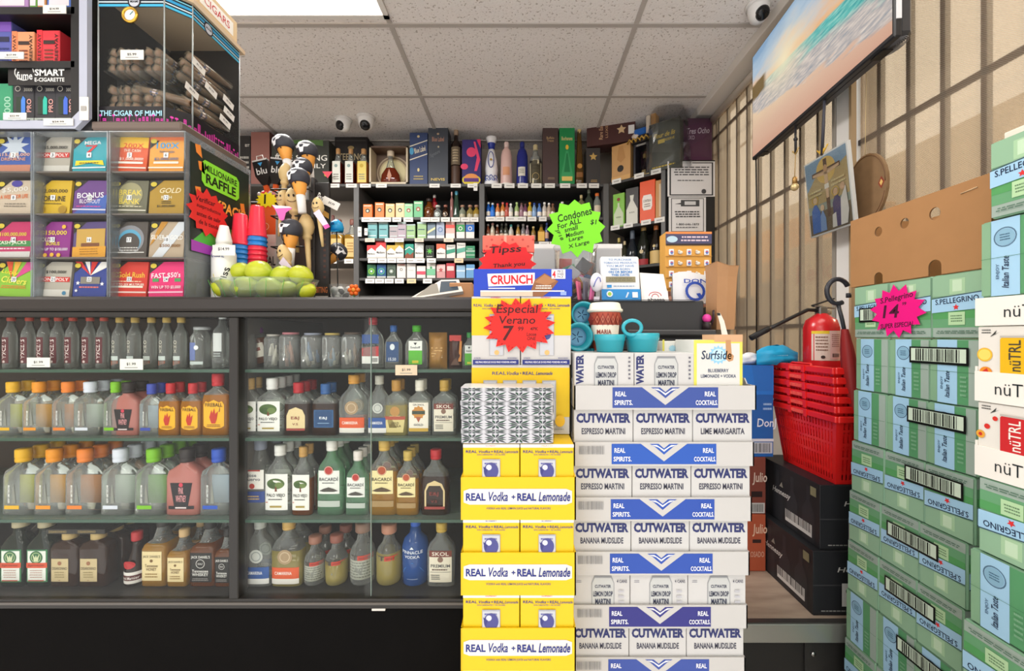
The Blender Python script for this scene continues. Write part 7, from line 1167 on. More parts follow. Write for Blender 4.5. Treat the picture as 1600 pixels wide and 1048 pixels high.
f.bend = (.43 * W, .43 * W, 2); m.text(f, 'MARIA', -.1 * W, H * .4, .42 * W, H * .09, C('#9c3f30'), 3, 0, 0, .02); m.loft([(H * .02, .374 * W, .374 * W), (H * .22, .4 * W, .4 * W)], C('#a8452f'), 32, cap=False); m.obj('printed_sleeve', t)
# ================================================ right: low counter, cartons, baskets, water and seltzer stacks, television
ZP = CZ - .925
t = thing('low_counter', 'low wood-topped counter with metal edge and dark cabinet below', 'counter', (.85, 1.9, 0))
MB().box((.56, 1.335, ZP - .03), (XW - .055, 2.7, ZP), wood('#b3a08e', '#958272', 3, 14)).obj('worktop', t, True)
m = MB(); m.box((.56, 1.325, ZP - .062), (XW - .055, 1.335, ZP - .002), C('#a9aaa4', .3, .7), .002); m.box((.56, 1.33, ZP - .001), (XW - .055, 1.35, ZP + .001), C('#5d5a58', .3, .6)); m.obj('metal_edge', t, True)
m = MB(); m.box((.56, 1.36, 0), (XW - .055, 2.7, ZP - .03), C('#242322', .5)); m.obj('cabinet', t, True)
m = MB(); m.box((.93, 1.352, .01), (XW - .06, 1.36, ZP - .066), C('#2c2b2a', .45), .002); m.obj('door', t, True)
q = MB(); q.loft([(0, .008, .008), (.006, .007, .007)], STEEL, 14, T=Matrix.Translation((.955, 1.352, ZP - .115)) @ Matrix.Rotation(math.pi / 2, 4, 'X')); o = q.obj('lock', None); o.parent = [c for c in bpy.data.objects if c.parent == t and c.name.startswith('door')][-1]; o.data.transform(Matrix.Translation(-V(t.location)))
# cognac cartons, faces turned to -X
HN = [('r', 0, 0, 1, 1, '#26272a')] + [('p', [(.04 + .24 * k, .02), (.04 + .24 * k, .5), (.1 + .24 * k, .66), (.1 + .24 * k, .9), (.15 + .24 * k, .9), (.15 + .24 * k, .66), (.21 + .24 * k, .5), (.21 + .24 * k, .02)], '#2f3034') for k in range(4)] + [('t', 'Hennessy', .43, .52, .3, .13, '#cfcdc8', 0, .25), ('p', [(.4, .63), (.46, .63), (.44, .72), (.42, .68)], '#8a867c'), ('r', .5, .1, .9, .3, '#d2d0cc'), ('b', .51, .16, .89, .3, '#26262a'), ('r', .88, .78, .96, .92, '#8a8466')]
HF = [('r', .0, .0, 1, .02, '#1b1b1d'), ('r', .0, .46, 1, .48, '#3c3c3e'), ('t', 'Hennessy', .62, .7, .6, .1, '#cfcdc8', 0, .2), ('r', .38, .14, .9, .5, '#d2d0cc'), ('b', .5, .18, .86, .3), ('o', .48, .38, .05, .01, '#3a3a3a'), ('x', .1, .05, .5, .09, 1, '#8a8a86')]
def cogn(x, y0, y1, z0, z1, lab):
    m = MB(); m.box((x, y0, z0), (x + .25, y1, z1), C('#232427', .45), .002); draw(m, leftf(x, y1, z0), y1 - y0, z1 - z0, HN, rough=.45); draw(m, front(x, y0, z0), .25, z1 - z0, HF, rough=.45); m.thing('spirits_carton', lab, 'carton')
cogn(.995, 1.375, 1.73, ZP + .213, CZ - .497, 'black cognac carton, upper of two, directly under the red baskets'); cogn(.965, 1.365, 1.74, ZP + .001, ZP + .2125, 'black cognac carton, lower of two, on the wooden counter')
# tequila cartons behind
def teq(x0, x1, y, z0, z1, col, its, lab):
    m = MB(); m.box((x0, y, z0), (x1, y + .2, z1), C(col, .5), .002); draw(m, front(x0, y, z0), x1 - x0, z1 - z0, its); m.thing('spirits_carton', lab, 'carton')
x0, x1 = .72, .96
yT = 1.62
teq(x0, x1, yT, ZP + .001, CZ - .70, '#b5573a', [('t', 'Julio', .9, .72, .24, .22, '#e6c4a8', 0, .1), ('t', 'ROSADO', .84, .3, .26, .1, '#d8a890'), ('r', .78, .5, .92, .56, '#3a2420')], 'rust-brown spirits carton at the bottom behind the white stack')
teq(x0, x1, yT, CZ - .6995, CZ - .475, '#7d4034', [('t', 'Julio', .9, .62, .24, .22, '#d8c4b4', 0, .1), ('r', .76, .3, .94, .4, '#2c1a18'), ('r', .72, .02, .98, .2, '#c9c4c0'), ('b', .74, .04, .96, .18)], 'dark brown spirits carton in the middle behind the white stack')
teq(x0, x1 + .03, yT, CZ - .4745, CZ - .115, '#2561ac', [('r', 0, .68, 1, 1, '#2a78d0'), ('p', [(.68, 1), (.74, .72), (.98, .72), (.98, 1)], '#2a70c4'), ('t', 'DonJ', .9, .36, .28, .12, '#dfe8f4', 0, .1), ('x', .84, .5, .98, .6, 2, '#9cc0e8'), ('r', .6, .04, .98, .16, '#c9cdd4'), ('b', .62, .05, .96, .15), ('r', 0, .17, 1, .2, '#d8dce4')], 'bright blue spirits carton on top behind the white stack')
pouch('chip_bag', 'shiny cyan snack bag lying behind the red baskets', 'snack', 1222, 66, 541, 572, 1.60, '#27a8da', [('x', .3, .3, .7, .6, 2, '#8fd8f0')], CZ - .114, .03)
pouch('chip_bag', 'white snack bag lying beside the cyan one', 'snack', 1178, 30, 551, 572, 1.64, '#e6e8ec', [], CZ - .114, .025)
# nested shopping baskets
RED = C('#de1f1e', .28, spec=.6); NBK = 6
def basket_parts(par):
    """tapering shell with rows of slots, thick rim with ribs, wire handle"""
    w0, l0, w1, l1, h = .105, .135, .128, .17, .235; N = 14
    def ring(v, o=0): return [(sx, sy) for sx, sy in ()]
    m = MB(); sides = []
    def pt(side, u, v):
        w = w0 + (w1 - w0) * v; l = l0 + (l1 - l0) * v
        return {0: V((-w, l - 2 * l * u, h * v)), 1: V((-w + 2 * w * u, -l, h * v)), 2: V((w, -l + 2 * l * u, h * v)), 3: V((w - 2 * w * u, l, h * v))}[side]
    rows = [0, .06, .36, .40, .56, .60, .76, .80, .9, 1.0]
    for sd in range(4):
        n = 22 if sd in (0, 2) else 16
        for i in range(n):
            ua, ub = i / n, (i + 1) / n; um = ua + (ub - ua) * .55
            for r_, (va, vb) in enumerate(zip(rows, rows[1:])):
                solid = r_ in (0, 2, 4, 6, 8)
                e = ub if solid or i in (0, n - 1) else um
                a = [pt(sd, ua, va), pt(sd, e, va), pt(sd, e, vb), pt(sd, ua, vb)]; nn = (a[1] - a[0]).cross(a[3] - a[0]).normalized() * .0025
                m.add(a + [q - nn for q in a], [[0, 1, 2, 3], [7, 6, 5, 4], [0, 4, 5, 1], [2, 6, 7, 3], [1, 5, 6, 2], [3, 7, 4, 0]], RED)
    m.box((-w0, -l0, 0), (w0, l0, .004), RED); m.obj('shell', par)
    m = MB(); o = .012
    for a, b in (((-w1 - o, -l1 - o), (-w1, l1 + o)), ((w1, -l1 - o), (w1 + o, l1 + o)), ((-w1, -l1 - o), (w1, -l1)), ((-w1, l1), (w1, l1 + o))): m.box((a[0], a[1], h - .022), (b[0], b[1], h), RED, .003)
    for s_ in (-1, 1):
        for k in (-.25, .25): m.box((s_ * (w1 + o), k * l1 - .008, h - .026), (s_ * (w1 + o + .004), k * l1 + .008, h + .002), RED, .001)
    for k in range(14): m.box((-w1 - o - .0015, -.04 + .006 * k, h - .018), (-w1 - o, -.0375 + .006 * k, h - .006), C('#f0685c', .3))
    m.obj('rim', par)
    m = MB(); m.tube([(-w1 + .006, -.06, h - .004), (-w1 + .01, -.05, h + .004), (-w1 + .01, .05, h + .004), (-w1 + .006, .06, h - .004)], .004, RED, 8); m.tube([(w1 - .006, -.06, h - .004), (w1 - .01, -.05, h + .004), (w1 - .01, .05, h + .004), (w1 - .006, .06, h - .004)], .004, RED, 8); m.obj('handle', par)
zb = CZ - .496; BX, BYC = 1.155, 1.515
b0 = thing('shopping_basket', 'red plastic shopping basket, lowest of the nested stack', 'basket', (BX, BYC, zb), 'nested red baskets'); basket_parts(b0)
for k in range(1, NBK): dup(b0, (BX - .001 * k, BYC + .001 * k, zb + .0315 * k), 'red plastic shopping basket, %s of six nested' % ('', 'second from bottom', 'third from bottom', 'third from top', 'second from top', 'topmost')[k])
# extinguisher on the mullion, umbrella
Y = 1.585; cx = xx(1283, Y); t = thing('fire_extinguisher', 'red fire extinguisher with black hose hung on the window post', 'extinguisher', (cx, Y, zz(590, Y))); r = PIX(24, Y); zt = zz(492, Y); z0 = zz(640, Y); RD = C('#d2232a', .25, spec=.6)
m = MB(); m.loft([(z0, r * .9, r * .9), (z0 + .01, r, r), (zt - .05, r, r), (zt - .02, r * .86, r * .86), (zt - .004, r * .5, r * .5), (zt + .006, r * .3, r * .3)], RD, 28, (cx, Y, 0)); m.obj('cylinder', t, True)
m = MB(); f = Fr((cx, Y, 0), (1, 0, 0), (0, 0, 1), .0006, (r, r, 2)); zl = zz(562, Y); H = zz(517, Y) - zl; f.o.z = zl; draw(m, f, 2 * r, H, [('r', .04, 0, .8, 1, '#e2d0c4'), ('r', .04, .9, .4, 1, '#e6c83a'), ('r', .42, .05, .8, .97, '#e8c4c0'), ('x', .08, .3, .38, .84, 5, '#8a6a5a'), ('x', .46, .45, .76, .9, 7, '#a8706a'), ('b', .48, .12, .74, .24), ('d', .24, .12, .05, '#3a2a26', .05)], 1, .5); m.obj('label', t, True)
m = MB(); m.box((cx - .016, Y - .016, zt), (cx + .016, Y + .016, zt + .03), C('#8a8a88', .3, .8), .004); m.tube([(cx + .012, Y, zt + .012), (cx + .035, Y, zt + .008)], .008, C('#c9c4b8', .3, .8), 8); m.obj('valve', t, True)
m = MB(); m.box((-.035, -.009, 0), (.05, .009, .005), C('#2a2929', .4), .002, Matrix.Translation((cx, Y, zt + .045)) @ Matrix.Rotation(-.32, 4, 'Y')); m.box((-.03, -.009, 0), (.05, .009, .005), C('#9a9894', .3, .8), .002, Matrix.Translation((cx, Y, zt + .028)) @ Matrix.Rotation(.1, 4, 'Y')); m.obj('handle', t, True)
m = MB(); pts = [V((cx - .012, Y, zt + .018)), P(1262, 484, Y), P(1235, 497, Y), P(1215, 507, Y), P(1202, 513, Y)]; m.tube(pts, .007, C('#232222', .4), 10); pts = [P(1204, 512, Y), P(1200, 514, Y), P(1173, 528, Y)]; m.tube(pts, [.0085, .011, .0115], C('#1b1a1a', .5), 10); m.obj('hose', t, True)
m = MB(); m.box((cx - r - .004, Y - .003 - r, z0 + .1), (cx + r + .004, Y - r + .002, z0 + .115), STEEL) if 0 else m.box((cx - .02, Y + r, zt - .16), (XW - .045, Y + r + .006, zt - .13), STEEL, .001); m.obj('bracket', t, True)
Y = 1.34; t = thing('umbrella', 'folded dark red umbrella with black hook handle, standing handle up', 'umbrella', (xx(1322, Y), Y, zz(600, Y))); HB = C('#33343a', .35)
c = P(1309, 455, Y); R_ = PIX(17, Y); m = MB(); m.tube([(c.x + R_ * math.cos(a), Y, c.z + R_ * 1.12 * math.sin(a)) for a in [math.radians(25 + 270 * k / 18) for k in range(19)]], .0075, HB, 10); m.tube([P(1310, 476, Y), P(1316, 500, Y), P(1320, 520, Y)], .006, HB, 10); m.tube([P(1326, 465, Y), P(1326, 458, Y)], .0075, HB, 8); m.obj('handle', t, True)
m = MB(); a = P(1320, 514, Y); b = P(1336, 640, Y); d = (b - a); k_ = 9
pts_ = []; fs = []
for j in range(5):
    cc = a + d * (j / 4); rr2 = (.009, .017, .021, .02, .014)[j]
    for i in range(18): an = 2 * math.pi * i / 18; q = rr2 * (1.12 if i % 2 else .86); pts_.append(cc + V((math.cos(an) * q, math.sin(an) * q, 0)))
for j in range(4):
    for i in range(18): fs.append([(j + 1) * 18 + i, (j + 1) * 18 + (i + 1) % 18, j * 18 + (i + 1) % 18, j * 18 + i])
m.add(pts_, fs, C('#9c2c2c', .5), True); m.obj('canopy', t, True); m = MB(); m.tube([b, b + d * .35], .004, STEEL, 8); m.obj('shaft', t, True)
# ---- sparkling water cases: three packs each, printed on the faces turned to -X and to the front
G1, G2, G3, G4, SKY, INK = '#7fa98a', '#5c9a6c', '#93b99a', '#9fb0a6', '#a4cde8', '#27324c'
def wface(mb, fr, w, h, mode):
    if mode == 'd': fr = Fr(fr.o + fr.u * w + fr.v * h, -fr.u, -fr.v, fr.e); mode = 'u'
    if mode == 'u': its = [('r', .01, .01, .99, .99, G1), ('r', .01, .01, .99, .16, G4), ('r', .01, .16, .99, .42, '#6ba277'), ('r', .01, .3, .99, .42, '#5a9f62'), ('r', .01, .66, .99, .99, G3), ('r', .36, .68, .66, .92, '#a9cda6'), ('r', .42, .72, .6, .9, '#c4dfc0'), ('r', .34, .2, .66, .4, '#b4d6a8'), ('x', .38, .24, .62, .36, 3, '#6a8a68'), ('p', [(0, .4), (0, .62), (1, .68), (1, .44)], SKY), ('p', [(0, .625), (0, .635), (1, .695), (1, .68)], '#3c5468'), ('t', 'S.PELLEGRINO', .5, .585, .84, .085, INK, .05), ('s', .5, .475, .065, .03, 5, '#d83a3c'), ('x', .06, .06, .94, .12, 2, '#5a7a68')]
    else: its = [('r', .01, .01, .99, .99, G1), ('r', .58, .01, .8, .99, G2), ('r', .8, .01, .99, .99, G4), ('r', .01, .01, .15, .99, '#86ad8c'), ('r', .16, .0, .58, 1, SKY), ('o', .37, .76, .17, .02, '#5a7890'), ('d', .37, .76, .14, '#8ab4cc'), ('x', .29, .71, .45, .81, 3, '#4a6a84'), ('t', 'Italian Taste', .38, .3, .42, .1, INK, math.pi / 2, .3), ('t', 'ENJOY', .27, .32, .2, .06, '#4a6480', math.pi / 2), ('x', .64, .12, .78, .46, 5, '#7fb08c'), ('r', .01, .5, .99, .505, '#4a7a5a')]
    draw(mb, fr, w, h, its, 1, 0, .22)
def wcase(x, y0, y1, z0, h, dx, mode, lab, bar=True, npk=3, flip=0):
    t = thing('water_case', lab, 'water case', (x + dx / 2, (y0 + y1) / 2, z0), 'cases of sparkling water'); L = (y1 - y0) / npk
    for k in range(npk):
        yb = y1 - L * k; m = MB(); m.box((x + .001 * (k % 2), yb - L + .0007, z0 + .0005), (x + dx, yb - .0007, z0 + h - .0008), C(G1, .25), .0035)
        wface(m, leftf(x + .001 * (k % 2), yb - .002, z0 + .002, .0005), L - .004, h - .004, mode)
        if k == npk - 1:
            n = 2; ww = dx / n
            for j in range(n): wface(m, front(x + ww * j + .002, y0 + .0007, z0 + .002, .0005), ww - .004, h - .004, mode)
        m.obj('can_pack', t, True)
    if bar:
        m = MB(); L3 = y1 - y0; u0 = {1: .40, 2: .52, 0: .06}[bar if bar in (1, 2) else 0]; f = leftf(x - .0045, y1, z0, .0005); w = L3 * .42 if bar != 3 else L3 * .36; b0_ = h * {1: .5, 2: .6}.get(bar, .3); hh = h * .27
        if bar == 3: u0 = .06
        a = L3 * u0; m.rect(f, a, b0_, a + w, b0_ + hh, C('#171a18', .3), 0); m.rect(f, a + .005, b0_ + .006, a + w - .005, b0_ + hh - .004, C('#cfe0cc', .3), 1)
        draw(m, Fr(f.o + f.u * (a + .018) + f.v * (b0_ + .007), f.u, f.v, .0005), w - .036, hh - .012, [('b', 0, 0, 1, 1, '#20241f')], 2); m.obj('barcode_label', t, True)
    return t
HR = .156; ZR = CZ + .15; XPW = 1.02
ROWS_W = [(.905, 1.262, 'u', 3, 'case of green water packs with upright lettering, top row under the brown carton'), (.915, 1.256, 'v', 2, 'case of green water packs turned on side, second row, beside baskets'), (.921, 1.266, 'v', 2, 'case of green water packs turned on side, third row'), (.926, 1.273, 'd', 2, 'case of green water packs printed upside down, fourth row'), (.943, 1.283, 'd', 1, 'case of green water packs printed upside down, fifth row'), (.95, 1.288, 'd', 1, 'case of green water packs printed upside down, sixth row'), (.954, 1.295, 'v', 2, 'case of green water packs turned on side, seventh row'), (.96, 1.3, 'd', 0, 'case of green water packs at the bottom of the picture, eighth row')]
for k, (a, b, md, bar, lab) in enumerate(ROWS_W):
    wcase(XPW - .0007 * (k % 2), a, b, ZR - HR * (k + 1), HR - .0005, .225, md, lab, bar)
XR = .955
def seltz(z0, z1, y0, y1, can, txtc, dots, lab, slot):
    h = z1 - z0; th = .062
    m = MB(); m.box((XR + .002, y0 + .003, z0 + .003), (XR + .25, y1 - .003, z1 - .0006), C('#e2ded6', .45), .002); f = leftf(XR + .002, y1 - .003, z0 + .003, .0005); L = .118; b_ = (th - .003) / (h - .004)
    draw(m, f, L, h - .004, [('x', .06, .9, .22, .97, 2, '#5a5a58'), ('p', [(.2, .86), (.3, .95), (.28, .9), (.36, .93)], '#3a3c3a')] + dots + [('p', [(.36, .0), (.36, .83), (.4, .87), (.76, .87), (.8, .83), (.8, .0)], can), ('r', .36, .85, .8, .875, '#b9b4ac'), ('t', 'nüTRL', .57, .62, .4, .17, txtc, math.pi / 2, 0, .01), ('r', .82, .0, .9, .82, can), ('r', .92, .0, 1, .8, can)], 1)
    m.thing('drink_carton', lab + ' seltzer carton in a white tray', 'drink carton')
    t = thing('drink_tray', 'white seltzer tray under the %s carton' % slot, 'tray', (XR + .12, (y0 + y1) / 2, z0)); m = MB(); k = C('#ebe7df', .5)
    m.box((XR - .001, y0, z0), (XR + .002, y1, z0 + th), k); m.box((XR, y1 - .003, z0), (XR + .25, y1, z0 + th + .01), k); m.box((XR, y0, z0), (XR + .25, y0 + .003, z0 + th), k); m.box((XR, y0, z0), (XR + .25, y1, z0 + .003), k); draw(m, leftf(XR - .001, y1, z0, .0005), .13, th, [('t', 'nüTRL', .6, .48, .62, .4, '#22282c', 0, 0, -.005)]); m.obj('tray', t, True)
y1 = .868; y0 = .50
zs_ = [CZ + .02 + .057, CZ - .135, CZ - .29]
t = thing('drink_tray', 'white seltzer tray on top of the citrus carton, below the water cases', 'tray', (XR + .12, .68, CZ + .021)); m = MB(); k = C('#ebe7df', .5); m.box((XR - .001, y0, CZ + .021), (XR + .25, y1, CZ + .0788), k, .001); draw(m, leftf(XR - .001, y1, CZ + .021, .0005), .13, .058, [('t', 'nüTRL', .72, .48, .62, .4, '#22282c', 0, 0, -.005)]); m.obj('tray', t, True)
seltz(CZ - .135, CZ + .0205, y0, y1, '#e2b21c', '#4a4436', [('d', .12, .62, .12, '#e8b83a'), ('d', .12, .62, .095, '#f2d468'), ('d', .14, .38, .1, '#e08a2c'), ('p', [(.04, .36), (.16, .44), (.2, .36)], '#c8342c')], 'citrus yellow', 'yellow citrus')
seltz(CZ - .29, CZ - .1355, y0, y1, '#c4282c', '#efe4dc', [('d', .28, .8, .04, '#d0342c'), ('d', .16, .68, .045, '#d0342c'), ('d', .06, .56, .07, '#e0a03c'), ('d', .06, .56, .03, '#c8342c')], 'cranberry red', 'red cranberry')
for k, (z0, md, lab) in enumerate(((CZ + .079, 'v', 'case of green water packs on side, on the uppermost white tray'), (CZ + .2355, 'u', 'topmost case of green water packs, upright lettering, beside the brown carton'), (CZ - .4465, 'd', 'case of green water packs directly under the red seltzer tray, upside down'), (CZ - .603, 'v', 'case of green water packs on side, lower right corner stack'), (CZ - .7595, 'd', 'lowest right case of green water packs, printed upside down'))):
    wcase(XR + (.003, -.002, .001, 0, -.004)[k], .50, (.86, .838, .862, .878, .888)[k], z0, .156, .25, md, lab, 0)
MB().box((XR, .5, 0), (1.2, .88, CZ - .7605), C('#cfc8ba', .6)).thing('base_carton', 'plain carton at the foot of the right water stack', 'box'); MB().box((XPW, .96, 0), (1.24, 1.3, ZR - HR * 8 - .001), C('#cfc8ba', .6)).thing('base_carton', 'plain carton at the foot of the long water stack', 'box') if ZR - HR * 8 > .02 else None
# brown carton with hand holes, open at the bottom
z0 = ZR + .0005; z1 = z0 + .205; ya, yb = .895, 1.278; L = yb - ya; xa = XPW; KB = C('#a97c50', .7, noise=.07, scale=20); KD = C('#7d5a3a', .7); t = thing('cardboard_box', 'brown cardboard carton with three round holes on the water cases', 'box', (xa + .11, (ya + yb) / 2, z0))
def holed(mb, f, w, h, cols, d, mat, dark):
    """a board with round holes and, at its foot, arched cut-outs: columns (centre, hole height, hole radius, arch radius, arch height)"""
    def slab(pts): mb.prism(f, pts, d, mat, dark)
    x = 0; n = 12; vm = h * .42
    for c, v, r, ra, hh in cols:
        R_ = max(r, ra) + .003; u0, u1 = c - R_, c + R_
        slab([(x, 0), (u0, 0), (u0, h), (x, h)])
        if ra: slab([(u0, 0), (c - ra, 0), (c - ra, hh)] + [(c + ra * math.cos(math.pi - math.pi * k / n), hh + ra * math.sin(math.pi * k / n)) for k in range(1, n)] + [(c + ra, hh), (c + ra, 0), (u1, 0), (u1, vm), (u0, vm)])
        else: slab([(u0, 0), (u1, 0), (u1, vm), (u0, vm)])
        slab([(u0, vm), (u1, vm), (u1, v), (c + r, v)] + [(c + r * math.cos(-math.pi * k / n), v + r * 1.1 * math.sin(-math.pi * k / n)) for k in range(1, n)] + [(c - r, v), (u0, v)])
        slab([(u0, v), (c - r, v)] + [(c + r * math.cos(math.pi - math.pi * k / n), v + r * 1.1 * math.sin(math.pi * k / n)) for k in range(1, n)] + [(c + r, v), (u1, v), (u1, h), (u0, h)])
        x = u1
    slab([(x, 0), (w, 0), (w, h), (x, h)])
m = MB(); holed(m, leftf(xa, yb, z0), L, .205, [(L * .26, .148, .0125, .014, .018), (L * .47, .15, .0125, 0, 0), (L * .68, .152, .014, .016, .022)], .004, KB, KD); m.obj('side_wall', t, True)
m = MB(); holed(m, Fr((xa + .215, ya, z0), (0, 1, 0), (0, 0, 1)), L, .205, [(L * .3, .15, .013, 0, 0), (L * .52, .15, .012, 0, 0), (L * .72, .148, .012, 0, 0)], .004, KB, KD); m.obj('side_wall', t, True)
m = MB(); m.box((xa + .004, ya, z0), (xa + .211, ya + .004, z1), C('#8f6742', .7)); m.obj('end_wall', t, True); m = MB(); m.box((xa + .004, yb - .004, z0), (xa + .211, yb, z1), KB); m.obj('end_wall', t, True)
m = MB(); f = leftf(xa - .0006, yb, z0); m.tube([f.p(L * .84, .18, 1), f.p(L * .93, .183, 1)], .0015, C('#d0b088', .6), 6); m.obj('staple', t, True)
m = MB(); m.box((XR + .02, .62, CZ + .3925), (XR + .24, .833, CZ + .41), C('#e6ded2', .7), .001)
m.thing('tray_lid', 'white corrugated tray lying on the topmost water case', 'tray')
fs_ = leftf(XPW - .006, 1.10, ZR - .075); handstar('price_star', 'hot pink handwritten starburst on the upper water case', Fr((XPW - .007, 1.115, ZR - .082), (0, -1, 0), (0, 0, 1)), .082, .062, 14, '#e80c80', [('S.Pellegrino', .0, .034, .098, .02, .12), ('14', -.016, .0, .05, .036, 0), ('99', .024, .018, .012, .009, 0), ('SUPER ESPECIAL', .002, -.038, .1, .013, .06)], 1, .88, '#4a0c30', False)
# ---- television on its wall arm, cables, icon print and pendants
def screen_mat(W, H):
    m, nt, n, l = newmat('beach_screen'); b = n['Principled BSDF']; b.inputs['Roughness'].default_value = .25; b.inputs['Base Color'].default_value = (.01, .01, .01, 1)
    def M(op, a, b2=None, c=None, clamp=False):
        q = n.new('ShaderNodeMath'); q.operation = op; q.use_clamp = clamp
        for i, v in enumerate((a, b2, c)):
            if v is None: continue
            if isinstance(v, (int, float)): q.inputs[i].default_value = v
            else: l.new(v, q.inputs[i])
        return q.outputs[0]
    def ramp(x, st):
        r = n.new('ShaderNodeValToRGB'); e = r.color_ramp.elements
        while len(e) < len(st): e.new(.5)
        for el, (p, c) in zip(e, st): el.position = p; el.color = lin(c)
        l.new(x, r.inputs[0]); return r.outputs[0]
    def mix(f, a, b2):
        q = n.new('ShaderNodeMix'); q.data_type = 'RGBA'
        for s_, v in ((q.inputs[0], f), (q.inputs[6], a), (q.inputs[7], b2)):
            if isinstance(v, (int, float)): s_.default_value = v
            elif isinstance(v, str): s_.default_value = lin(v)
            else: l.new(v, s_)
        return q.outputs[2]
    tc = n.new('ShaderNodeTexCoord'); sp = n.new('ShaderNodeSeparateXYZ'); l.new(tc.outputs['Object'], sp.inputs[0])
    u = M('DIVIDE', sp.outputs[0], W); v = M('DIVIDE', sp.outputs[2], H)
    cb = n.new('ShaderNodeCombineXYZ'); l.new(u, cb.inputs[0]); l.new(M('MULTIPLY', v, 1.0), cb.inputs[1])
    def noise(sc_, det, mp=(1, 1, 1), rot=0):
        g = n.new('ShaderNodeMapping'); g.inputs['Scale'].default_value = mp; g.inputs['Rotation'].default_value = (0, 0, rot); l.new(cb.outputs[0], g.inputs[0])
        q = n.new('ShaderNodeTexNoise'); q.inputs['Scale'].default_value = sc_; q.inputs['Detail'].default_value = det; l.new(g.outputs[0], q.inputs['Vector']); return q.outputs['Fac']
    n1 = noise(5, 6, (1, 3, 1), -.3); n2 = noise(16, 5, (1, 3.5, 1), -.3); n3 = noise(4, 5, (1, 2, 1))
    # shore line falls from left to right; s grows from wet sand through foam to deep water
    s = M('ADD', M('SUBTRACT', v, M('MULTIPLY_ADD', u, -.36, .42)), M('MULTIPLY_ADD', n1, .3, -.15))
    sand = ramp(M('ADD', v, M('MULTIPLY', n3, .1)), [(0, '#d9a48c'), (.25, '#e6bfa4'), (.5, '#f4d8b4')])
    foam = ramp(n2, [(.3, '#9ba2aa'), (.45, '#bdb6b4'), (.56, '#d6cac2'), (.7, '#e9ded4')])
    sea = ramp(n2, [(.3, '#2c9ca0'), (.5, '#5fc4bc'), (.7, '#a4dcd0')])
    w1 = M('MULTIPLY', M('ADD', s, .0), 30, None, True); w2 = M('MULTIPLY', M('SUBTRACT', s, M('MULTIPLY_ADD', u, -.02, .2)), 9, None, True)
    lowc = mix(w2, mix(w1, sand, foam), sea)
    sky = ramp(M('ADD', v, M('MULTIPLY_ADD', n3, .55, -.28)), [(.5, '#f0a868'), (.6, '#f2c090'), (.72, '#d8cfc8'), (.84, '#b0c8dc'), (1, '#86aacb')])
    dx = M('SUBTRACT', u, .33); dy = M('SUBTRACT', v, .62); d2 = M('SQRT', M('ADD', M('MULTIPLY', dx, dx), M('MULTIPLY', M('MULTIPLY', dy, dy), .6)))
    glow = M('SUBTRACT', 1, M('MULTIPLY', d2, 3.4), None, True); glow = M('POWER', glow, 1.6)
    hz = M('MULTIPLY', M('SUBTRACT', M('MULTIPLY_ADD', u, .16, v), M('MULTIPLY_ADD', n1, .02, .63)), 60, None, True)
    col = mix(hz, lowc, sky); col = mix(glow, col, '#fff0c8')
    isl = M('MULTIPLY', M('MULTIPLY', M('SUBTRACT', .16, u), 30, None, True), M('MULTIPLY', M('SUBTRACT', M('MULTIPLY_ADD', n2, .06, .055), M('ABSOLUTE', M('SUBTRACT', v, .63))), 40, None, True)); col = mix(isl, col, '#7a6238')
    l.new(col, b.inputs['Emission Color']); b.inputs['Emission Strength'].default_value = .78
    return m
TA, TB = V((1.112, 1.234)), V((1.172, 2.093)); dd = TA - TB; TW_, TH_ = dd.length, .505
t = thing('television', 'wall-mounted flat television showing a beach sunrise', 'television', (TB.x, TB.y, CZ + .905), rz=math.atan2(dd.y, dd.x)); TK_ = C('#2b2b2e', .3)
LEAN = Matrix.Rotation(.0, 4, 'X')
m = MB(); m.box((-.004, .0, -.012), (TW_ + .006, .022, TH_ + .006), TK_, .004); m.box((.012, .02, .0), (TW_ - .012, .075, TH_ * .62), C('#3f3f42', .35), .018)
for k in range(7): m.tube([(TW_ - .06 + .05 * math.cos(a) * (1 - k * .12), .046 + .026 * math.sin(a) * (1 - k * .12), -.0005) for a in [math.pi * 2 * j / 14 for j in range(14)]], .0009, C('#7a7a7e', .3), 4, True)
m.obj('housing', t)
m = MB(); m.rect(front(.004, -.0006, .002), 0, 0, TW_ - .006, TH_ - .002, screen_mat(TW_, TH_)); m.obj('screen', t)
m = MB(); m.box((TW_ + .006, .004, .04), (TW_ + .009, .018, .12), C('#d8d8dc', .3)); m.box((TW_ + .0055, .006, .18), (TW_ + .007, .016, .19), BLK); m.obj('side_panel', t)
m = MB(); m.box((.05, .004, -.016), (.1, .03, -.012), BLK); m.box((TW_ - .1, .01, -.016), (TW_ - .05, .04, -.012), BLK); m.obj('speaker_grille', t)
m = MB(); m.box((TW_ * .4, .07, .1), (TW_ * .6, .085, .4), C('#3a3a3c', .4)); m.tube([(TW_ * .5, .08, .25), (TW_ * .48, .16, .25)], .016, C('#3a3a3c', .4), 8); m.obj('wall_bracket', t)
MT = Matrix.Translation(V(t.location)) @ Matrix.Rotation(t.rotation_euler[2], 4, 'Z')
m = MB(); a = MT @ V((.012, .012, -.012)); m.tube([a, (a.x + .004, a.y, a.z - .3), (a.x + .002, a.y, CZ - .1)], .0035, C('#1d1c1d', .4), 6); m.thing('cable', 'thin black cable hanging from the far end of the television', 'cable')
def strap(u, z, lab, w=.012):
    a = MT @ V((u, .012, -.014)); m = MB(); m.box((a.x - .006, a.y - .008, z), (a.x + .006, a.y + .008, a.z + .002), C('#232225', .45), .002); m.ball((a.x, a.y, (z * .5 + a.z * .5)), .0075, C('#2c2b2e', .4), 8); return a
Yq = 1.60
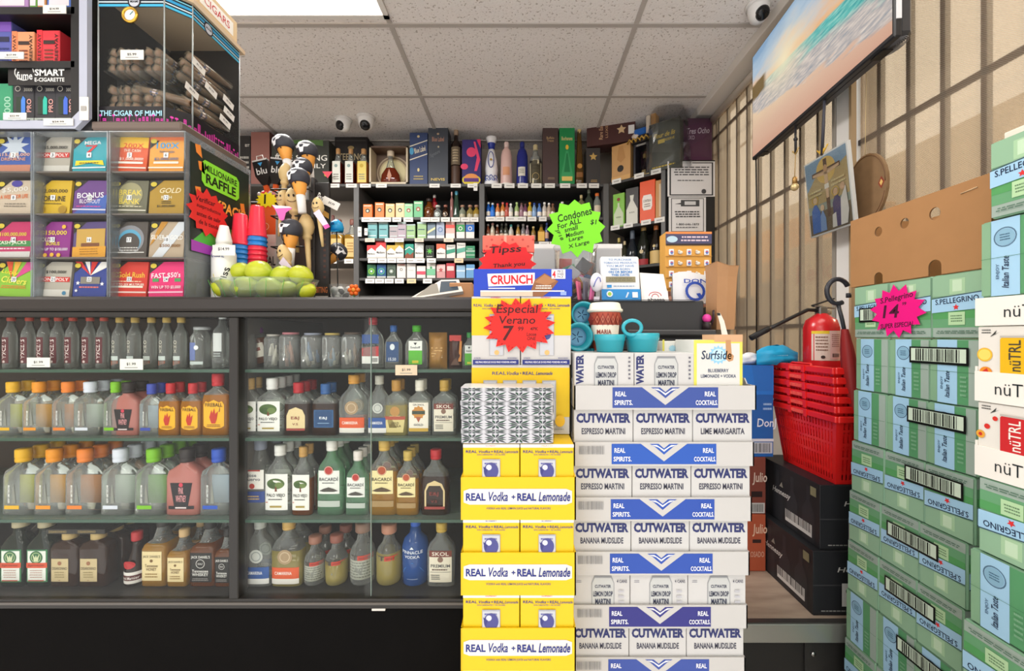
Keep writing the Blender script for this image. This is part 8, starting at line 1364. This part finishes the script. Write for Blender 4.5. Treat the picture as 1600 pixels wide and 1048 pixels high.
# icon print between two straps
t = thing('icon_print', 'framed glossy icon print of a cross with robed figures hanging under the television', 'picture', (1.2, 1.58, CZ + .40)); pf, pn = V((1.195, 1.70, 0)), V((1.195, 1.475, 0)); W = (pn - pf).length; H = .30
f = Fr((pf.x, pf.y, CZ + .403), pn - pf, (-.10, 0, 1)); m = MB(); m.prism(f, [(0, 0), (W, 0), (W, H), (0, H)], .012, C('#c9cac8', .3)); m.obj('frame', t, True)
m = MB(); draw(m, f, W, H, [('r', .02, .02, .96, .98, '#8f9a8c'), ('r', .02, .62, .96, .98, '#7f9cb4'), ('p', [(.02, .6), (.3, .8), (.6, .72), (.96, .84), (.96, .4), (.02, .4)], '#b39c68'), ('d', .5, .8, .22, '#d8b460', .22), ('r', .02, .02, .96, .3, '#6a5a40'), ('r', .46, .2, .54, .94, '#5f432c'), ('r', .18, .76, .82, .82, '#5f432c'), ('p', [(.2, .8), (.46, .78), (.46, .6), (.47, .44), (.53, .44), (.54, .6), (.54, .78), (.8, .8), (.8, .77), (.56, .74), (.44, .74), (.2, .77)], '#d8b48c'), ('d', .5, .82, .045, '#c49a70', .06), ('r', .45, .56, .55, .62, '#e8e0d0'), ('p', [(.08, .04), (.1, .34), (.2, .44), (.3, .3), (.3, .04)], '#3f6ab4'), ('d', .2, .46, .05, '#d8b890', .06), ('o', .2, .47, .08, .015, '#d8b040'), ('p', [(.28, .04), (.3, .24), (.36, .32), (.42, .2), (.42, .04)], '#7a98c4'), ('d', .36, .34, .045, '#d8b890', .055), ('p', [(.6, .04), (.6, .34), (.68, .46), (.78, .36), (.8, .04)], '#4a3f6a'), ('d', .68, .47, .05, '#cfa880', .06), ('o', .68, .48, .08, .015, '#d8b040'), ('p', [(.74, .04), (.78, .36), (.9, .5), (.93, .2), (.88, .04)], '#e0dcd4'), ('d', .84, .5, .05, '#cfa880', .06), ('p', [(.56, .04), (.58, .2), (.66, .22), (.66, .04)], '#d8d4cc'), ('x', .06, .5, .4, .6, 2, '#d8c890'), ('x', .6, .54, .92, .64, 2, '#d8c890')], 1); m.obj('printed_sheet', t, True)
m = MB(); f2 = Fr((pf.x, pf.y, CZ + .403), pn - pf, (-.10, 0, 1), .0005); m.rect(f2, 0, 0, W, H, glass('#f6f8f8', .02, .04, .9, .03), 14); m.box((1.17, 1.472, CZ + .40), (1.2, 1.478, CZ + .70), glass('#f0f4f6', .2, .04, 1.2, .2)) if 0 else None; m.obj('clear_cover', t, True)
a = MT @ V((.62 * TW_, .012, -.014)); top = f.p(W * .45, H, 0); m = MB(); m.tube([a, (a * .5 + top * .5), top], .0055, C('#3a3a44', .45), 8)
for q in (-.03, -.012, .01, .026): m.tube([top, top + V((0, q, .018 + abs(q) * .4))], .003, C('#c9a03a', .4), 6)
m.obj('hanging_cord', t, True)
# round plaque behind it
t = thing('plaque', 'round brown decorated plaque half hidden behind the icon print', 'plaque', (1.26, 1.47, CZ + .42)); m = MB(); f3 = Fr((1.25, 1.50, CZ + .535), (0, -1, 0), (0, 0, 1)); m.prism(f3, ell(0, 0, .09, .125, 28), .01, C('#84684a', .5, noise=.2, scale=30)); m.obj('disc', t, True)
m = MB(); m.poly(f3, [(.055, 0), (.068, .022), (.081, 0), (.068, -.022)], C('#8a3a2c'), 1); m.poly(f3, [(.061, 0), (.068, .012), (.075, 0), (.068, -.012)], C('#d8b46a'), 2); m.tube([f3.p(.084 * math.cos(k * .25), .118 * math.sin(k * .25), 1) for k in range(25)], .0015, C('#6a4a30'), 5); m.obj('painted_border', t, True)
m = MB(); m.tube([f3.p(0, .12, 0), (1.255, 1.5, CZ + .98)], .0012, C('#c9b48a'), 5); m.obj('hanging_string', t, True)
# brass bulb pendant
a = MT @ V((.405 * TW_, .012, -.014)); zb_ = zz(298, a.y); t = thing('pendant_ornament', 'small brass and glass pendant hanging on a black cord left of the icon', 'pendant', (a.x, a.y, zb_))
m = MB(); m.tube([a, (a.x, a.y, zb_ + .16)], .005, C('#262528', .4), 8); m.ball((a.x, a.y, (a.z + zb_ + .16) / 2), .0085, C('#262528', .4), 8); m.obj('cord', t, True)
m = MB(); m.tube([(a.x, a.y, zb_ + .16), (a.x - .004, a.y, zb_ + .06)], .002, C('#a88a5a', .5), 6)
for q in (-.02, 0, .02): m.tube([(a.x, a.y, zb_ + .155), (a.x, a.y + q, zb_ + .175)], .003, C('#b99a5c', .5), 6)
m.obj('string', t, True); m = MB(); m.loft([(.03, .01, .01), (.055, .009, .009), (.06, .004, .004)], C('#a9824a', .35, .6), 14, (a.x - .004, a.y, zb_)); m.obj('socket', t, True); m = MB(); m.ball((a.x - .004, a.y, zb_ + .016), .016, C('#d8c08c', .1, .3), 14); m.obj('bulb', t, True)
dome(1185, 12, 1.93, .044, (.1, -1, -.5), 'white dome camera on the ceiling above the television')
# price tags ride on the shelf they hang from
for o in [o for o in bpy.data.objects if o.name.startswith('price_tag')]:
    sib = [s for s in bpy.data.objects if s.parent == o.parent and s.name.startswith(('shelf', 'glass_shelf'))]
    if not sib: continue
    zc = lambda q: sum(v.co.z for v in q.data.vertices) / len(q.data.vertices)
    b = min(sib, key=lambda s: abs(zc(s) - zc(o)))
    if abs(zc(b) - zc(o)) < .06: o.parent = b
